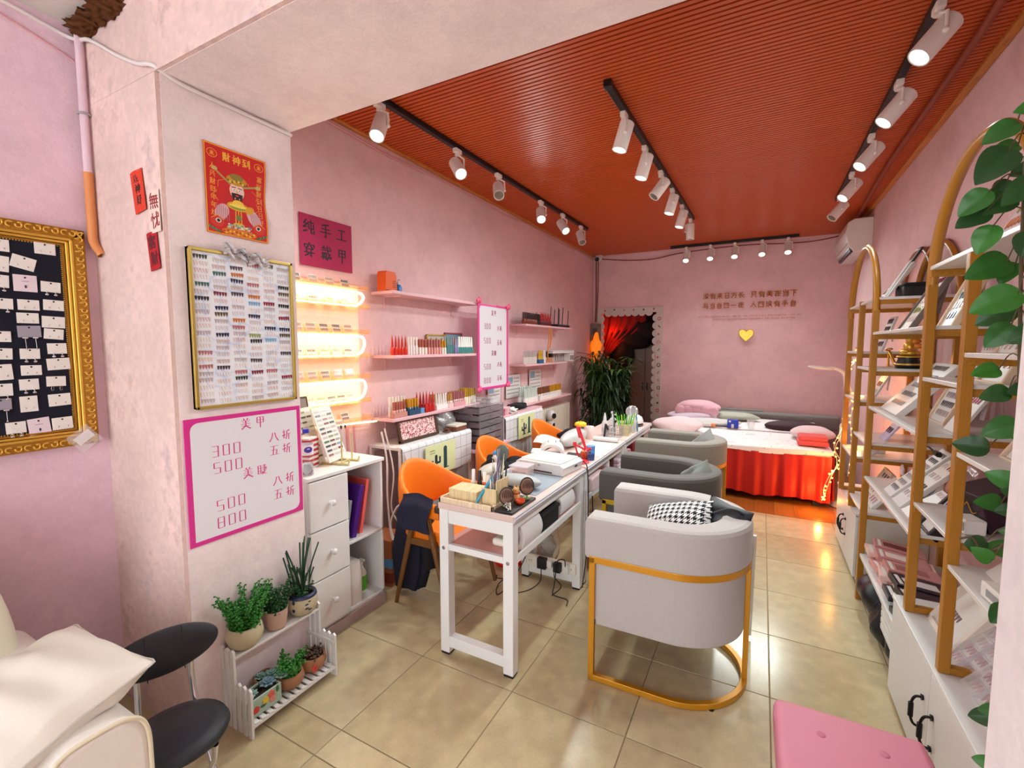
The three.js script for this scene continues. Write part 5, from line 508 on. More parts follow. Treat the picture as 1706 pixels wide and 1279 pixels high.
{ const mk = (label, z, y, w, h, fm, inner, x) => { const t = thing('picture', label, 'picture', [x, y, z], PI / 2); t.rotation.order = 'YXZ'; t.rotation.x = -0.12; part(t, 'frame', [RX(-w / 2, -w / 2 + 0.012, 0, h, -0.006, 0.008, 0.002), RX(w / 2 - 0.012, w / 2, 0, h, -0.006, 0.008, 0.002), RX(-w / 2, w / 2, 0, 0.012, -0.006, 0.008, 0.002), RX(-w / 2, w / 2, h - 0.012, h, -0.006, 0.008, 0.002)], fm); part(t, 'backing', RX(-w / 2 + 0.01, w / 2 - 0.01, 0.01, h - 0.01, -0.006, 0.0, 0.001), inner[0]); part(t, 'motif', [0, 1, 2].map((i) => S(0.02, -w * 0.28 + i * w * 0.28, h * 0.6, 0.002, 1, 1.8, 0.12, 10)), inner[1]); };
  mk('small gold-framed picture standing behind the bottles on the middle near shelf', -3.1, YA[1], 0.25, 0.16, M.thin_gold, [col('#c8b8a8', 0.6), col('#8a6a5a', 0.6)], -2.365); mk('dark rose booklet standing at the back of the middle near shelf', -3.36, YA[1], 0.26, 0.18, col('#a84a58', 0.5), [col('#7a9aa8', 0.5), col('#b85a68', 0.5)], -2.375); }

// ---------- side tables under the shelves, their cloths and contents ----------
const tGrid = canvas(256, 256, (c) => { c.fillStyle = '#dcdce0'; c.fillRect(0, 0, 256, 256); c.strokeStyle = '#3a4250'; c.lineWidth = 7; c.strokeRect(0, 0, 256, 256); });
mat('grid_cloth', '#ffffff', 0.8, { map: tGrid, side: THREE.DoubleSide });
const cactus = canvas(512, 384, (c) => { c.fillStyle = '#dfe8b4'; c.fillRect(0, 0, 512, 384); c.fillStyle = '#143a44'; const rr = (x, y, w, h, r) => { c.beginPath(); c.moveTo(x + r, y); c.arcTo(x + w, y, x + w, y + h, r); c.arcTo(x + w, y + h, x, y + h, r); c.arcTo(x, y + h, x, y, r); c.arcTo(x, y, x + w, y, r); c.fill(); };
  rr(150, 130, 44, 200, 22); rr(96, 190, 30, 70, 15); rr(96, 238, 70, 28, 14); rr(220, 160, 30, 80, 15); rr(180, 218, 70, 28, 14); rr(120, 318, 110, 14, 6); rr(300, 50, 60, 280, 30); rr(270, 318, 120, 14, 6); c.strokeStyle = '#2a6a6a'; c.lineWidth = 3; for (let i = 0; i < 4; i++) { c.beginPath(); c.moveTo(312 + i * 12, 70); c.lineTo(312 + i * 12, 318); c.stroke(); } c.fillStyle = '#4a5a3a'; for (let i = 0; i < 7; i++) { c.fillRect(70 + i * 12, 66, 8, 12); c.fillRect(70 + i * 13, 96, 8, 10); } });
function sideTable(name, label, z0, z1, y, topM) {        // narrow table against the wall; z1 > z0
  const t = thing(name, label, 'table', [-2.25, 0, (z0 + z1) / 2]); const L = (z1 - z0) / 2; part(t, 'top', RX(-0.15, 0.145, y - 0.02, y, -L, L, 0.003), topM); for (const s of [-1, 1]) for (const x of [-0.135, 0.13]) part(t, 'leg', RX(x - 0.012, x + 0.012, 0, y - 0.02, s * (L - 0.015) - 0.012, s * (L - 0.015) + 0.012, 0.002), M.white_paint); part(t, 'rail', [RX(0.12, 0.14, y - 0.05, y - 0.02, -L, L, 0.002), RX(-0.14, -0.12, y - 0.05, y - 0.02, -L, L, 0.002)], M.white_paint); }
function hangCloth(label, z0, z1, y, x, drop) { const g = grid((u, v) => { const z = z1 + (z0 - z1) * u; return v < 0.18 ? [x - 0.05 + 0.05 * (v / 0.18), y + 0.003, z] : [x + 0.004 + 0.006 * Math.sin(u * 15 + v * 3) * v, y - drop * (v - 0.18) / 0.82, z]; }, 40, 14); const uv = g.attributes.uv; for (let i = 0; i < uv.count; i++) uv.setXY(i, uv.getX(i) * (z1 - z0) / 0.085, uv.getY(i) * (drop + 0.05) / 0.085); return solo('grid_cloth', label, 'cloth', g, M.grid_cloth); }
function skirt(label, z0, z1, y, x) { const n = 90; return solo('curtain', label, 'curtain', grid((u, v) => [x + 0.012 * Math.sin(u * n * 0.9) * (0.4 + 0.6 * v) + 0.01 * Math.sin(u * 23), y - v * (y - 0.03), z1 + (z0 - z1) * u], 180, 4), mat('skirt_' + numbered('c'), '#b4bbbf', 0.9, { side: THREE.DoubleSide })); }
sideTable('side_table', 'narrow side table under the near shelves, covered by a grid cloth', -3.18, -2.34, 0.835, M.white_paint); hangCloth('white cloth with black grid lines over the near side table', -3.18, -2.34, 0.835, -2.095, 0.27); skirt('grey curtain hung under the near side table', -3.17, -2.36, 0.6, -2.112);
sideTable('side_table', 'pink-topped narrow side table under the far shelves', -4.62, -3.74, 0.865, M.pink_shelf); hangCloth('white cloth with black grid lines hanging off the pink far side table', -4.6, -3.76, 0.845, -2.095, 0.24); skirt('blue-grey curtain hung under the pink far side table', -4.6, -3.76, 0.63, -2.108);
{ const mk = (label, z, y) => { const s = solo('placemat', label, 'placemat', sheet(0.36, 0.23, 0.003), M.cactus_print ?? print('cactus_print', cactus, 0.5)); s.position.set(-2.074, y, z); onLeft(s); }; mk('pale green placemat with two dark cacti pinned on the near grid cloth', -2.74, 0.69); mk('pale green placemat with two dark cacti pinned on the far grid cloth', -4.17, 0.72); }
{ const t = thing('side_table', 'low pink board table between the two cloth-covered side tables', 'table', [-2.22, 0, -3.46]); part(t, 'top', RX(-0.18, 0.19, 0.63, 0.652, -0.27, 0.27, 0.003), M.pink_shelf); for (const [x, z] of [[-0.16, -0.25], [0.17, -0.25], [-0.16, 0.25], [0.17, 0.25]]) part(t, 'leg', RX(x - 0.014, x + 0.014, 0, 0.63, z - 0.014, z + 0.014, 0.002), M.pink_shelf); }
{ const t = thing('drawer_tower', 'clear plastic drawer tower full of dark bits on the low pink board', 'drawers', [-2.2, 0.652, -3.44]); const w = 0.15, L = 0.2; part(t, 'frame', [...[-1, 1].flatMap((s) => [-1, 1].map((k) => RX(s * w - 0.004, s * w + 0.004, 0, 0.36, k * L - 0.004, k * L + 0.004, 0.002))), RX(-w, w, 0.356, 0.362, -L, L, 0.001)], M.smoky); for (let i = 0; i < 6; i++) { const d = part(t, 'drawer', [RX(-w, w, 0.004 + i * 0.059, 0.008 + i * 0.059, -L, L, 0.001), RX(w - 0.003, w, 0.004 + i * 0.059, 0.055 + i * 0.059, -L, L, 0.001), RX(-w, w, 0.004 + i * 0.059, 0.05 + i * 0.059, L - 0.003, L, 0.001), RX(-w, w, 0.004 + i * 0.059, 0.05 + i * 0.059, -L, -L + 0.003, 0.001)], M.smoky); const c = []; for (let k = 0; k < 16; k++) c.push(B(rnd(0.03, 0.09), rnd(0.006, 0.022), rnd(0.02, 0.08), rnd(-0.09, 0.1), 0.022 + i * 0.059, rnd(-0.15, 0.15), 0, rnd(0, 3))); part(d, 'contents', J(c), col(['#4a4448', '#6a5a60', '#3a3438', '#8a7a80'][i % 4], 0.5)); part(d, 'handle', RX(w, w + 0.012, 0.03 + i * 0.059, 0.04 + i * 0.059, -0.03, 0.03, 0.003), M.smoky); } }
{ const t = thing('organiser', 'clear desk organiser of black cables on top of the drawer tower', 'organiser', [-2.16, 1.016, -3.56]); t.scale.set(0.9, 0.55, 0.8); part(t, 'tray', [RX(-0.08, 0.08, 0, 0.004, -0.1, 0.1, 0.001), RX(0.077, 0.08, 0, 0.1, -0.1, 0.1, 0.001), RX(-0.08, 0.08, 0, 0.1, 0.097, 0.1, 0.001), RX(-0.08, 0.08, 0, 0.1, -0.1, -0.097, 0.001)], M.clear_bag); part(t, 'black_bits', [0, 1, 2, 3].map((i) => T(blob(0.03, 1.2, 0.6, 1, 0.3, 4, 10, i), -0.03 + 0.03 * (i % 2), 0.03 + 0.01 * i, -0.06 + 0.04 * i)), M.black_plastic); }
{ const t = thing('picture', 'dark-framed red and pink patterned picture leaning on the near side table', 'picture', [-2.2, 0.84, -2.655], PI / 2); t.rotation.order = 'YXZ'; t.rotation.x = -0.2; const w = 0.44, h = 0.165; part(t, 'frame', [RX(-w / 2, -w / 2 + 0.022, 0, h, -0.008, 0.012, 0.002), RX(w / 2 - 0.022, w / 2, 0, h, -0.008, 0.012, 0.002), RX(-w / 2, w / 2, 0, 0.02, -0.008, 0.012, 0.002), RX(-w / 2, w / 2, h - 0.02, h, -0.008, 0.012, 0.002)], M.dark_wood);
  const p = part(t, 'print', sheet(w - 0.04, h - 0.036, 0.004).translate(0, h / 2, 0), print('pattern_print', canvas(512, 192, (c) => { c.fillStyle = '#e6c8c4'; c.fillRect(0, 0, 512, 192); for (let i = 0; i < 420; i++) { c.fillStyle = ['#a8283a', '#c85a68', '#7a1c2a', '#d88a90', '#8a3a40', '#f0dcd8'][i % 6]; c.beginPath(); c.ellipse(rnd(0, 512), rnd(0, 192), rnd(4, 11), rnd(3, 8), rnd(0, 3), 0, 6.3); c.fill(); } }), 0.5)); }
{ const t = thing('clear_bag', 'clear bag of grey odds and ends on the near side table behind the patterned picture', 'bag', [-2.27, 0.836, -3.02]); part(t, 'bag', T(blob(0.09, 0.9, 1.0, 1.5, 0.14, 4, 18, 2), 0, 0.088, 0), M.clear_bag); part(t, 'contents', [0, 1, 2, 3, 4, 5].map((i) => B(0.06, 0.05, 0.05, 0.0, 0.04 + 0.012 * i, -0.08 + 0.03 * i, 0.3 * i, 0.5 * i)), col('#6a6466', 0.6)); const b = thing('brown_box', 'small brown box with pale lid on the far end of the near side table', 'box', [-2.17, 0.84, -3.08]); part(b, 'body', RX(-0.05, 0.05, 0, 0.035, -0.07, 0.07, 0.003), col('#7a4a34', 0.6)); part(b, 'lid', RX(-0.052, 0.052, 0.035, 0.05, -0.072, 0.072, 0.003), M.cream_plastic);
  const c = thing('wristband', 'brown leather cord coil between the picture and the pale-lidded box', 'cord', [-2.16, 0.845, -2.93]); part(c, 'loops', [TO(0.03, 0.005, 0, 0.006, 0, PI / 2), TO(0.024, 0.005, 0.01, 0.014, 0.02, PI / 2 + 0.2), TO(0.02, 0.004, -0.01, 0.022, -0.01, PI / 2 - 0.2)], col('#6a3a24', 0.6)); }
{ const t = thing('gift_box', 'pink box with white ribbon on the pink far side table', 'box', [-2.2, 0.866, -3.86], 0.2); part(t, 'box', RX(-0.06, 0.07, 0, 0.06, -0.08, 0.08, 0.003), col('#e69aa8', 0.5)); part(t, 'lid', RX(-0.064, 0.074, 0.05, 0.068, -0.084, 0.084, 0.003), col('#e8a8b4', 0.5)); part(t, 'ribbon', [RX(-0.065, 0.075, 0.0, 0.07, -0.01, 0.01, 0.001), S(0.022, 0, 0.085, -0.015, 1, 0.7, 1), S(0.02, 0.01, 0.085, 0.02, 1, 0.7, 1)], M.linen_white); solo('bag', 'dark plastic bag lying on the pink far side table under the lowest shelf', 'bag', T(blob(0.09, 0.9, 0.35, 2.0, 0.2, 4, 18, 3), -2.24, 0.896, -4.26), M.black_cloth); solo('tissue', 'crumpled white tissue beside the pink box on the far side table', 'tissue', T(blob(0.04, 1.2, 0.7, 1.5, 0.35, 5, 14, 5), -2.14, 0.888, -3.98), M.paper); }
// radiator, its gadget, bamboo
{ const t = thing('radiator', 'cream column radiator on the left wall under the lowest far shelf', 'radiator', [-2.32, 0, -5.45]); for (let i = 0; i < 15; i++) part(t, 'column', [RX(-0.04, 0.04, 0.12, 0.76, -0.47 + i * 0.066, -0.424 + i * 0.066, 0.018)], M.cream_plastic); part(t, 'pipe', [rod([0, 0.7, 0.48], [0, 0.7, 0.72], 0.014), rod([0, 0.18, 0.48], [0, 0.18, 0.72], 0.014), rod([0, 0, 0.7], [0, 0.85, 0.7], 0.016)], M.cream_plastic); part(t, 'bracket', [RX(-0.07, -0.03, 0.3, 0.34, -0.3, -0.27), RX(-0.07, -0.03, 0.3, 0.34, 0.3, 0.33)], M.gray_plastic); }
{ const t = thing('web_camera', 'white round gadget with a black lens hooked on the radiator', 'camera', [-2.236, 0.55, -5.15]); part(t, 'head', T(J(S(0.07, 0, 0.13, 0, 0.8, 1, 1)), 0, 0, 0), M.white_plastic); part(t, 'lens', C(0.032, 0.032, 0.02, 0.052, 0.13, 0.018, 20, 0, -0.3, PI / 2), M.black_plastic); part(t, 'base', [C(0.045, 0.055, 0.07, 0, 0.03, 0, 20), RX(-0.045, 0.0, -0.12, 0.06, -0.03, 0.03, 0.01)], M.white_plastic); part(t, 'dial', C(0.022, 0.022, 0.01, 0.05, 0.02, 0.012, 18, 0, 0, PI / 2), M.black_plastic); }
{ const t = thing('bamboo_plant', 'dense dark green bamboo plant in a dark pot beside the doorway', 'potted plant', [-1.93, 0, -6.35]); part(t, 'pot', LA([[0.001, 0], [0.16, 0], [0.17, 0.03], [0.2, 0.4], [0.22, 0.42], [0.22, 0.46], [0.195, 0.46], [0.19, 0.43]], 30), col('#1a1a2c', 0.35)); part(t, 'soil', C(0.19, 0.19, 0.02, 0, 0.43, 0, 24), M.soil);
  const lf = []; const leaf = (x, y, z, a, l, dr, w = 0.016) => grid((u, v) => { const s = Math.sin(PI * Math.pow(v, 0.75)) * w * (u * 2 - 1), r = v * l, h = y + r * 0.5 - dr * r * r / l * 1.4; return [Math.max(-0.44, x + Math.cos(a) * r * 0.9 - Math.sin(a) * s), h + Math.abs(u - 0.5) * 0.01, z + Math.sin(a) * r * 0.9 + Math.cos(a) * s]; }, 2, 4);
  const tips = [];
  for (let i = 0; i < 26; i++) { const a = i * 2.4, k = 0.13 * Math.sqrt(rnd()), h = rnd(0.95, 1.42) + (i < 4 ? 0.18 : 0), x0 = k * Math.cos(a), z0 = k * Math.sin(a), lx = Math.cos(a) * rnd(0.06, 0.32), lz = Math.sin(a) * rnd(0.06, 0.28); const P = (u) => [x0 + lx * u * u, 0.42 + (h - 0.42) * u, z0 + lz * u * u]; part(t, 'cane', tube([P(0), P(0.35), P(0.7), P(1)], 0.007, 12, 6), M.bamboo_stem); for (let j = 0; j < 44; j++) { const u = rnd(0.05, 1), q = P(u); lf.push(leaf(q[0], q[1], q[2], rnd(0, 6.28), rnd(0.1, 0.24), rnd(0.5, 1.3))); } tips.push(P(1)); }
  for (let i = 0; i < 340; i++) { const a = rnd(0, 6.28), r = 0.36 * Math.sqrt(rnd()), y = rnd(0.42, 1.16); lf.push(leaf(Math.cos(a) * r, y, Math.sin(a) * r * 0.85, rnd(0, 6.28), rnd(0.1, 0.2), rnd(0.6, 1.4))); }
  const f = part(t, 'foliage', J(lf), M.bamboo_leaf); f.userData.kind = 'stuff'; tips.forEach((p, i) => { for (let k = 0; k < 3; k++) part(t, 'top_leaf', leaf(p[0], p[1] - 0.02, p[2], i + k * 2.1, rnd(0.18, 0.3), rnd(0.1, 0.7), 0.02), i % 2 ? M.bamboo_leaf : M.bamboo_leaf_light); }); }
// ---------- the three white manicure tables ----------
const TY = 0.767;
function nailTable(label, z0, z1, shelfM) {               // z0 near end (larger), local origin at the middle of the floor
  const t = thing('manicure_table', label, 'table', [-1.15, 0, (z0 + z1) / 2]); const L = Math.abs(z0 - z1) / 2, x0 = -0.205, x1 = 0.21, g = 0.052;
  part(t, 'top', RX(x0, x1, TY - 0.03, TY, -L, L, 0.004), M.table_pink); part(t, 'edge_strip', [RX(x1, x1 + 0.008, TY - 0.032, TY - 0.002, -L, L, 0.002), RX(x1 + 0.006, x1 + 0.012, TY - 0.022, TY - 0.012, -L, L, 0.002)], mat(numbered('edge_grey'), '#c9c5cb', 0.3, { metalness: 0.2 }));
  for (const s of [1, -1]) { const z = s * (L - g / 2 - 0.004); for (const x of [x0 + g / 2 + 0.004, x1 - g / 2 - 0.004]) { const lg = part(t, 'leg', RX(x - g / 2, x + g / 2, 0.012, TY - 0.03, z - g / 2, z + g / 2, 0.003), M.white_paint); part(lg, 'foot_pad', RX(x - g / 2 + 0.002, x + g / 2 - 0.002, 0, 0.012, z - g / 2 + 0.002, z + g / 2 - 0.002, 0.002), M.black_plastic); part(lg, 'bolt', [C(0.009, 0.009, 0.004, x, 0.545, z + s * (g / 2 + 0.001), 14, PI / 2), C(0.005, 0.005, 0.007, x, 0.545, z + s * (g / 2 + 0.001), 6, PI / 2)], M.chrome); }
    part(t, 'end_rail', RX(x0 + 0.01, x1 - 0.01, TY - 0.1, TY - 0.03, z - 0.02, z + 0.02, 0.003), M.white_paint); part(t, 'end_rail', RX(x0 + 0.01, x1 - 0.01, 0.04, 0.095, z - 0.022, z + 0.022, 0.003), M.white_paint); }
  part(t, 'side_rail', RX(x1 - 0.035, x1 - 0.01, TY - 0.075, TY - 0.03, -L + 0.05, L - 0.05, 0.003), M.white_paint); part(t, 'side_rail', RX(x0 + 0.01, x0 + 0.035, TY - 0.075, TY - 0.03, -L + 0.05, L - 0.05, 0.003), M.white_paint);
  part(t, 'lower_shelf', RX(x0 + 0.01, x1 - 0.012, 0.545, 0.56, -L + 0.01, L - 0.01, 0.003), shelfM); part(t, 'shelf_edge', [RX(x1 - 0.014, x1 - 0.002, 0.535, 0.572, -L + 0.05, L - 0.05, 0.003), RX(x0 + 0.05, x1 - 0.05, 0.535, 0.566, L - 0.03, L - 0.008, 0.002)], M.white_paint); }
mat('shelf_rose', '#e0a49c', 0.4);
nailTable('nearest white manicure table with a pink top and open end frame', -1.76, -2.70, M.shelf_rose); nailTable('middle white manicure table with the red lamp on it', -2.72, -3.66, M.shelf_rose); nailTable('farthest white manicure table, with the green-handled tools on it', -3.68, -4.64, M.shelf_rose);

// ---------- on the near table ----------
{ const t = thing('wooden_tray', 'shallow pink-washed wooden tray at the near end of the first table', 'tray', [-1.185, TY, -1.9]); part(t, 'base', uvm(RX(-0.165, 0.13, 0, 0.006, -0.135, 0.13)), M.pale_wood); part(t, 'rim', [RX(-0.17, 0.135, 0, 0.024, 0.122, 0.134, 0.002), RX(-0.17, 0.135, 0, 0.024, -0.139, -0.127, 0.002), RX(-0.17, -0.158, 0, 0.024, -0.139, 0.134, 0.002), RX(0.123, 0.135, 0, 0.024, -0.139, 0.134, 0.002)].map((g) => uvm(g)), M.pale_wood); }
{ const t = thing('wooden_box', 'pale wooden box lying in the tray on the first table', 'box', [-1.245, TY + 0.006, -1.865]); part(t, 'body', uvm(RX(-0.075, 0.082, 0, 0.05, -0.055, 0.06, 0.003)), M.light_wood); part(t, 'lid', uvm(RX(-0.077, 0.084, 0.044, 0.058, -0.057, 0.062, 0.003)), M.light_wood);
  const bt = (label, x, z, h, c, cc) => { const b = thing('polish_bottle', label, 'bottle', [x, TY + 0.006, z]); part(b, 'bottle', LA([[0.001, 0], [0.013, 0], [0.013, h * 0.5], [0.008, h * 0.56]], 14), col(c, 0.3)); part(b, 'cap', LA([[0.0085, h * 0.55], [0.0095, h * 0.58], [0.009, h], [0.001, h]], 14), col(cc, 0.3)); };
  bt('white-capped bottle standing behind the wooden box in the tray', -1.275, -1.955, 0.12, '#e8e2dc', '#f0ece8'); bt('black-capped bottle standing behind the wooden box in the tray', -1.245, -1.965, 0.115, '#2a2420', '#141416'); bt('orange-labelled bottle behind the wooden box in the tray', -1.215, -1.965, 0.11, '#e0603a', '#efe6de'); bt('small pale pink bottle behind the wooden box in the tray', -1.19, -1.955, 0.1, '#e8c8b8', '#e8d8c8'); }
{ const t = thing('tool_holder', 'square wooden holder standing in the tray on the first table', 'holder', [-1.095, TY + 0.006, -1.865]); const w = 0.042, L = 0.055, h = 0.105; part(t, 'box', [RX(-w, w, 0, 0.006, -L, L), RX(w - 0.006, w, 0, h + 0.02, -L, L, 0.002), RX(-w, -w + 0.006, 0, h * 0.75, -L, L, 0.002), RX(-w, w, 0, h * 0.8, L - 0.006, L, 0.002), RX(-w, w, 0, h, -L, -L + 0.006, 0.002), RX(-w, w, 0, h * 0.9, -0.003, 0.003, 0.002)].map((g) => uvm(g)), M.light_wood);
  const tool = (name, label, p, q, make) => { const o = thing(name, label, name.includes('file') ? 'nail file' : 'tool', [-1.095 + p[0], TY + 0.012 + p[1], -1.865 + p[2]]); make(o, [q[0] - p[0], q[1] - p[1], q[2] - p[2]]); };
  tool('nail_file', 'wide grey nail file standing tallest in the wooden holder', [0.0, 0, -0.01], [0.005, 0.25, -0.03], (o, q) => { part(o, 'board', bar([0, 0, 0], q, 0.026, 0.004, 0.001), col('#a8a0b0', 0.8)); }); tool('nail_file', 'second grey-violet nail file leaning across the wooden holder', [-0.03, -0.03, 0.03], [0.02, 0.2, -0.02], (o, q) => { part(o, 'board', bar([0, 0, 0], q, 0.022, 0.004, 0.001), col('#9488a8', 0.8)); });
  tool('hand_mirror', 'dark round hand mirror standing in the wooden holder', [0.005, 0, -0.035], [0.012, 0.2, -0.05], (o, q) => { part(o, 'handle', rod([0, 0, 0], q, 0.006), col('#6a7068', 0.4)); part(o, 'disc', C(0.038, 0.038, 0.008, q[0], q[1] + 0.03, q[2], 24, PI / 2 - 0.2, 0, 0.2), col('#5e6a62', 0.35)); });
  tool('brush', 'teal-handled tool leaning out over the front of the wooden holder', [-0.055, 0.012, 0.078], [0.0, 0.13, 0.02], (o, q) => { part(o, 'handle', rod([0, 0, 0], q, 0.006, 10, 0.008), col('#1e9ac0', 0.35)); part(o, 'tip', rod(q, q.map((c) => c * 1.25), 0.004, 8, 0.002), M.chrome); });
  const list = [['white brush', '#e8e2dc', -0.03, -0.045, 0.19], ['dark brown brush', '#4a2018', -0.03, -0.03, 0.17], ['pink brush', '#d8b0ac', -0.02, -0.04, 0.165], ['cream pen', '#efe6c8', 0.026, -0.02, 0.23], ['black pair of tweezers', '#1a1a1e', 0.02, 0.0, 0.17], ['steel cuticle pusher', '#b8b8bc', 0.028, 0.02, 0.16], ['silver tweezers', '#a0a4a8', 0.015, 0.03, 0.165], ['grey brush', '#7a7c80', -0.01, 0.01, 0.19], ['white-handled pusher', '#e0dedc', 0.0, 0.035, 0.15], ['dark green brush', '#2a3a30', 0.03, -0.045, 0.185]];
  list.forEach(([n, c, x, z, h], i) => tool('brush', n + ' standing among the tools in the wooden holder', [x * 0.8, 0, z * 0.9], [x * 1.3 + 0.012 * Math.sin(i * 2), h, z * 1.2 + 0.01 * Math.cos(i)], (o, q) => { part(o, 'handle', rod([0, 0, 0], q.map((k) => k * 0.8), 0.0045, 8, 0.0038), col(c, 0.35)); part(o, 'tip', rod(q.map((k) => k * 0.8), q, 0.003, 8, 0.0012), i % 3 ? M.chrome : col(c, 0.5)); })); }
{ const t = thing('black_plate', 'black rectangular plate at the near corner of the first table', 'plate', [-1.0, TY, -1.895]); part(t, 'plate', RX(-0.045, 0.048, 0, 0.012, -0.125, 0.125, 0.004), M.black_plastic);
  const fan = (label, x, z, h, r) => { const o = thing('woven_fan', label, 'ornament', [x, TY + 0.012, z], 0.7); part(o, 'disc', J(S(1, 0, h, 0, r, r * 1.25, 0.014, 22)), col('#8c6452', 0.6)); const rb = []; for (let i = -3; i <= 3; i++) rb.push(T(TO(r * Math.sqrt(1 - i * i / 14) * 1.0, 0.0018, 0, 0, 0, 0, PI / 2, 0, PI), i * r * 0.24, h, 0.004)); rb.push(T(TO(r, 0.004).scale(1, 1.25, 1), 0, h, 0)); part(o, 'ribs', J(rb), col('#2e1a14', 0.5)); part(o, 'stand', [rod([0, 0, 0], [0, h - r, 0], 0.004), C(0.018, 0.02, 0.006, 0, 0.003, 0, 14)], col('#8a9a5a', 0.4)); };
  fan('round woven brown ornament on the near half of the black plate', -1.022, -1.845, 0.046, 0.031); fan('round woven brown ornament on the far half of the black plate', -0.985, -1.985, 0.06, 0.033);
  const k = thing('cat_figurine', 'small orange and cream cat figurine on the black plate', 'figurine', [-1.012, TY + 0.012, -1.925]); part(k, 'body', [S(0.02, 0, 0.02, 0, 1, 1.1, 1), S(0.016, 0, 0.052, 0.004), C(0.0005, 0.007, 0.016, -0.009, 0.07, 0, 6), C(0.0005, 0.007, 0.016, 0.009, 0.07, 0, 6), S(0.006, -0.016, 0.026, 0.012, 1, 2, 1), S(0.006, 0.016, 0.026, 0.012, 1, 2, 1)], col('#e8b070', 0.5)); part(k, 'face', [S(0.0025, -0.006, 0.056, 0.018), S(0.0025, 0.006, 0.056, 0.018)], M.black_plastic); part(k, 'collar', TO(0.013, 0.003, 0, 0.039, 0.002, PI / 2), col('#c83820', 0.5));
  const b = thing('orange_dish', 'small round orange-red dish on the black plate', 'dish', [-0.978, TY + 0.012, -1.9]); part(b, 'dish', T(J(LA([[0.001, 0], [0.012, 0], [0.022, 0.01], [0.024, 0.02], [0.02, 0.019], [0.014, 0.008], [0.001, 0.006]], 20)), 0, 0.0, 0), col('#e0481c', 0.35));
  const w = thing('wire_clips', 'tangle of silver clips and chains on the near end of the black plate', 'clips', [-1.0, TY + 0.012, -1.81]); part(w, 'clips', [0, 1, 2, 3, 4].map((i) => TO(0.011, 0.002, -0.012 + 0.008 * i, 0.01 + 0.004 * (i % 2), -0.02 + 0.01 * i, 0.6 * i, i, 0)), M.chrome); part(w, 'pin', bar([0.0, 0.02, -0.03], [0.03, 0.006, 0.02], 0.006, 0.003), col('#e8dca8', 0.4)); }
{ solo('table_mat', 'blue-grey rubber mat on the first table', 'mat', RX(-1.33, -0.975, TY, TY + 0.003, -2.44, -2.07, 0.001), col('#8d96a2', 0.6)); solo('hand_pillow', 'long grey leather hand pillow on the mat of the first table', 'pillow', T(J(S(1, 0, 0, 0, 0.13, 0.034, 0.06, 24)), -1.12, TY + 0.036, -2.16), col('#a9aeb0', 0.4));
  const a = thing('armrest_cushion', 'beige curved arm cushion behind the tools on the first table', 'pillow', [-1.29, TY, -2.16]); part(a, 'pad', J(S(1, 0, 0.075, 0, 0.055, 0.03, 0.11, 22)), col('#b8aea4', 0.5)); part(a, 'stand', [C(0.02, 0.02, 0.05, 0, 0.025, 0, 14), RX(-0.05, 0.05, 0, 0.008, -0.06, 0.06, 0.003)], M.white_plastic);
  const c = thing('acrylic_box', 'small clear acrylic box with a pink base on the first table', 'box', [-1.22, TY, -2.38]); part(c, 'box', [RX(-0.05, 0.06, 0, 0.004, -0.05, 0.05), RX(0.057, 0.06, 0, 0.055, -0.05, 0.05, 0.001), RX(-0.05, 0.06, 0, 0.055, 0.047, 0.05, 0.001), RX(-0.05, 0.06, 0, 0.055, -0.05, -0.047, 0.001), RX(-0.05, -0.047, 0, 0.055, -0.05, 0.05, 0.001)], M.clear_bag); part(c, 'lid', [RX(-0.055, 0.065, 0.055, 0.062, -0.055, 0.055, 0.002)], M.frosted); part(c, 'contents', RX(-0.04, 0.05, 0.004, 0.03, -0.04, 0.04, 0.004), col('#d8a08c', 0.5)); }
{ const t = thing('dust_collector', 'large white box-shaped dust collector at the far end of the first table', 'machine', [-1.125, TY, -2.58], -0.12); part(t, 'body', EX(shape([[-0.15, 0.008], [0.15, 0.008], [0.16, 0.05], [0.14, 0.062], [-0.14, 0.062], [-0.16, 0.05]]), 0.24, 0.006).translate(0, 0, -0.12), M.white_gloss); part(t, 'lid', RX(-0.14, 0.14, 0.062, 0.078, -0.115, 0.11, 0.008), M.white_gloss); part(t, 'dark_slot', RX(-0.1, 0.09, 0.012, 0.02, 0.122, 0.13, 0.002), col('#4a2a24', 0.5)); part(t, 'button', C(0.007, 0.007, 0.006, 0.0, 0.052, 0.128, 14, PI / 2), M.gray_plastic); part(t, 'switch', RX(0.155, 0.166, 0.03, 0.042, -0.05, -0.02, 0.002), M.black_plastic); }
{ const t = thing('nail_lamp', 'white curved nail lamp beside the dust collector', 'lamp', [-1.26, TY, -2.93], 0.4); part(t, 'hood', EX((() => { const s = new THREE.Shape(); s.absarc(0, 0, 0.085, 0, PI, false); s.lineTo(-0.07, 0); s.absarc(0, 0, 0.07, PI, 0, true); s.lineTo(0.085, 0); return s; })(), 0.17, 0.004, 18).translate(0, 0.004, -0.085), M.white_gloss); part(t, 'base', RX(-0.085, 0.085, 0, 0.008, -0.09, 0.09, 0.003), M.white_gloss); part(t, 'vent', RX(-0.03, 0.03, 0.083, 0.09, -0.04, 0.0, 0.003), M.black_plastic); const b = thing('white_carton', 'small white carton beside the nail lamp on the middle table', 'box', [-1.31, TY, -2.78], 0.3); part(b, 'carton', RX(-0.03, 0.03, 0, 0.055, -0.045, 0.045, 0.003), M.paper); part(b, 'flap', RX(-0.03, 0.03, 0.054, 0.06, -0.045, 0.02, 0.001), M.paper); }
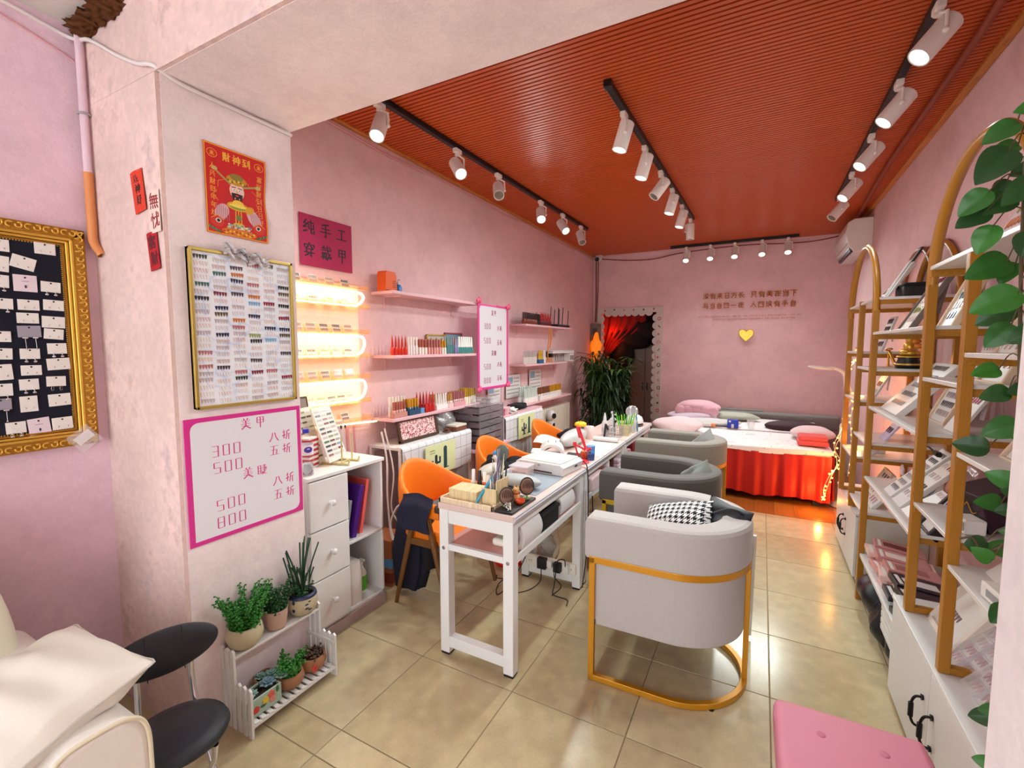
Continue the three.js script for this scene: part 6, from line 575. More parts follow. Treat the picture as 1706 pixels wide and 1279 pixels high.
// ---------- middle and far table ----------
{ const t = thing('desk_lamp', 'small red jointed desk lamp at the near end of the middle table', 'lamp', [-1.02, TY, -2.82], 0.3); const r = col('#d81c2c', 0.3); part(t, 'base', LA([[0.001, 0], [0.062, 0], [0.064, 0.006], [0.05, 0.014], [0.012, 0.02], [0.001, 0.02]], 28), r); part(t, 'lower_arm', [bar([0, 0.015, 0], [-0.03, 0.12, 0], 0.02, 0.012), S(0.014, -0.03, 0.12, 0)], r); part(t, 'upper_arm', [bar([-0.03, 0.12, 0], [0.045, 0.085, 0.02], 0.016, 0.012), bar([0.045, 0.085, 0.02], [0.0, 0.21, 0], 0.022, 0.012), S(0.013, 0.045, 0.085, 0.02)], r); part(t, 'head', [RB(0.026, 0.08, 0.03, -0.002, 0.2, 0, 0.01, 0, 0, 0.25), rod([0.045, 0.085, 0.02], [0.075, 0.1, 0.02], 0.01)], r); part(t, 'screws', [C(0.006, 0.006, 0.022, -0.03, 0.12, 0, 10, PI / 2), C(0.006, 0.006, 0.024, 0.045, 0.085, 0.02, 10, PI / 2)], M.chrome);
  solo('lamp_cable', 'dark cable of the red lamp drooping over the edge of the middle table', 'cable', tube([[-1.0, TY + 0.012, -2.79], [-0.965, TY + 0.03, -2.74], [-0.93, TY + 0.02, -2.705], [-0.918, 0.7, -2.7], [-0.915, 0.45, -2.7], [-0.92, 0.2, -2.69], [-0.93, 0.02, -2.65]], 0.0035, 50), M.cable_black);
  const o = thing('orange_pot', 'round orange and brown pot behind the red lamp', 'pot', [-1.015, TY, -2.93]); part(o, 'pot', LA([[0.001, 0], [0.02, 0], [0.036, 0.02], [0.036, 0.045], [0.024, 0.062], [0.02, 0.062], [0.03, 0.042]], 24), col('#b84a1c', 0.35)); part(o, 'lid', LA([[0.001, 0.075], [0.016, 0.072], [0.03, 0.055], [0.031, 0.05]], 24), col('#e8a878', 0.4));
  const c = thing('water_glass', 'clear blue drinking glass beside the red lamp', 'glass', [-0.975, TY, -2.915]); part(c, 'glass', LA([[0.001, 0], [0.026, 0], [0.03, 0.095], [0.0285, 0.095], [0.0245, 0.004], [0.001, 0.004]], 24), mat('blue_glass', '#b8d4ec', 0.08, { transmission: 0.9, thickness: 0, ior: 1.45 })); part(c, 'blue_liquid', C(0.0262, 0.0245, 0.035, 0, 0.022, 0, 20), mat('blue_liquid', '#6a94d8', 0.1, { transmission: 0.6, thickness: 0 }));
  const n = thing('notebook', 'thin black-edged notebook under the orange pot', 'notebook', [-1.1, TY, -2.97], 0.2); part(n, 'pages', RX(-0.06, 0.05, 0.002, 0.01, -0.05, 0.05, 0.001), M.paper); part(n, 'cover', [RX(-0.062, 0.052, 0, 0.002, -0.052, 0.052, 0.001), RX(-0.062, 0.052, 0.01, 0.012, -0.052, 0.052, 0.001)], M.black_plastic); }
{ solo('hand_pillow', 'long shiny grey hand pillow lying across the middle table', 'pillow', T(J(S(1, 0, 0, 0, 0.065, 0.06, 0.24, 24)), -1.24, TY + 0.061, -3.3), col('#b5b2b0', 0.35)); solo('table_mat', 'white paper mat laid on the middle table', 'mat', RX(-1.16, -0.955, TY, TY + 0.003, -3.5, -3.03, 0.001), M.paper); solo('towel_roll', 'white rolled towel at the far edge of the middle table', 'towel', T(J(C(0.018, 0.018, 0.2, 0, 0, 0, 16)), -1.06, TY + 0.019, -3.535, 0, 0, PI / 2), M.linen_white);
  const y = thing('yellow_ornament', 'yellow flower-shaped ornament behind the grey pillow on the middle table', 'ornament', [-1.24, TY + 0.118, -3.45]); part(y, 'flower', [0, 1, 2, 3, 4].map((i) => S(0.024, 0.026 * Math.cos(i * 1.26), 0.02, 0.026 * Math.sin(i * 1.26), 1, 0.8, 1, 10)), col('#f0c018', 0.5)); part(y, 'centre', S(0.016, 0, 0.03, 0), col('#e8a010', 0.5));
  const p = thing('paper_roll', 'pinkish paper roll standing by the yellow ornament', 'roll', [-1.22, TY, -3.6]); part(p, 'roll', LA([[0.012, 0], [0.04, 0], [0.041, 0.1], [0.012, 0.1]], 22), col('#ead2cc', 0.8)); part(p, 'core', LA([[0.012, 0.101], [0.012, 0], [0.01, 0], [0.01, 0.101]], 16), col('#b89a80', 0.8)); }
{ const t = thing('wire_basket', 'clear organiser basket of tools on the far table', 'organiser', [-1.06, TY, -3.78]); const w = 0.06, L = 0.045, h = 0.085, b = []; for (let i = 0; i <= 5; i++) { const x = -w + i * 2 * w / 5; b.push(rod([x, 0, L], [x, h, L], 0.002, 6), rod([x, 0, -L], [x, h, -L], 0.002, 6)); } for (let i = 1; i <= 4; i++) { const z = -L + i * 2 * L / 5; b.push(rod([w, 0, z], [w, h, z], 0.002, 6), rod([-w, 0, z], [-w, h, z], 0.002, 6)); } for (const y of [0.004, h / 2, h]) b.push(...[[[-w, y, L], [w, y, L]], [[-w, y, -L], [w, y, -L]], [[w, y, -L], [w, y, L]], [[-w, y, -L], [-w, y, L]]].map(([p, q]) => rod(p, q, 0.0025, 6))); part(t, 'wires', J(b), M.chrome);
  const h2 = thing('tool_holder', 'clear ribbed tool cup full of green-handled tools on the far table', 'holder', [-1.0, TY, -3.9]); part(h2, 'cup', [RX(-0.042, 0.042, 0, 0.004, -0.05, 0.05), ...[[0.04, 0], [-0.042, 0]].map(([x]) => RX(x, x + 0.002, 0, 0.095, -0.05, 0.05, 0.0008)), RX(-0.042, 0.042, 0, 0.095, 0.048, 0.05, 0.0008), RX(-0.042, 0.042, 0, 0.095, -0.05, -0.048, 0.0008)], mat('cream_clear', '#efe6c4', 0.2, { transmission: 0.5, thickness: 0 })); 
  const h3 = thing('tool_holder', 'white square tool cup beside the ribbed one on the far table', 'holder', [-0.99, TY, -4.06]); part(h3, 'cup', [RX(-0.04, 0.04, 0, 0.004, -0.05, 0.05), RX(0.037, 0.04, 0, 0.1, -0.05, 0.05, 0.001), RX(-0.04, -0.037, 0, 0.1, -0.05, 0.05, 0.001), RX(-0.04, 0.04, 0, 0.1, 0.047, 0.05, 0.001), RX(-0.04, 0.04, 0, 0.1, -0.05, -0.047, 0.001)], M.white_plastic);
  const gcol = ['#5ad018', '#3aa024', '#a8e830', '#58c020', '#2e8a2a', '#7ad838', '#46b01c', '#90d820']; for (let i = 0; i < 8; i++) { const o = thing('brush', `green-handled nail tool in the ribbed cup on the far table, ${ORD[i]} from left`, 'tool', [-1.03 + 0.008 * i, TY + 0.006, -3.865 - 0.009 * i], 0, 'green-handled tools in the ribbed cup'); const q = [-0.035 + 0.011 * i, rnd(0.15, 0.2), 0.03 - 0.008 * i]; part(o, 'shaft', rod([0, 0, 0], q.map((c) => c * 0.45), 0.003, 6), M.chrome); part(o, 'handle', rod(q.map((c) => c * 0.42), q, 0.006, 8, 0.0045), col(gcol[i], 0.35)); }
  for (let i = 0; i < 5; i++) { const o = thing('brush', ['clear tall bottle-brush in the white cup on the far table', 'grey-handled tool in the white cup on the far table', 'white brush in the white cup on the far table', 'black tool in the wire basket on the far table', 'silver tool in the wire basket on the far table'][i], 'tool', [i < 3 ? -0.99 + rnd(-0.02, 0.02) : -1.06, TY + 0.006, i < 3 ? -4.06 + rnd(-0.03, 0.03) : -3.78 + 0.03 * (i - 3)]); const q = [rnd(-0.03, 0.03), rnd(0.17, 0.22), rnd(-0.03, 0.03)]; part(o, 'handle', rod([0, 0, 0], q, 0.006, 8, 0.004), col(['#dfe6e8', '#9a9ea2', '#f0eeea', '#1a1a1c', '#c0c0c4'][i], 0.35)); part(o, 'tip', S(0.009, q[0], q[1], q[2], 1, 1.4, 1), col(['#eef2f4', '#8a8e94', '#f6f2ee', '#2a2a2e', '#d0d0d4'][i], 0.3)); }
  const te = thing('brush', 'teal pen leaning against the outside of the white tool cup', 'tool', [-0.955, TY, -4.1]); part(te, 'handle', rod([0.02, 0.006, 0.03], [-0.01, 0.15, -0.03], 0.006), col('#1c7a94', 0.35)); part(te, 'tip', rod([-0.01, 0.15, -0.03], [-0.014, 0.17, -0.038], 0.005, 8, 0.002), M.chrome);
  const m = thing('round_mirror', 'small round mirror on a stand at the far table', 'mirror', [-1.02, TY, -4.2], 0.3); part(m, 'rim', TO(0.05, 0.006, 0, 0.16, 0), M.chrome); part(m, 'glass', C(0.047, 0.047, 0.004, 0, 0.16, 0, 24, PI / 2), M.frosted); part(m, 'stem', [rod([0, 0.004, 0], [0, 0.11, 0], 0.004), C(0.04, 0.045, 0.008, 0, 0.004, 0, 20)], M.chrome);
  const wb = thing('squeeze_bottle', 'white nozzle bottle behind the wire basket on the far table', 'bottle', [-1.15, TY, -3.8]); part(wb, 'bottle', LA([[0.001, 0], [0.024, 0], [0.026, 0.006], [0.026, 0.1], [0.016, 0.125], [0.012, 0.13]], 20), M.white_plastic); part(wb, 'nozzle', LA([[0.014, 0.13], [0.013, 0.145], [0.005, 0.19], [0.001, 0.192]], 16), M.white_plastic); part(wb, 'label', C(0.0265, 0.0265, 0.04, 0, 0.05, 0, 20), col('#c8c4c8', 0.5));
  const pb = thing('pump_bottle', 'white pump bottle with a black dot beside the nozzle bottle', 'bottle', [-1.1, TY, -3.87]); part(pb, 'bottle', LA([[0.001, 0], [0.028, 0], [0.03, 0.006], [0.03, 0.13], [0.014, 0.145], [0.012, 0.15]], 20), M.white_plastic); part(pb, 'dot', C(0.012, 0.012, 0.006, 0.027, 0.115, 0.012, 16, 0, -0.4, PI / 2), M.black_plastic); part(pb, 'pump', [C(0.012, 0.012, 0.016, 0, 0.158, 0, 12), RX(-0.006, 0.03, 0.165, 0.175, -0.007, 0.007, 0.003)], M.white_plastic);
  const bk = thing('black_clip', 'black clamp standing beside the nozzle bottle on the far table', 'clamp', [-1.13, TY, -3.72], 0.4); part(bk, 'jaw', [bar([0, 0, 0], [0.012, 0.11, 0], 0.03, 0.014), bar([0.012, 0.11, 0], [0.03, 0.06, 0.01], 0.02, 0.012)], M.black_plastic);
  const nl = thing('nail_lamp', 'white rounded nail lamp at the far end of the far table', 'lamp', [-1.05, TY, -4.42], 0.25); part(nl, 'hood', J(LA([[0.001, 0.105], [0.05, 0.1], [0.085, 0.08], [0.1, 0.045], [0.1, 0.03]], 28).scale(0.85, 1, 1.15)), M.white_gloss); part(nl, 'base', J(LA([[0.001, 0], [0.098, 0], [0.1, 0.012], [0.09, 0.028], [0.001, 0.028]], 28).scale(0.85, 1, 1.15)), col('#4a4a4c', 0.4)); }

// ---------- under the tables ----------
{ const t = thing('foam_rest', 'white curved foam rest on the lower shelf of the near table', 'foam rest', [-1.03, 0.56, -1.97]); const rg = (r0, r1) => { const s = new THREE.Shape(); s.absarc(0, 0, r1, -0.5, 3.0, false); s.absarc(0, 0, r0, 3.0, -0.5, true); return s; }; part(t, 'shell', EX(rg(0.068, 0.088), 0.2, 0.004, 18).translate(0, 0.06, -0.1), M.linen_white); part(t, 'pad', RX(-0.085, 0.08, 0.0, 0.04, -0.11, 0.11, 0.018), col('#efe8da', 0.7));
  const u = thing('foam_rest', 'white curved foam rest at the far end of the lower shelf of the near table', 'foam rest', [-1.04, 0.56, -2.46]); part(u, 'shell', EX(rg(0.066, 0.086), 0.2, 0.004, 18).translate(0, 0.058, -0.1), M.linen_white); part(u, 'pad', RX(-0.08, 0.075, 0.0, 0.04, -0.11, 0.11, 0.018), col('#efe8da', 0.7));
  solo('black_box', 'black box between the two foam rests on the lower shelf of the near table', 'box', J(RX(-1.2, -0.955, 0.56, 0.645, -2.32, -2.1, 0.006), RX(-1.21, -0.95, 0.64, 0.66, -2.33, -2.09, 0.006)), M.black_cloth);
  solo('red_cloth', 'dark red cloth hanging behind the far foam rest under the near table', 'cloth', grid((u2, v) => [-1.3 + 0.012 * Math.sin(u2 * 20), 0.73 - v * 0.17, -2.62 + u2 * 0.25], 30, 4), mat('dark_red_cloth', '#7a1020', 0.8, { side: THREE.DoubleSide }));
  const p = thing('paper_pack', 'pink printed tissue packet on the lower shelf of the middle table', 'packet', [-1.0, 0.56, -2.98]); part(p, 'packet', RX(-0.09, 0.06, 0, 0.1, -0.13, 0.13, 0.014), col('#ecd0d4', 0.5)); part(p, 'tissue', T(blob(0.035, 1.2, 0.8, 1, 0.3, 5, 12, 1), -0.02, 0.11, 0.02), M.paper); const q = thing('pump_bottle', 'cream pump bottle on the lower shelf of the middle table', 'bottle', [-0.99, 0.56, -2.8]); part(q, 'body', LA([[0.001, 0], [0.03, 0], [0.032, 0.01], [0.03, 0.1], [0.012, 0.13]], 18), M.cream_plastic); part(q, 'pump', [C(0.012, 0.012, 0.02, 0, 0.138, 0, 12), RX(-0.006, 0.026, 0.146, 0.154, -0.006, 0.006)], M.white_plastic);
  const w = thing('plush_bottles', 'white bottle on the lower shelf at the far end of the middle table', 'bottle', [-1.0, 0.56, -3.32]); part(w, 'body', LA([[0.001, 0], [0.034, 0], [0.036, 0.01], [0.034, 0.11], [0.014, 0.14], [0.014, 0.16], [0.001, 0.162]], 18), M.white_plastic); part(w, 'label', C(0.0365, 0.0365, 0.05, 0, 0.05, 0, 18), col('#d8b4c0', 0.5)); const w2 = thing('brown_jar', 'dark brown lidded jar beside the white bottle under the middle table', 'jar', [-1.01, 0.56, -3.46]); part(w2, 'jar', LA([[0.001, 0], [0.035, 0], [0.037, 0.09], [0.03, 0.1]], 18), col('#4a2420', 0.4)); part(w2, 'lid', C(0.036, 0.036, 0.02, 0, 0.11, 0, 18), col('#2a1614', 0.4)); const w3 = thing('towel', 'folded lilac towel at the far end under the middle table', 'towel', [-1.02, 0.56, -3.58]); part(w3, 'fold', [RX(-0.09, 0.07, 0, 0.04, -0.05, 0.05, 0.016), RX(-0.09, 0.07, 0.036, 0.075, -0.05, 0.05, 0.016)], M.towel_lilac); const w4 = thing('towel', 'folded pink towel on the lower shelf of the far table', 'towel', [-1.02, 0.56, -3.85]); part(w4, 'fold', [RX(-0.09, 0.07, 0, 0.05, -0.08, 0.08, 0.02), RX(-0.09, 0.07, 0.045, 0.09, -0.08, 0.08, 0.02)], M.towel_pink); const w5 = thing('red_box', 'dark red box behind the pink towel under the far table', 'box', [-1.03, 0.56, -4.08]); part(w5, 'box', RX(-0.07, 0.07, 0, 0.1, -0.08, 0.08, 0.004), col('#8a1826', 0.5)); part(w5, 'lid', RX(-0.073, 0.073, 0.1, 0.12, -0.083, 0.083, 0.004), col('#a02030', 0.5)); }
{ const t = thing('waste_bin', 'orange-red plastic waste bin under the near table', 'bin', [-1.52, 0, -2.78]); part(t, 'bin', LA([[0.001, 0.004], [0.1, 0], [0.105, 0.004], [0.13, 0.27], [0.135, 0.28], [0.126, 0.28], [0.1, 0.01], [0.001, 0.01]], 32), col('#e8300c', 0.45)); part(t, 'rim', TO(0.131, 0.006, 0, 0.278, 0, PI / 2, 0, 0, 2 * PI, 32), col('#e8300c', 0.4)); }
{ const t = thing('power_strip', 'long cream power strip with plugs fixed along the foot rail of the near table', 'power strip', [-1.135, 0.097, -2.655]); t.rotation.set(0, 0, 0); part(t, 'strip', RX(-0.17, 0.17, 0, 0.07, 0.002, 0.03, 0.005), M.cream_plastic); for (let i = 0; i < 6; i++) part(t, 'socket', [RX(-0.15 + i * 0.055, -0.147 + i * 0.055, 0.03, 0.042, 0.03, 0.0315), RX(-0.135 + i * 0.055, -0.132 + i * 0.055, 0.03, 0.042, 0.03, 0.0315)], M.black_plastic);
  const ad = (label, x, c, w, h, dy) => { const a = thing('plug_adapter', label, 'adapter', [-1.135 + x, 0.105 + dy, -2.6]); part(a, 'body', RX(-w, w, 0, h, -0.03, 0.01, 0.005), c); part(a, 'pins', [RX(-0.008, -0.004, h * 0.3, h * 0.35, -0.045, -0.03), RX(0.004, 0.008, h * 0.3, h * 0.35, -0.045, -0.03)], M.chrome); }; ad('larger black adapter in the left half of the power strip', -0.05, M.black_plastic, 0.03, 0.07, 0); ad('smaller black adapter in the middle of the power strip', 0.055, M.black_plastic, 0.024, 0.06, 0); ad('white plug between the two black adapters', 0.005, M.white_plastic, 0.016, 0.045, 0.02); ad('white plug at the right end of the power strip', 0.115, M.white_plastic, 0.018, 0.06, 0.005);
  const cb = (label, pts, m, r = 0.0032) => solo('cable', label, 'cable', tube(pts, r, 60), m); cb('black cable looping on the floor from the larger black adapter', [[-1.18, 0.11, -2.585], [-1.18, 0.04, -2.57], [-1.22, 0.006, -2.5], [-1.3, 0.005, -2.42], [-1.33, 0.02, -2.46], [-1.27, 0.2, -2.55], [-1.24, 0.4, -2.6], [-1.2, 0.55, -2.6]], M.cable_black); cb('black cable hanging from the smaller black adapter to the floor', [[-1.08, 0.11, -2.585], [-1.085, 0.03, -2.57], [-1.07, 0.006, -2.52], [-0.97, 0.005, -2.5], [-0.95, 0.006, -2.44]], M.cable_black); cb('black cable arching from the right white plug', [[-1.02, 0.16, -2.59], [-1.02, 0.21, -2.575], [-1.06, 0.2, -2.57], [-1.08, 0.1, -2.56], [-1.03, 0.05, -2.55], [-1.07, 0.006, -2.5]], M.cable_black); cb('cream cable running from the left end of the power strip', [[-1.3, 0.13, -2.62], [-1.38, 0.12, -2.6], [-1.45, 0.16, -2.6], [-1.52, 0.3, -2.66], [-1.6, 0.4, -2.9]], M.cream_plastic, 0.004); cb('white cable hanging down the legs between the near and middle tables', [[-0.93, 0.66, -2.715], [-0.925, 0.5, -2.71], [-0.918, 0.35, -2.712], [-0.924, 0.5, -2.714], [-0.918, 0.6, -2.716], [-0.915, 0.3, -2.713], [-0.9, 0.17, -2.72]], M.cable_white); cb('tangled black cable on the left under the near table', [[-1.34, 0.16, -2.3], [-1.36, 0.12, -2.34], [-1.3, 0.08, -2.42], [-1.36, 0.01, -2.35], [-1.42, 0.008, -2.45], [-1.38, 0.06, -2.5], [-1.3, 0.22, -2.55]], M.cable_black);
  const b = thing('clear_bag', 'clear bag with grey contents standing behind the power strip', 'bag', [-1.26, 0, -2.85]); part(b, 'bag', T(blob(0.11, 0.8, 1.9, 0.7, 0.1, 4, 18, 4), 0, 0.2, 0), M.clear_bag); part(b, 'contents', [0, 1, 2, 3].map((i) => T(blob(0.055, 1, 1, 0.8, 0.2, 4, 10, i), 0.02 * Math.sin(i * 2), 0.07 + 0.07 * i, 0)), col('#b0a898', 0.7)); const k = thing('black_pouch', 'black pouch hanging beside the near front leg of the middle table', 'pouch', [-0.885, 0.12, -2.78]); part(k, 'pouch', T(J(pillow(0.1, 0.13, 0.06, 0.004, 12)), 0, 0.13, 0, 0, PI / 2, 0), M.black_cloth); part(k, 'strap', tube([[0, 0.19, 0], [-0.015, 0.32, 0.02], [-0.02, 0.46, 0.03]], 0.004, 16), M.cable_black); }
// ---------- barrel armchairs on brass-coloured frames; they face the tables (-x) ----------
function uShape(r, th, front, inset = 0) {                // U in the x-z plane drawn as (x, y)
  const s = new THREE.Shape(), q = r - th, cx = 0.02; s.moveTo(front, -r); s.lineTo(cx, -r); s.absarc(cx, 0, r, -PI / 2, PI / 2, false); s.lineTo(front, r); s.lineTo(front, q); s.lineTo(cx, q); s.absarc(cx, 0, q, PI / 2, -PI / 2, true); s.lineTo(front, -q); s.lineTo(front, -r); return s; }
const up = (g, y) => g.rotateX(-PI / 2).translate(0, y, 0);
function barrelChair(label, at, ry, m, frameM, lo = 0.26) {
  const t = thing('barrel_armchair', label, 'armchair', at, ry);
  part(t, 'lower_shell', up(EX(uShape(0.285, 0.05, -0.3), 0.31, 0.006, 20), lo), m); part(t, 'upper_pad', up(EX(uShape(0.29, 0.085, -0.315), 0.15, 0.022, 24), 0.585), m);
  const d = new THREE.Shape(); d.moveTo(-0.3, -0.23); d.lineTo(0.02, -0.23); d.absarc(0.02, 0, 0.23, -PI / 2, PI / 2, false); d.lineTo(-0.3, 0.23); d.lineTo(-0.3, -0.23); part(t, 'seat', up(EX(d, 0.14, 0.02, 20), 0.3), m); part(t, 'underside', up(EX(uShape(0.28, 0.27, -0.295), 0.012, 0.001, 16), lo - 0.008), M.black_cloth);
  const fr = (y, hgt, w) => up(EX(uShape(0.31, w, -0.315), hgt, 0.002, 24), y); part(t, 'frame_band', fr(0.552, 0.026, 0.018), frameM); part(t, 'base_hoop', fr(0.0, 0.022, 0.022), frameM); for (const s of [-1, 1]) part(t, 'front_post', RX(-0.318, -0.292, 0.0, 0.575, s * 0.3 - 0.012, s * 0.3 + 0.012, 0.002), frameM); part(t, 'rear_post', RX(0.31, 0.332, 0.0, 0.66, -0.024, 0.024, 0.002), frameM); part(t, 'seat_bracket', [RX(-0.31, -0.29, lo - 0.002, lo + 0.02, -0.3, 0.3, 0.002), RX(0.28, 0.315, lo - 0.002, lo + 0.02, -0.02, 0.02, 0.002)], M.dark_steel); part(t, 'glide', [[-0.3, 0.29], [-0.3, -0.29], [0.2, 0.25], [0.2, -0.25]].map(([x, z]) => C(0.012, 0.012, 0.004, x, -0.001, z, 10)), M.black_plastic); return t; }
barrelChair('light grey barrel armchair with a gold frame, nearest of three at the tables', [-0.335, 0.004, -2.25], 0.02, M.chair_light, M.gold_paint);
barrelChair('dark grey barrel armchair with a yellow-gold frame, between the two paler ones', [-0.515, 0.004, -3.03], 0.0, M.chair_dark, mat('gold_yellow', '#c8a01c', 0.3, { metalness: 0.4 }));
barrelChair('mid grey barrel armchair with a gold frame, farthest from the viewer', [-0.55, 0.004, -4.09], 0.0, M.chair_mid, M.gold_paint);
const tHound = canvas(128, 128, (c) => { c.fillStyle = '#efefef'; c.fillRect(0, 0, 128, 128); c.fillStyle = '#14151e'; c.fillRect(0, 0, 64, 64); const tri = (p) => { c.beginPath(); p.forEach(([x, y], i) => (i ? c.lineTo(x, y) : c.moveTo(x, y))); c.fill(); }; tri([[64, 0], [96, 0], [64, 32]]); tri([[96, 32], [128, 0], [128, 32], [96, 64], [64, 64]]); tri([[0, 64], [32, 64], [0, 96]]); tri([[32, 96], [64, 64], [64, 96], [32, 128], [0, 128]]); });
{ const t = thing('cushion', 'black and white houndstooth cushion in the nearest grey armchair', 'cushion', [-0.32, 0.655, -2.24]); const g = pillow(0.33, 0.29, 0.17, 0.004, 24), u = g.attributes.uv, p = g.attributes.position; for (let i = 0; i < u.count; i++) u.setXY(i, p.getX(i) / 0.026, p.getY(i) / 0.026); part(t, 'cover', g.applyMatrix4(new THREE.Matrix4().makeRotationFromEuler(new THREE.Euler(-0.75, -0.5, 0.4, 'YXZ'))), mat('houndstooth', '#ffffff', 0.85, { map: tHound }));
  const b = thing('handbag', 'black leather bag behind the houndstooth cushion in the nearest armchair', 'bag', [-0.125, 0.69, -2.27]); part(b, 'body', T(J(pillow(0.22, 0.24, 0.11, 0.008, 20)), 0, 0, 0, -0.4, -0.5, -0.3), M.black_leather); part(b, 'strap', tube([[-0.04, 0.08, 0.05], [0.03, 0.11, 0.05], [0.09, 0.08, 0.03], [0.11, 0.0, 0.03]], 0.006, 20), M.black_leather); part(b, 'trim', T(RB(0.13, 0.008, 0.01, 0.02, -0.02, 0.06, 0.003), 0, 0, 0, -0.5, -0.3, 0.4), M.dark_steel);
  const s = thing('cushion', 'crushed grey-green velvet cushion in the dark grey armchair', 'cushion', [-0.33, 0.64, -3.04]); part(s, 'cover', T(J(pillow(0.3, 0.28, 0.13, 0.014, 24)), 0, 0, 0, -0.3, -0.9, 0.3), mat('velvet', '#8e948c', 0.6, { sheen: 0.8, sheenColor: new THREE.Color('#d8e0d8'), sheenRoughness: 0.3, bumpMap: rep(tFine, 12), bumpScale: 0.004 }));
  const f = thing('cushion', 'small plain grey cushion leaning in the farthest grey armchair', 'cushion', [-0.4, 0.655, -4.1]); part(f, 'cover', T(J(pillow(0.29, 0.27, 0.12, 0.004, 20)), 0, 0, 0, -0.35, -0.7, 0.5), M.cushion_grey);
  solo('white_pole', 'thin white rolled packaging lying behind the nearest armchair by its rear post', 'roll', rod([0.0, 0.02, -2.62], [0.005, 0.62, -2.44], 0.008), M.white_plastic); }

// ---------- orange covered chairs with wooden legs; they face the tables (+x) ----------
function orangeChair(label, at, ry) {
  const t = thing('orange_chair', label, 'chair', at, ry); const N = 44, rings = [];
  for (let i = 0; i <= N; i++) { const u = i / N, a = (-1.02 + 2.04 * u) * 2.05, w = Math.min(1, Math.abs(a) / 1.75), sm = w * w * (3 - 2 * w); const fw = Math.max(0, Math.abs(a) - PI / 2); const R = 0.245, cx = -0.03; let x = cx - R * Math.cos(Math.min(Math.abs(a), PI / 2)), z = Math.sign(a) * R * Math.sin(Math.min(Math.abs(a), PI / 2)); x += fw * 0.3; const top = 0.805 - 0.165 * sm, bot = 0.47 + 0.095 * sm - 0.01, th = 0.022 - 0.004 * sm; const nx = -Math.cos(Math.min(Math.abs(a), PI / 2)), nz = Math.sign(a) * Math.sin(Math.min(Math.abs(a), PI / 2)); const wr = 0.004 * Math.sin(a * 26); const ring = []; const K = 16; for (let k = 0; k < K; k++) { const f = k / K * 2 * PI, c = Math.cos(f), s = Math.sin(f), yy = (top + bot) / 2 + (top - bot) / 2 * Math.sign(s) * Math.pow(Math.abs(s), 0.6), o = th * Math.sign(c) * Math.pow(Math.abs(c), 0.7) + 0.05 * (yy - 0.5) * (1 - sm) + wr * sm; ring.push([x + nx * o, yy, z + nz * o]); } rings.push(ring); }
  part(t, 'back_cover', loft(rings), M.orange_cloth); const d = new THREE.Shape(); d.moveTo(0.23, -0.2); d.lineTo(-0.05, -0.22); d.absarc(-0.03, 0, 0.215, -PI / 2 - 0.05, PI / 2 + 0.05, true); d.lineTo(0.23, 0.2); d.quadraticCurveTo(0.27, 0, 0.23, -0.2); part(t, 'seat', up(EX(d, 0.045, 0.02, 16), 0.405), M.orange_cloth);
  for (const s of [-1, 1]) { part(t, 'arm_tip', [bar([0.1, 0.62, s * 0.247], [0.2, 0.615, s * 0.235], 0.05, 0.045, 0.012)], M.dark_wood); part(t, 'front_leg', rod([0.19, 0, s * 0.25], [0.03, 0.6, s * 0.25], 0.012, 12, 0.019), M.leg_wood); part(t, 'rear_leg', rod([-0.2, 0, s * 0.25], [-0.04, 0.6, s * 0.25], 0.012, 12, 0.019), M.leg_wood); part(t, 'side_rail', bar([-0.1, 0.4, s * 0.245], [0.09, 0.4, s * 0.245], 0.02, 0.035), M.leg_wood); }
  part(t, 'cross_rail', [bar([-0.1, 0.4, -0.245], [-0.1, 0.4, 0.245], 0.02, 0.03), bar([0.085, 0.4, -0.245], [0.085, 0.4, 0.245], 0.02, 0.03)], M.leg_wood); return t; }
orangeChair('orange chair on splayed wooden legs with a navy jacket hung on it, nearest', [-1.665, 0, -2.26], 0.0); orangeChair('middle orange chair, holding a plush toy shaped as a dark bundle', [-1.665, 0, -3.13], 0.0); orangeChair('farthest orange chair, draped with a white cloth and a navy jacket', [-1.66, 0, -4.12], 0.05);
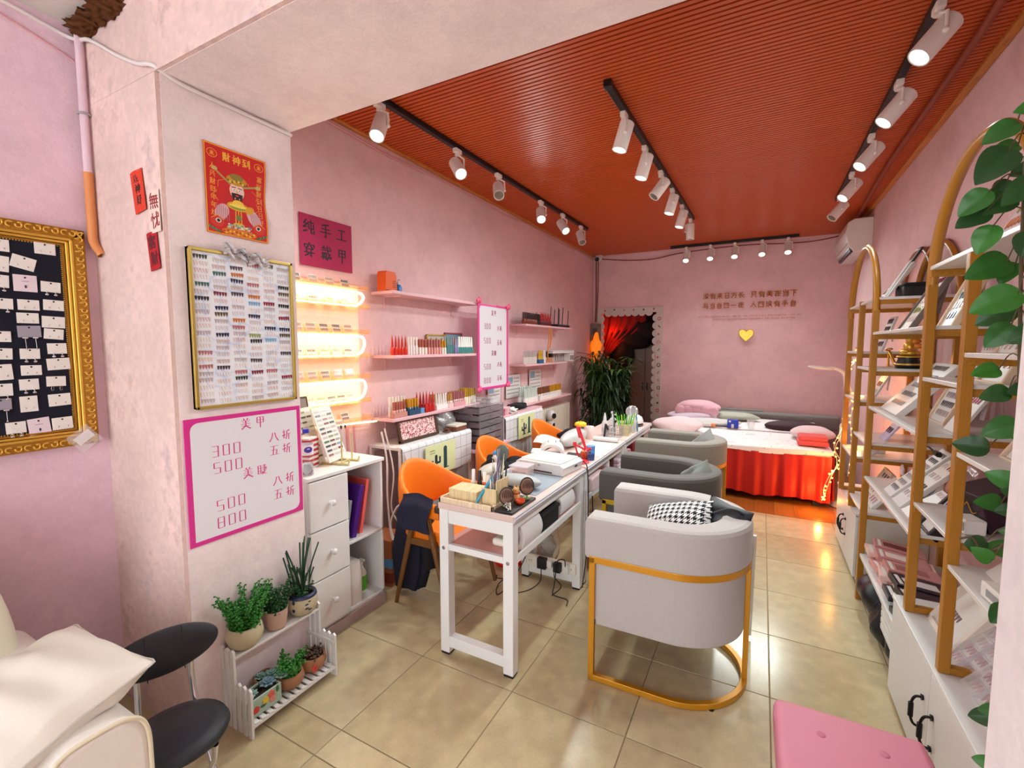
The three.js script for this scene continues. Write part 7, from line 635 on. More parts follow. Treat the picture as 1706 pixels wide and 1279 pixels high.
{ const t = thing('jacket', 'navy jacket draped over the near arm of the nearest orange chair', 'jacket', [-1.69, 0, -2.0]); const fold = (f, nu, nv) => grid(f, nu, nv); part(t, 'sleeve_panel', fold((u, v) => [-0.115 + 0.22 * u + 0.012 * Math.sin(v * 7), 0.665 - 0.185 * v + 0.02 * Math.sin(u * 3) * (1 - v), -0.022 + 0.045 * Math.cos(Math.min(1, v * 4) * PI / 2) * -1 + 0.05 + 0.006 * Math.sin(u * 9)], 18, 14), mat('navy_double', '#171931', 0.9, { side: THREE.DoubleSide }));
  part(t, 'body', loft([0, 0.15, 0.35, 0.6, 0.8, 1].map((v) => Array.from({ length: 26 }, (_, i) => { const a = i / 26 * 2 * PI, w = 0.06 + 0.075 * Math.sin(v * 2.6), k = 1 + 0.16 * Math.sin(a * 5 + v * 4) + 0.08 * Math.sin(a * 9); return [-0.125 - 0.05 * v + Math.cos(a) * w * k, 0.58 - v * 0.53, -0.125 + Math.sin(a) * 0.05 * k]; }))), M.navy_cloth); part(t, 'hem', loft([0, 0.5, 1].map((v) => Array.from({ length: 18 }, (_, i) => { const a = i / 18 * 2 * PI, k = 1 + 0.2 * Math.sin(a * 4 + v * 3); return [-0.03 + 0.02 * v + Math.cos(a) * 0.035 * k, 0.5 - 0.3 * v, -0.13 + Math.sin(a) * 0.04 * k]; }))), M.black_cloth);
  const b = thing('plush_bundle', 'plush toy shaped as a soft black bundle with a white patch on the middle orange chair', 'clothing', [-1.62, 0.475, -3.03]); part(b, 'cloth', [T(blob(0.13, 1.1, 0.9, 1, 0.22, 4, 22, 1), 0, 0.08, 0), T(blob(0.09, 1.1, 1, 1, 0.2, 4, 18, 2), -0.06, 0.17, 0.14), T(blob(0.07, 1.6, 0.7, 1, 0.2, 5, 16, 3), 0.1, 0.16, -0.02)], M.black_cloth); part(b, 'white_patch', [T(blob(0.045, 1, 0.9, 0.8, 0.15, 4, 14, 2), -0.03, 0.235, 0.18), T(blob(0.025, 1, 1, 1, 0.1, 4, 10, 2), -0.1, 0.14, 0.22)], M.linen_white); part(b, 'blue_patch', T(blob(0.04, 1, 0.5, 0.8, 0.1, 4, 12, 2), -0.035, 0.275, 0.17), col('#4a9ad8', 0.7));  // black and white plush toy, simplified to a bundle of dark cloth
  const w = thing('cloth', 'white cloth folded over the arm of the farthest orange chair', 'cloth', [-1.62, 0, -3.95]); part(w, 'fold', grid((u, v) => [-0.2 + 0.45 * u, 0.64 + 0.05 * Math.sin(v * PI) - 0.1 * u * u + 0.01 * Math.sin(u * 9), 0.16 - 0.26 * v + 0.02 * Math.sin(u * 7)], 24, 14), mat('linen_double', '#ece8e4', 0.9, { side: THREE.DoubleSide })); const j = thing('jacket', 'navy jacket lying over the far arm of the farthest orange chair', 'jacket', [-1.5, 0.62, -4.3]); part(j, 'body', T(blob(0.15, 1.6, 0.5, 0.8, 0.15, 3, 20, 2), -0.02, 0.02, 0), M.navy_cloth); part(j, 'sleeve', T(blob(0.07, 1.8, 0.6, 0.8, 0.15, 3, 14, 1), 0.14, -0.01, 0.06), M.navy_cloth); }
// clutter on the floor by the left wall
{ solo('cable', 'tangle of white cables hanging between the cabinet and the near side table', 'cable', J(tube([[-2.1, 0.98, -2.16], [-2.08, 0.8, -2.18], [-2.06, 0.55, -2.16], [-2.0, 0.3, -2.14], [-1.97, 0.42, -2.2], [-2.02, 0.5, -2.22], [-2.06, 0.38, -2.18], [-1.98, 0.28, -2.15], [-1.95, 0.4, -2.17]], 0.006, 70), tube([[-2.13, 0.99, -2.22], [-2.08, 0.7, -2.24], [-2.08, 0.45, -2.22], [-2.02, 0.35, -2.25], [-1.96, 0.45, -2.2]], 0.005, 50)), M.cable_white); solo('cable', 'pair of pink cables hanging down the wall beside the white cabinet', 'cable', J(tube([[-2.36, 1.02, -2.12], [-2.34, 0.7, -2.11], [-2.33, 0.2, -2.1]], 0.01, 30), tube([[-2.33, 1.0, -2.15], [-2.3, 0.6, -2.14], [-2.28, 0.15, -2.13]], 0.008, 30)), M.cable_pink); solo('cable', 'white cable hanging from the edge of the near side table behind the nearest chair', 'cable', tube([[-2.09, 0.8, -2.36], [-2.06, 0.66, -2.37], [-2.07, 0.5, -2.36], [-2.0, 0.4, -2.34]], 0.005, 30), M.cable_white);
  const c = thing('carton', 'brown and blue printed carton on the floor beside the white cabinet', 'box', [-2.1, 0, -2.2], 0.1); part(c, 'box', RX(-0.1, 0.09, 0, 0.3, -0.09, 0.09, 0.004), col('#a8643c', 0.7)); part(c, 'blue_band', RX(-0.101, 0.091, 0.12, 0.18, -0.091, 0.091, 0.002), col('#5a9ac8', 0.6)); part(c, 'red_band', RX(-0.101, 0.091, 0.02, 0.09, -0.091, 0.091, 0.002), col('#7a2a1c', 0.6)); const p = thing('carton', 'low cream carton on the floor behind the nearest orange chair', 'box', [-2.12, 0, -2.46], 0.0); part(p, 'box', RX(-0.12, 0.1, 0, 0.07, -0.1, 0.1, 0.004), M.cream_plastic); part(p, 'lid', RX(-0.125, 0.105, 0.07, 0.085, -0.105, 0.105, 0.004), M.paper);
  const w = thing('round_tin', 'white lidded round tin on the floor under the nearest orange chair', 'tin', [-1.98, 0, -2.72]); part(w, 'body', C(0.055, 0.055, 0.1, 0, 0.05, 0, 22), col('#e0b8b4', 0.4)); part(w, 'lid', C(0.058, 0.058, 0.05, 0, 0.125, 0, 22), M.white_plastic); solo('bottles_bag', 'dark plastic bag of clutter on the floor under the near side table', 'bag', T(blob(0.13, 1.1, 0.9, 1.2, 0.2, 4, 18, 5), -2.14, 0.11, -2.95), M.black_cloth); const k = thing('shoe_box', 'brown open box with bottles on the floor under the near side table', 'box', [-2.0, 0, -2.62]); part(k, 'box', [RX(-0.1, 0.08, 0, 0.01, -0.07, 0.07), RX(0.072, 0.08, 0, 0.07, -0.07, 0.07), RX(-0.1, 0.08, 0, 0.07, 0.062, 0.07), RX(-0.1, 0.08, 0, 0.07, -0.07, -0.062)], col('#8a6048', 0.7)); part(k, 'bottles', [0, 1, 2, 3].map((i) => LA([[0.001, 0.01], [0.018, 0.01], [0.018, 0.11], [0.01, 0.13], [0.001, 0.14]], 12).translate(-0.07 + 0.038 * i, 0, 0.02 * (i % 2))), M.frosted); }

// ---------- two massage beds against the back wall ----------
{ const tDots = canvas(512, 512, (c) => { c.fillStyle = '#f4f1f1'; c.fillRect(0, 0, 512, 512); for (let i = 0; i < 34; i++) { c.fillStyle = ['#4a4e60', '#c8687a', '#7a7a88', '#b89a6a'][i % 4]; c.beginPath(); c.ellipse(rnd(0, 512), rnd(0, 512), rnd(2, 6), rnd(2, 5), rnd(0, 3), 0, 6.3); c.fill(); } c.fillStyle = '#d8cfd2'; for (let i = 0; i < 120; i++) c.fillRect(rnd(0, 512), rnd(0, 512), 4, 2); }); mat('print_sheet', '#ffffff', 0.85, { map: tDots, side: THREE.DoubleSide });
  const x0 = -1.05, x1 = 0.61; const bed = (label, z0, z1, y, front) => { const t = thing('massage_bed', label, 'bed', [(x0 + x1) / 2, 0, (z0 + z1) / 2]); const W = (x1 - x0) / 2, L = Math.abs(z1 - z0) / 2; part(t, 'mattress', RX(-W, W, y - 0.13, y - 0.012, -L, L, 0.03), M.linen_white); part(t, 'base', RX(-W + 0.05, W - 0.05, 0.08, y - 0.13, -L + 0.05, L - 0.05, 0.005), M.dark_wood); for (const a of [-1, 1]) for (const b of [-1, 1]) part(t, 'leg', RX(a * (W - 0.1) - 0.03, a * (W - 0.1) + 0.03, 0, 0.09, b * (L - 0.1) - 0.03, b * (L - 0.1) + 0.03, 0.003), M.black_plastic);
    const sh = grid((u, v) => { const x = -W - 0.01 + (2 * W + 0.02) * u; if (v < 0.14) { const k = v / 0.14; return [x, y - 0.055 - 0.015 * Math.sin(u * 11) * (1 - k) - 0.012 * Math.sin(u * 5.3) + 0.05 * k, L + 0.014 - 0.004 * k]; } const k = (v - 0.14) / 0.86; return [x, y - 0.004 + 0.008 * Math.sin(u * 9 + k * 4) * Math.sin(k * 6) + 0.004 * Math.sin(u * 23) * Math.sin(k * 13), L + 0.01 - (2 * L + 0.02) * k]; }, 90, 40); const uv = sh.attributes.uv; for (let i = 0; i < uv.count; i++) uv.setXY(i, uv.getX(i) * 2.2, uv.getY(i) * 1.1); part(t, 'sheet', sh, M.print_sheet);
    if (front) { const sk = (f) => grid(f, 240, 10); const wave = (u) => 0.012 * Math.sin(u * 74) + 0.008 * Math.sin(u * 31 + 1) + 0.005 * Math.sin(u * 133); part(t, 'skirt', sk((u, v) => [-W + 2 * W * u, y - 0.05 - v * (y - 0.05 - 0.07 - 0.012 * Math.sin(u * 17)), L + 0.012 + wave(u) * (0.35 + 0.9 * v)]), mat('red_skirt_double', '#c01a10', 0.55, { side: THREE.DoubleSide, sheen: 0.4, sheenColor: new THREE.Color('#ff5030'), sheenRoughness: 0.4 })); part(t, 'skirt', sk((u, v) => [W + 0.012 + wave(u) * (0.35 + 0.9 * v) * 0.7, y - 0.05 - v * (y - 0.13), L - 2 * L * u]), M.red_skirt_double); } };
  bed('front massage bed with a printed white sheet and a pleated red skirt', -5.98, -5.1, 0.545, true); bed('rear massage bed with a printed white sheet by the back wall', -6.95, -6.04, 0.555, false);
  solo('headboard', 'grey padded ledge along the foot of the back wall behind the beds', 'headboard', J(RX(-0.5, 0.9, 0.45, 0.63, -7.19, -7.03, 0.03), RX(-0.5, 0.05, 0.6, 0.655, -7.19, -7.1, 0.02)), M.cushion_grey);
  const tw = (name, label, cat, at, geo, m) => solo(name, label, cat, T(geo, ...at), m);
  tw('pillow', 'pale pink pillow heaped at the left end of the front bed', 'pillow', [-0.83, 0.61, -5.6], J(blob(0.22, 1.2, 0.42, 1.0, 0.1, 3, 30, 1)), M.linen_pink); tw('blanket', 'rose blanket with scalloped edge piled at the left of the rear bed', 'blanket', [-0.72, 0.72, -6.6], J(blob(0.2, 1.35, 0.42, 1.1, 0.07, 3, 30, 2), ...[0, 1, 2, 3, 4].map((i) => S(0.07, -0.2 + i * 0.1, -0.04, 0.2, 1, 0.9, 0.4))), M.towel_pink); tw('blanket', 'lilac blanket folded beneath the rose one on the rear bed', 'blanket', [-0.78, 0.6, -6.5], J(blob(0.24, 1.3, 0.3, 1.1, 0.07, 3, 30, 3)), M.towel_lilac); tw('towel', 'sage green towel thrown across the rear bed', 'towel', [-0.3, 0.6, -6.75], J(blob(0.2, 1.5, 0.25, 0.9, 0.12, 3, 26, 4)), M.towel_sage); tw('sheet_pile', 'folded white sheet behind the pink pillow between the beds', 'sheet', [-0.5, 0.585, -6.2], J(blob(0.2, 1.6, 0.2, 0.8, 0.07, 3, 26, 5)), M.linen_white);
  const c = thing('blue_box', 'small bright blue box with a white pattern on the bed', 'box', [-0.27, 0.552, -6.05]); part(c, 'box', RX(-0.06, 0.06, 0, 0.1, -0.04, 0.04, 0.01), col('#1c38b8', 0.4)); part(c, 'white_pattern', [RX(-0.015, 0.012, 0.0, 0.05, 0.038, 0.042, 0.002), RX(-0.045, -0.02, 0.07, 0.09, 0.038, 0.042, 0.002)], M.white_plastic); const o = thing('orange_tube', 'small orange capped tube lying beside the blue box on the bed', 'tube', [-0.5, 0.575, -6.0]); part(o, 'tube', C(0.02, 0.02, 0.09, -0.05, 0, 0, 14, 0, 0, PI / 2), M.white_plastic); part(o, 'cap', C(0.021, 0.021, 0.05, 0.02, 0, 0, 14, 0, 0, PI / 2), col('#e88a5a', 0.4)); const pk = thing('clear_cup', 'clear plastic cup to the right of the blue box on the bed', 'cup', [-0.08, 0.552, -6.08]); part(pk, 'cup', LA([[0.03, 0], [0.045, 0.1], [0.043, 0.1], [0.028, 0.003], [0.001, 0.003]], 20), M.clear_bag); part(pk, 'rim', TO(0.044, 0.003, 0, 0.1, 0, PI / 2), M.frosted);
  tw('cushion', 'dark plum half-round cushion on the rear bed near the right end', 'cushion', [0.36, 0.58, -6.25], J(blob(0.24, 1.25, 0.32, 0.7, 0.03, 2, 28, 1)), col('#3a1420', 0.7)); tw('pillow', 'pink and white pillow at the right end of the front bed', 'pillow', [0.5, 0.61, -5.75], J(blob(0.2, 1.0, 0.35, 1.1, 0.06, 3, 26, 2)), M.linen_pink); { const k = thing('towel', 'folded coral towels on the right end of the front bed', 'towel', [0.47, 0.556, -5.36]); part(k, 'fold', [RX(-0.13, 0.13, 0, 0.05, -0.12, 0.12, 0.02), RX(-0.12, 0.12, 0.045, 0.095, -0.11, 0.11, 0.02)], M.coral_cloth); }
  const l = thing('gooseneck_lamp', 'white gooseneck floor lamp arching over the right end of the beds', 'lamp', [0.70, 0, -5.26]); part(l, 'stem', tube([[0, 0.05, 0], [0, 0.7, 0], [0, 1.15, 0], [-0.02, 1.27, 0], [-0.08, 1.31, 0], [-0.14, 1.32, 0]], 0.016, 50, 10), M.white_plastic); part(l, 'head', T(J(S(1, 0, 0, 0, 0.11, 0.016, 0.04, 20)), -0.2, 1.315, 0, 0, 0, -0.12), M.white_plastic); part(l, 'sleeve', LA([[0.022, 0.62], [0.03, 0.64], [0.03, 0.78], [0.02, 0.8]], 16), M.white_plastic); part(l, 'base', LA([[0.001, 0], [0.075, 0], [0.075, 0.02], [0.03, 0.05], [0.001, 0.05]], 26), M.white_plastic); }
{ const P = [[0.6, 1.5, -4.245], [0.66, 1.45, -4.4], [0.62, 1.3, -4.6], [0.655, 1.1, -4.55], [0.62, 0.95, -4.7], [0.64, 0.8, -4.8], [0.6, 0.62, -4.88], [0.625, 0.48, -4.92], [0.59, 0.35, -4.95], [0.56, 0.2, -4.97], [0.535, 0.12, -4.97]]; const t = thing('fairy_lights', 'string of warm fairy lights hanging beside the far rack to the bed end', 'string lights', [0, 0, 0]); const cv = new THREE.CatmullRomCurve3(P.map((p) => V(...p))); part(t, 'wire', tube(P, 0.0025, 80, 5), M.cable_white); part(t, 'wire', tube(P.map(([x, y, z], i) => [x + 0.02 * Math.sin(i * 2), y + 0.02, z + 0.02 * Math.cos(i)]), 0.0025, 80, 5), M.cable_white); for (let i = 0; i < 34; i++) { const p = cv.getPoint(Math.pow((i + 0.5) / 34, 0.85)); part(t, 'bulb', S(0.0085, p.x + rnd(-0.02, 0.02), p.y, p.z + rnd(-0.02, 0.02), 1, 1, 1, 8), M.fairy); } for (const k of [0.15, 0.5, 0.75, 0.97]) { const p = cv.getPoint(k); const q = new THREE.PointLight('#ffab4a', 0.32, 0, 2); q.position.set(p.x - 0.03, p.y, p.z + 0.03); q.castShadow = true; q.name = 'fairy_light'; scene.add(q); } }
// ---------- right wall: white cabinets, arched wooden racks, everything on them ----------
mat('arch_wood', '#b67a1c', 0.34); const RF = 0.57, RBK = 0.93;
function baseCabinet(label, z0, z1, x0, doors) {           // z0 far, z1 near
  const t = thing('base_cabinet', label, 'cabinet', [0, 0, 0]); part(t, 'carcass', RX(x0 + 0.018, XR - 0.002, 0.0, 0.425, z0, z1, 0.003), M.white_paint); part(t, 'top', RX(x0 - 0.004, XR - 0.002, 0.425, 0.442, z0 - 0.004, z1 + 0.004, 0.003), M.white_gloss);
  const n = doors, w = (z1 - z0) / n; for (let i = 0; i < n; i++) { const a = z0 + i * w + 0.002, b = z0 + (i + 1) * w - 0.002; const d = part(t, 'door', RX(x0, x0 + 0.017, 0.02, 0.42, a, b, 0.003), M.white_paint); const hz = i % 2 ? a + 0.05 : b - 0.05; part(d, 'handle', [tube([[x0, 0.29, hz], [x0 - 0.02, 0.288, hz], [x0 - 0.03, 0.27, hz], [x0 - 0.032, 0.235, hz], [x0 - 0.03, 0.2, hz], [x0 - 0.02, 0.182, hz], [x0, 0.18, hz]], 0.0045, 30, 8), rod([x0 - 0.0325, 0.21, hz], [x0 - 0.0325, 0.26, hz], 0.008), C(0.011, 0.008, 0.008, x0 - 0.003, 0.29, hz, 12, 0, 0, PI / 2), C(0.011, 0.008, 0.008, x0 - 0.003, 0.18, hz, 12, 0, 0, PI / 2)], M.black_metal); } }
baseCabinet('white base cabinet with a black handle at the far end of the right wall', -4.42, -3.62, 0.575, 2); baseCabinet('white base cabinet with black handles nearest the viewer on the right wall', -2.5, -0.95, 0.547, 3);
const post = (x, y0, y1, z) => RX(x - 0.016, x + 0.016, y0, y1, z - 0.016, z + 0.016, 0.003);
function archRack(t, za, zb, ya0, yb0, ySpring) {         // two arched frames, za far leg, zb near leg
  const r = (zb - za) / 2, zc = (za + zb) / 2; for (const x of [RF, RBK]) { part(t, 'arch', tube(Array.from({ length: 17 }, (_, i) => [x, ySpring + r * Math.sin(i / 16 * PI), zc - r * Math.cos(i / 16 * PI)]), 0.019, 48, 4), M.arch_wood); part(t, 'post', post(x, ya0, ySpring + 0.005, za), M.rack_wood); part(t, 'post', post(x, yb0, ySpring + 0.005, zb), M.rack_wood); part(t, 'post', post(x, x === RF ? 0.443 : 0.443, 1.81, zc), M.rack_wood); } for (const z of [za, zc, ...(yb0 > 0 ? [zb] : [])]) part(t, 'foot_rail', RX(RF, RBK, 0.443, 0.467, z - 0.014, z + 0.014, 0.003), M.rack_wood); }
function shelfOn(t, y, za, zb) { part(t, 'shelf', RX(RF - 0.012, RBK + 0.012, y, y + 0.015, za, zb, 0.002), M.white_gloss); for (const z of [za + 0.012, zb - 0.012]) part(t, 'shelf_rail', RX(RF - 0.01, RBK + 0.01, y - 0.026, y, z - 0.01, z + 0.01, 0.002), M.rack_wood); }
{ const t = thing('arched_rack', 'arched wooden display rack with white shelves at the far end of the right wall', 'rack', [0, 0, 0]); archRack(t, -4.22, -3.36, 0.443, 0.0, 1.72); [[1.785, -4.22, -3.36], [1.47, -4.22, -3.79], [1.15, -4.22, -3.79], [0.77, -4.22, -3.79], [1.375, -3.79, -3.36], [0.94, -3.79, -3.36], [0.52, -3.79, -3.36]].forEach(([y, a, b]) => shelfOn(t, y, a, b));
  const n = thing('arched_rack', 'arched wooden display rack with white shelves on the near cabinet, behind the hanging leaves', 'rack', [0, 0, 0]); archRack(n, -2.37, -1.56, 0.443, 0.443, 1.75); [[1.81, -2.37, -1.56], [1.385, -2.37, -1.97], [0.885, -2.37, -1.97], [1.485, -1.97, -1.56], [1.17, -1.97, -1.56], [0.8, -1.97, -1.56]].forEach(([y, a, b]) => shelfOn(n, y, a, b));
  const m = thing('display_shelves', 'white shelves bridging the gap between the two arched racks', 'shelves', [0, 0, 0]); [1.585, 1.16, 0.745].forEach((y) => shelfOn(m, y, -3.34, -2.39)); part(m, 'shelf', RX(RF - 0.01, RBK, 0.27, 0.29, -3.34, -2.52, 0.002), M.white_gloss); for (let i = 0; i < 4; i++) part(m, 'low_tray', RX(RF - 0.005, RBK - 0.05, 0.14 + i * 0.032, 0.165 + i * 0.032, -2.78, -2.52, 0.002), M.white_paint); for (const z of [-3.32, -2.54]) part(m, 'support', RX(RBK - 0.03, RBK, 0, 0.27, z - 0.015, z + 0.015, 0.002), M.white_paint);
  const w = thing('wooden_arch', 'dark wooden arch standing against the wall between the two racks', 'arch', [0, 0, 0]); part(w, 'arch', tube(Array.from({ length: 17 }, (_, i) => [0.93, 1.78 + 0.4 * Math.sin(i / 16 * PI), -4.2 - 0.4 * Math.cos(i / 16 * PI) + 0.0]), 0.018, 44, 4), mat('rack_wood_dark', '#8a5020', 0.4)); }
// leaning boards: base on the shelf near its front edge, face up and into the room (-x)
function leanR(label, x, y, z, w, h, ang, o = {}, ry = 0, name = 'nail_tip_board') { const t = thing(name, label, 'display board', [x, y + 0.0, z]); t.rotation.order = 'YXZ'; t.rotation.set(-ang, -PI / 2 + ry, 0); tipBoard(t, w, h, o.cols ?? 2, o.rows ?? 5, o); if (o.prop !== 0) part(t, 'prop', bar([0, h * 0.8, -0.014], [0, h * 0.35, -0.03 - 0.1 * h], 0.03, 0.006), o.frame ?? M.white_plastic); return t; }
const Wd = M.pale_wood, sh = (y) => y + 0.017;
leanR('white boxed nail tip board leaning large on the upper bridging shelf', 0.6, sh(1.16), -3.1, 0.34, 0.34, 0.72, { cols: 1, rows: 5, n: 9, k: 2.4, m0: 0.3, d: 0.03, tones: 'muted' });
leanR('dark grey framed nail tip board leaning on the highest bridging shelf', 0.63, sh(1.585), -3.02, 0.2, 0.36, 0.5, { cols: 1, rows: 6, k: 2.6, frame: col('#6a6058', 0.5), panel: col('#d8cfc8', 0.4) });
leanR('wood-framed nail tip board on the highest bridging shelf beside the near rack', 0.66, sh(1.585), -2.52, 0.16, 0.3, 0.4, { cols: 1, rows: 6, k: 2.6, n: 4, frame: Wd, tones: 'mixed' });
leanR('wood-framed board of paired coloured nails behind the front post of the near rack', 0.68, sh(1.385), -2.12, 0.18, 0.3, 0.4, { cols: 2, rows: 4, n: 2, k: 3, frame: Wd });
leanR('small wood-framed nail tip board on the upper bridging shelf', 0.72, sh(1.16), -2.78, 0.2, 0.2, 0.4, { cols: 1, rows: 4, k: 2.4, n: 7, frame: Wd, tones: 'muted' });
leanR('white nail tip board with mauve nails at the near end of the upper bridging shelf', 0.68, sh(1.16), -2.47, 0.15, 0.26, 0.5, { cols: 1, rows: 3, k: 3, tones: 'pink' });
leanR('white tray board of dark nail tips, farther of two on the lower bridging shelf', 0.6, sh(0.745), -3.0, 0.14, 0.33, 0.75, { cols: 1, rows: 7, k: 2.2, d: 0.022, tones: 'muted' }); leanR('white tray board of clear nail shapes, nearer of two on the lower bridging shelf', 0.6, sh(0.745), -2.82, 0.14, 0.3, 0.75, { cols: 2, rows: 4, n: 2, k: 2.4, d: 0.022 }); leanR('flat white sample tray at the front of the lower bridging shelf', 0.6, sh(0.745), -2.66, 0.12, 0.18, 0.9, { cols: 1, rows: 2, k: 2, d: 0.016 });
leanR('black framed board of violet nail tips on the lower bridging shelf', 0.63, sh(0.745), -2.47, 0.12, 0.2, 0.6, { cols: 1, rows: 4, k: 2.6, frame: M.black_plastic, fw: 0.018, d: 0.03, tones: 'violet' });
leanR('lilac long nail tip board on the middle near shelf of the far rack', 0.66, sh(0.94), -3.52, 0.14, 0.32, 0.6, { cols: 1, rows: 4, k: 3.2, n: 3, panel: col('#cdbcd8', 0.4), tones: 'dark' }); leanR('white board with pink and black nails on the lowest shelf of the far rack', 0.62, sh(0.52), -3.55, 0.18, 0.22, 0.7, { cols: 1, rows: 4, k: 3.2, n: 3, tones: 'pink', d: 0.02 }); leanR('white board of dark nail bars standing on the far half of the far rack', 0.7, sh(1.47), -4.0, 0.2, 0.24, 0.3, { cols: 1, rows: 4, k: 3, n: 4, tones: 'dark' }); leanR('small white nail board on the second far shelf of the far rack', 0.66, sh(1.15), -3.92, 0.16, 0.26, 0.45, { cols: 1, rows: 4, k: 3, n: 3 }); leanR('red and white nail card leaning on the top shelf of the far rack', 0.68, sh(1.785), -4.02, 0.22, 0.3, 0.6, { cols: 2, rows: 5, k: 3, n: 3, tones: 'pink' }); leanR('white nail card on the top of the far base cabinet behind its middle post', 0.66, 0.443, -3.9, 0.2, 0.26, 0.5, { cols: 1, rows: 4, k: 3, n: 3, frame: Wd, tones: 'dark' });
leanR('cream card of pale nails behind the lower leaves on the near rack', 0.66, sh(1.17), -1.82, 0.2, 0.26, 0.5, { cols: 1, rows: 3, k: 3, frame: Wd }); leanR('white card of glittery red nails behind the leaves on the near rack', 0.64, sh(0.8), -1.8, 0.26, 0.28, 0.75, { cols: 1, rows: 3, k: 3.4, n: 4, tones: 'pink' }); leanR('cream boards of nails leaning behind the vine on the near half of the near rack', 0.66, sh(1.485), -1.76, 0.24, 0.2, 0.5, { cols: 2, rows: 3, k: 3, frame: Wd }); leanR('clear display card with green nails on top of the near rack', 0.66, sh(1.81), -2.08, 0.3, 0.26, 0.5, { cols: 2, rows: 4, k: 3, panel: M.frosted }); leanR('wide card of faint rows of nails low on the near rack by the cabinet', 0.7, sh(1.385), -2.28, 0.15, 0.14, 0.2, { cols: 1, rows: 3, k: 2.4 });
// frame, clear boxes and cartons on the near cabinet
{ const t = thing('empty_frame', 'thick beige picture frame leaning on the near cabinet top', 'frame', [0.62, 0.443, -2.22]); t.rotation.order = 'YXZ'; t.rotation.set(-0.55, -PI / 2, 0); const w = 0.26, h = 0.2; part(t, 'frame', [RX(-w / 2, -w / 2 + 0.018, 0, h, -0.03, 0, 0.002), RX(w / 2 - 0.018, w / 2, 0, h, -0.03, 0, 0.002), RX(-w / 2, w / 2, 0, 0.018, -0.03, 0, 0.002), RX(-w / 2, w / 2, h - 0.018, h, -0.03, 0, 0.002)], mat('beige_frame', '#e6d8cc', 0.5)); part(t, 'panel', RX(-w / 2 + 0.01, w / 2 - 0.01, 0.01, h - 0.01, -0.028, -0.018, 0.001), M.paper); for (let n = 0; n < 4; n++) part(t, 'nail_tip', tipStrip(1, 0.01, 2.2), tipMat('#8a7a7a')).position.set(-0.06 + n * 0.018, 0.1, -0.018);
  const bigNail = tipStrip(1, 0.01, 2.5); const cb = (label, z, tone, x = 0.61) => { const b = thing('nail_box', label, 'box', [x, 0.443, z]); b.rotation.order = 'YXZ'; b.rotation.set(-0.75, -PI / 2 + 0.1, 0); const W = 0.15, H = 0.19; part(b, 'case', [RX(-W / 2, W / 2, 0, 0.003, -0.025, 0, 0.001), RX(-W / 2, W / 2, H - 0.003, H, -0.025, 0, 0.001), RX(-W / 2, -W / 2 + 0.003, 0, H, -0.025, 0, 0.001), RX(W / 2 - 0.003, W / 2, 0, H, -0.025, 0, 0.001), RX(-W / 2, W / 2, 0, H, -0.002, 0, 0.0008)], M.clear_bag); part(b, 'card', RX(-W / 2 + 0.003, W / 2 - 0.003, 0.003, H - 0.003, -0.025, -0.018, 0.001), M.paper); for (let r = 0; r < 4; r++) for (let c = 0; c < 2; c++) { for (let n = 0; n < 4; n++) { const m = part(b, 'nail_tip', bigNail, tipMat(['#c8a0a8', '#a8566a', '#d8b8b8', '#8a3a4a', '#b8788a', tone][(r * 2 + c * 3) % 6])); m.position.set(-0.034 + c * 0.068 + (n - 1.5) * 0.0165, H - 0.012 - r * 0.045, -0.017); } } part(b, 'divider', [RX(-0.001, 0.001, 0, H, -0.018, -0.003, 0.0004), ...[1, 2, 3].map((k) => RX(-W / 2, W / 2, H * k / 4 - 0.001, H * k / 4 + 0.001, -0.018, -0.003, 0.0004))], M.frosted); };
  cb('clear box of pinkish false nails, farthest on the near cabinet', -2.02, '#d8a8b0'); cb('clear box of rose and crimson false nails in the middle of the near cabinet', -1.86, '#a01c38'); cb('clear box of red glitter false nails, nearest on the near cabinet', -1.7, '#c81c28', 0.6);
  const g = thing('gift_box', 'dark plum gift box with gold script on the near rack', 'box', [0.72, sh(0.885), -2.12], 0.3); g.rotation.z = 0.3; part(g, 'box', RX(-0.06, 0.06, 0.02, 0.15, -0.07, 0.07, 0.003), col('#2c1626', 0.4)); part(g, 'gold_script', [tube([[-0.062, 0.12, -0.03], [-0.063, 0.1, -0.01], [-0.063, 0.115, 0.01], [-0.063, 0.08, 0.02], [-0.063, 0.09, 0.045]], 0.002, 30, 5), tube([[-0.063, 0.07, -0.04], [-0.063, 0.05, -0.02], [-0.063, 0.066, 0.0], [-0.063, 0.04, 0.03]], 0.002, 30, 5)], M.brass); const wb = thing('white_carton', 'small white printed carton in front of the plum gift box', 'box', [0.63, sh(0.885), -2.05], 0.2); part(wb, 'carton', RX(-0.03, 0.03, 0, 0.05, -0.04, 0.04, 0.006), M.paper); part(wb, 'print', [0, 1, 2].map((i) => RX(-0.0315, -0.03, 0.012, 0.04, -0.03 + i * 0.024, -0.012 + i * 0.024, 0.0006)), M.gray_plastic); const lb = thing('white_carton', 'flat white carton lying on the lowest shelf of the near rack', 'box', [0.66, sh(0.8), -1.66], 0.1); part(lb, 'carton', RX(-0.08, 0.08, 0, 0.045, -0.09, 0.06, 0.004), M.paper); part(lb, 'label', RX(-0.0815, -0.08, 0.012, 0.032, -0.06, 0.02, 0.0006), M.gray_plastic); const pf = thing('grey_panel', 'grey-brown panel standing behind the clear nail boxes on the near cabinet', 'panel', [0.82, 0.443, -1.85]); part(pf, 'panel', RX(-0.01, 0.01, 0, 0.28, -0.22, 0.14, 0.003), col('#a89a90', 0.5)); part(pf, 'edge', RX(-0.014, -0.009, 0.0, 0.02, -0.22, 0.14, 0.002), M.dark_wood); }
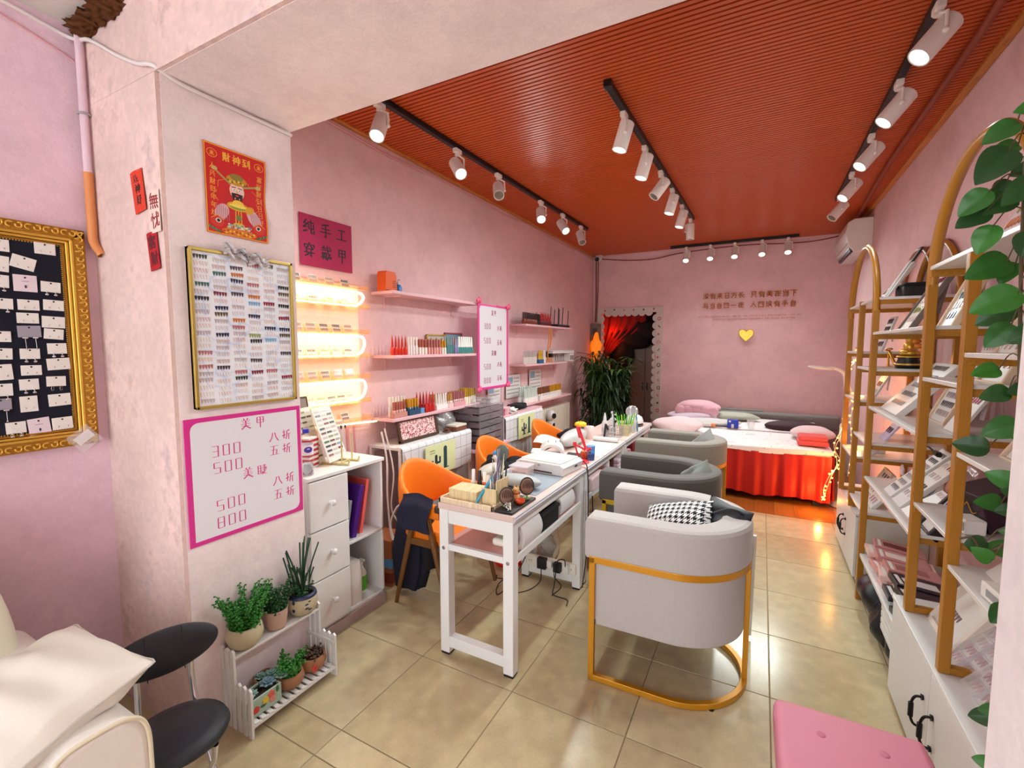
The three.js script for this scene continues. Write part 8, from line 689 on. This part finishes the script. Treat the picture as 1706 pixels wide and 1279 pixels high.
// bridging low shelf: magazines; floor: black bag
{ const c = ['#e6b4b0', '#d89a9a', '#efc8c0', '#c88a8a', '#1c1c22', '#34323c', '#e8dede', '#2a2430', '#8a8a94', '#e0c0bc']; let k = 0; for (let i = 0; i < 5; i++) for (let j = 0; j < 4; j++) { const dark = i >= 3; const z = -3.22 + i * 0.155, y = 0.292 + j * 0.028, x = 0.7 + 0.02 * Math.sin(k * 2.3); const t = thing('lash_box', `${dark ? 'black and silver' : 'pink'} flat cosmetics box, ${['bottom', 'second', 'third', 'top'][j]} in the ${['farthest', 'second', 'third', 'fourth', 'nearest'][i]} stack on the low shelf`, 'box', [x, y, z], 0.12 * Math.sin(k * 1.7), dark ? 'black flat cosmetics boxes on the low bridging shelf' : 'pink flat cosmetics boxes on the low bridging shelf'); t.rotation.z = j === 3 ? -0.12 : 0; part(t, 'box', RX(-0.11, 0.11, 0, 0.025, -0.07, 0.07, 0.002), col(dark ? c[4 + k % 4] : c[k % 4], 0.35)); part(t, 'window', RX(-0.07, 0.06, 0.0245, 0.0262, -0.03, 0.035, 0.0006), col(dark ? c[6 + k % 3] : ['#7a3a3a', '#f0e0dc', '#a86a6a'][k % 3], 0.25)); part(t, 'text_line', RX(-0.095, -0.08, 0.0245, 0.026, -0.05, 0.05, 0.0005), M.paper); k++; }
  solo('black_bag', 'large crumpled black bag on the floor under the low bridging shelf', 'bag', J(T(blob(0.13, 0.95, 1.0, 1.3, 0.12, 3, 26, 1), 0.66, 0.125, -3.14), T(blob(0.11, 1.0, 1.0, 1.3, 0.14, 3, 24, 2), 0.66, 0.1, -2.9), T(blob(0.085, 1, 1, 1.2, 0.14, 3, 20, 3), 0.66, 0.08, -2.72)), M.black_leather); }
// ornaments
{ const t = thing('gold_figurine', 'gold seated figurine with an orange flower in a black pot on the far rack', 'figurine', [0.76, sh(1.375), -3.5]); const g = M.gilt_light; part(t, 'base', [LA([[0.001, 0], [0.06, 0], [0.062, 0.02], [0.05, 0.05], [0.055, 0.07]], 22)], M.black_plastic); part(t, 'gold_trim', [TO(0.06, 0.006, 0, 0.022, 0, PI / 2), TO(0.053, 0.005, 0, 0.066, 0, PI / 2)], g); part(t, 'figure', [S(0.045, 0, 0.09, 0, 1, 0.6, 1.1), S(0.032, 0, 0.125, 0, 0.9, 1.1, 1), S(0.022, 0, 0.17, 0, 1, 1.1, 1), S(0.014, 0, 0.192, 0), S(0.02, -0.02, 0.1, 0.035, 1, 0.6, 1), S(0.02, -0.02, 0.1, -0.035, 1, 0.6, 1)], g); part(t, 'flower', [0, 1, 2, 3, 4, 5, 6].map((i) => S(0.022, 0.05 + 0.03 * Math.sin(i), 0.1 + 0.028 * (i % 3), 0.075 + 0.03 * Math.cos(i * 2), 1, 0.7, 1, 8)), col('#d87a1c', 0.5)); part(t, 'leaves', [0, 1, 2].map((i) => S(0.03, 0.06, 0.16 + 0.02 * i, 0.07 - 0.03 * i, 0.4, 1, 0.6, 8)), col('#2a3a20', 0.6));
  const h = thing('shoe_ornament', 'gold high-heeled shoe ornament on the far rack', 'ornament', [0.72, sh(1.375), -3.68], 0.3); part(h, 'sole', tube([[0, 0.1, -0.045], [0, 0.07, -0.015], [0, 0.02, 0.03], [0, 0.006, 0.07]], 0.009, 20, 8), M.brass); part(h, 'heel', rod([0, 0.1, -0.045], [0, 0.0, -0.04], 0.005, 8, 0.008), M.brass); part(h, 'upper', [S(0.018, 0, 0.02, 0.055, 0.9, 0.8, 1.4), TO(0.016, 0.004, 0, 0.108, -0.04, 1.2, 0, 0)], M.brass);
  const b = thing('black_box', 'black box behind the leaning frames on top of the far rack', 'box', [0.78, sh(1.785), -3.52]); part(b, 'box', RX(-0.08, 0.08, 0, 0.06, -0.1, 0.1, 0.006), M.black_plastic); part(b, 'lid', RX(-0.082, 0.082, 0.055, 0.08, -0.102, 0.102, 0.012), M.black_cloth); for (const [i, c] of [[0, '#d8d0c8'], [1, '#1a1a1e'], [2, '#c8c4be']]) { const f = thing('booklet', ['white-edged booklet leaning at the near end of the top shelf of the far rack', 'tall black booklet leaning on the top shelf of the far rack', 'grey booklet leaning behind the black one on the top shelf of the far rack'][i], 'booklet', [0.64, sh(1.785), -3.66 + i * 0.06]); f.rotation.order = 'YXZ'; f.rotation.set(-0.5, -PI / 2, 0); part(f, 'cover', RX(-0.02, 0.02, 0, [0.27, 0.34, 0.24][i], -0.012, 0, 0.002), col(c, 0.5)); part(f, 'pages', RX(-0.018, 0.018, 0.003, [0.265, 0.335, 0.235][i], -0.01, 0.0008, 0.001), i === 1 ? M.gray_plastic : M.paper); }
  const k = thing('travel_bag', 'pinkish clear bag with a black plug on the upper bridging shelf', 'bag', [0.8, sh(0.765), -2.72]); part(k, 'bag', T(blob(0.1, 0.6, 1.15, 1.2, 0.13, 4, 22, 1), 0.03, 0.12, 0), mat('pink_film', '#eed4d4', 0.2, { transmission: 0.8, thickness: 0 })); part(k, 'plug', [rod([-0.08, 0.25, -0.05], [-0.08, 0.25, 0.0], 0.012), tube([[-0.08, 0.25, -0.05], [-0.09, 0.26, -0.14], [-0.1, 0.2, -0.2], [-0.1, 0.05, -0.22]], 0.004, 24)], M.black_plastic); part(k, 'contents', T(blob(0.08, 0.7, 1.0, 1.0, 0.15, 3, 14, 2), 0.01, 0.1, 0), col('#b87a6a', 0.6));
  const s = thing('mug', 'white mug at the back of the far rack lower shelf', 'mug', [0.74, sh(0.77), -3.98]); part(s, 'cup', LA([[0.001, 0], [0.035, 0], [0.04, 0.08], [0.037, 0.08], [0.032, 0.005], [0.001, 0.005]], 20), M.white_gloss); part(s, 'handle', TO(0.022, 0.005, -0.045, 0.04, 0, 0, 0, 0), M.white_gloss); const pl = thing('plush_toy', 'small white and brown plush toy on the far half of the far rack', 'toy', [0.68, sh(0.77), -3.86]); part(pl, 'body', [S(0.04, 0, 0.04, 0), S(0.032, -0.01, 0.095, 0), S(0.012, -0.01, 0.125, 0.022), S(0.012, -0.01, 0.125, -0.022)], M.linen_white); part(pl, 'nose', S(0.008, -0.04, 0.092, 0), col('#4a2a20', 0.6)); part(pl, 'scarf', TO(0.03, 0.009, -0.004, 0.072, 0, PI / 2), col('#8a4a30', 0.7)); const fl = thing('flower_sprig', 'pale pink blossom sprig behind the white tray boards', 'flowers', [0.8, sh(0.52), -3.43]); part(fl, 'stem', tube([[0, 0, 0], [-0.02, 0.12, 0.02], [-0.06, 0.26, 0.05]], 0.003, 16), M.stem); part(fl, 'blossom', [[-0.06, 0.27, 0.05], [-0.04, 0.2, 0.0], [-0.03, 0.17, 0.06]].flatMap(([x, y, z]) => [0, 1, 2, 3, 4].map((i) => S(0.016, x, y + 0.018 * Math.cos(i * 1.26), z + 0.018 * Math.sin(i * 1.26), 0.5, 1, 1, 8))), M.linen_pink);
  const cv = new THREE.CatmullRomCurve3([[0.6, 1.45, -4.2], [0.62, 1.2, -4.17], [0.6, 0.98, -4.2], [0.61, 0.8, -4.16], [0.6, 0.55, -4.18]].map((p) => V(...p))); const ft = thing('fairy_lights', 'warm fairy lights wound down the far post of the far rack', 'string lights', [0, 0, 0]); part(ft, 'wire', new THREE.TubeGeometry(cv, 40, 0.002, 5), M.cable_white); for (let i = 0; i < 16; i++) { const p = cv.getPoint((i + 0.5) / 16); part(ft, 'bulb', S(0.007, p.x + rnd(-0.01, 0.01), p.y, p.z + 0.012, 1, 1, 1, 8), M.fairy); } for (const k of [0.3, 0.7]) { const p = cv.getPoint(k), q = new THREE.PointLight('#ffab4a', 0.12, 0, 2); q.position.set(p.x + 0.03, p.y, p.z + 0.05); q.castShadow = true; scene.add(q); } }
// air conditioner
{ const t = thing('air_conditioner', 'white wall air conditioner high on the right wall near the back', 'air conditioner', [0.95, 2.48, -6.4]); part(t, 'body', EX(shape([[0, 0.06], [0, 0.34], [-0.15, 0.34], [-0.2, 0.31], [-0.215, 0.22], [-0.19, 0.09], [-0.14, 0.02], [-0.04, 0.02]]), 0.86, 0.008, 10).translate(-0.008, 0, -0.43), M.white_gloss); part(t, 'outlet', [RX(-0.185, -0.07, 0.03, 0.07, -0.4, 0.4, 0.006)].map((g) => T(g, 0.0, -0.012, 0, 0, 0, 0)), M.dark_steel); part(t, 'louvre', [bar([-0.19, 0.055, -0.38], [-0.19, 0.055, 0.38], 0.006, 0.03), bar([-0.15, 0.03, -0.38], [-0.15, 0.03, 0.38], 0.03, 0.006)], M.gray_plastic); part(t, 'seam', RX(-0.216, -0.2, 0.1, 0.104, -0.42, 0.42, 0.001), M.gray_plastic); }
// gilt lettering on the back wall
{ const t = thing('wall_lettering', 'gold raised lettering in two rows and small print on the back wall', 'lettering', [0, 0, ZB + 0.002]); const m = mat('letter_gold', '#b9651c', 0.35, { metalness: 0.15 }); const ch = (c, x, y, s) => { const g = []; for (const st of strokes(c)) for (let i = 0; i + 1 < st.length; i++) { const [a, b] = [st[i], st[i + 1]], dx = (b[0] - a[0]) * s, dy = -(b[1] - a[1]) * s, L = Math.hypot(dx, dy); g.push(B(L + s * 0.06, s * 0.125, 0.014, x + (a[0] + b[0]) / 2 * s, y - (a[1] + b[1]) / 2 * s, 0.007, 0, 0, Math.atan2(dy, dx))); } if (g.length) part(t, 'letter', J(g), m); };
  [...'没有来日方长'].forEach((c, i) => ch(c, -0.77 + i * 0.09, 2.262, 0.078)); [...'只有美在当下'].forEach((c, i) => ch(c, -0.165 + i * 0.093, 2.262, 0.08)); [...'与当自四一在'].forEach((c, i) => ch(c, -0.77 + i * 0.09, 2.125, 0.075)); [...'人四没有手自'].forEach((c, i) => ch(c, -0.165 + i * 0.093, 2.125, 0.077));
  for (const [y, x0, x1] of [[1.93, -0.81, 0.44], [1.89, -0.62, 0.4]]) { const g = []; for (let x = x0; x < x1; x += 0.017) if (rnd() > 0.14) { const h = rnd(0.01, 0.022); g.push(rnd() < 0.5 ? B(0.004, h, 0.006, x, y + h / 2, 0.004) : T(TO(0.0055, 0.0016, 0, 0, 0, 0, 0, 0, 2 * PI, 8), x, y + 0.006, 0.004)); } const s = part(t, 'small_print', J(g), m); s.userData.kind = 'stuff'; }
  const h = new THREE.Shape(); h.moveTo(0, -0.075); h.bezierCurveTo(-0.05, -0.03, -0.095, 0.0, -0.085, 0.05); h.bezierCurveTo(-0.075, 0.095, -0.015, 0.085, 0, 0.045); h.bezierCurveTo(0.015, 0.085, 0.075, 0.095, 0.085, 0.05); h.bezierCurveTo(0.095, 0.0, 0.05, -0.03, 0, -0.075); solo('gold_heart', 'polished gold heart fixed under the lettering on the back wall', 'ornament', EX(h, 0.012, 0.006, 12).translate(-0.2, 1.665, ZB + 0.008), M.brass); }

renderer.render(scene, camera);
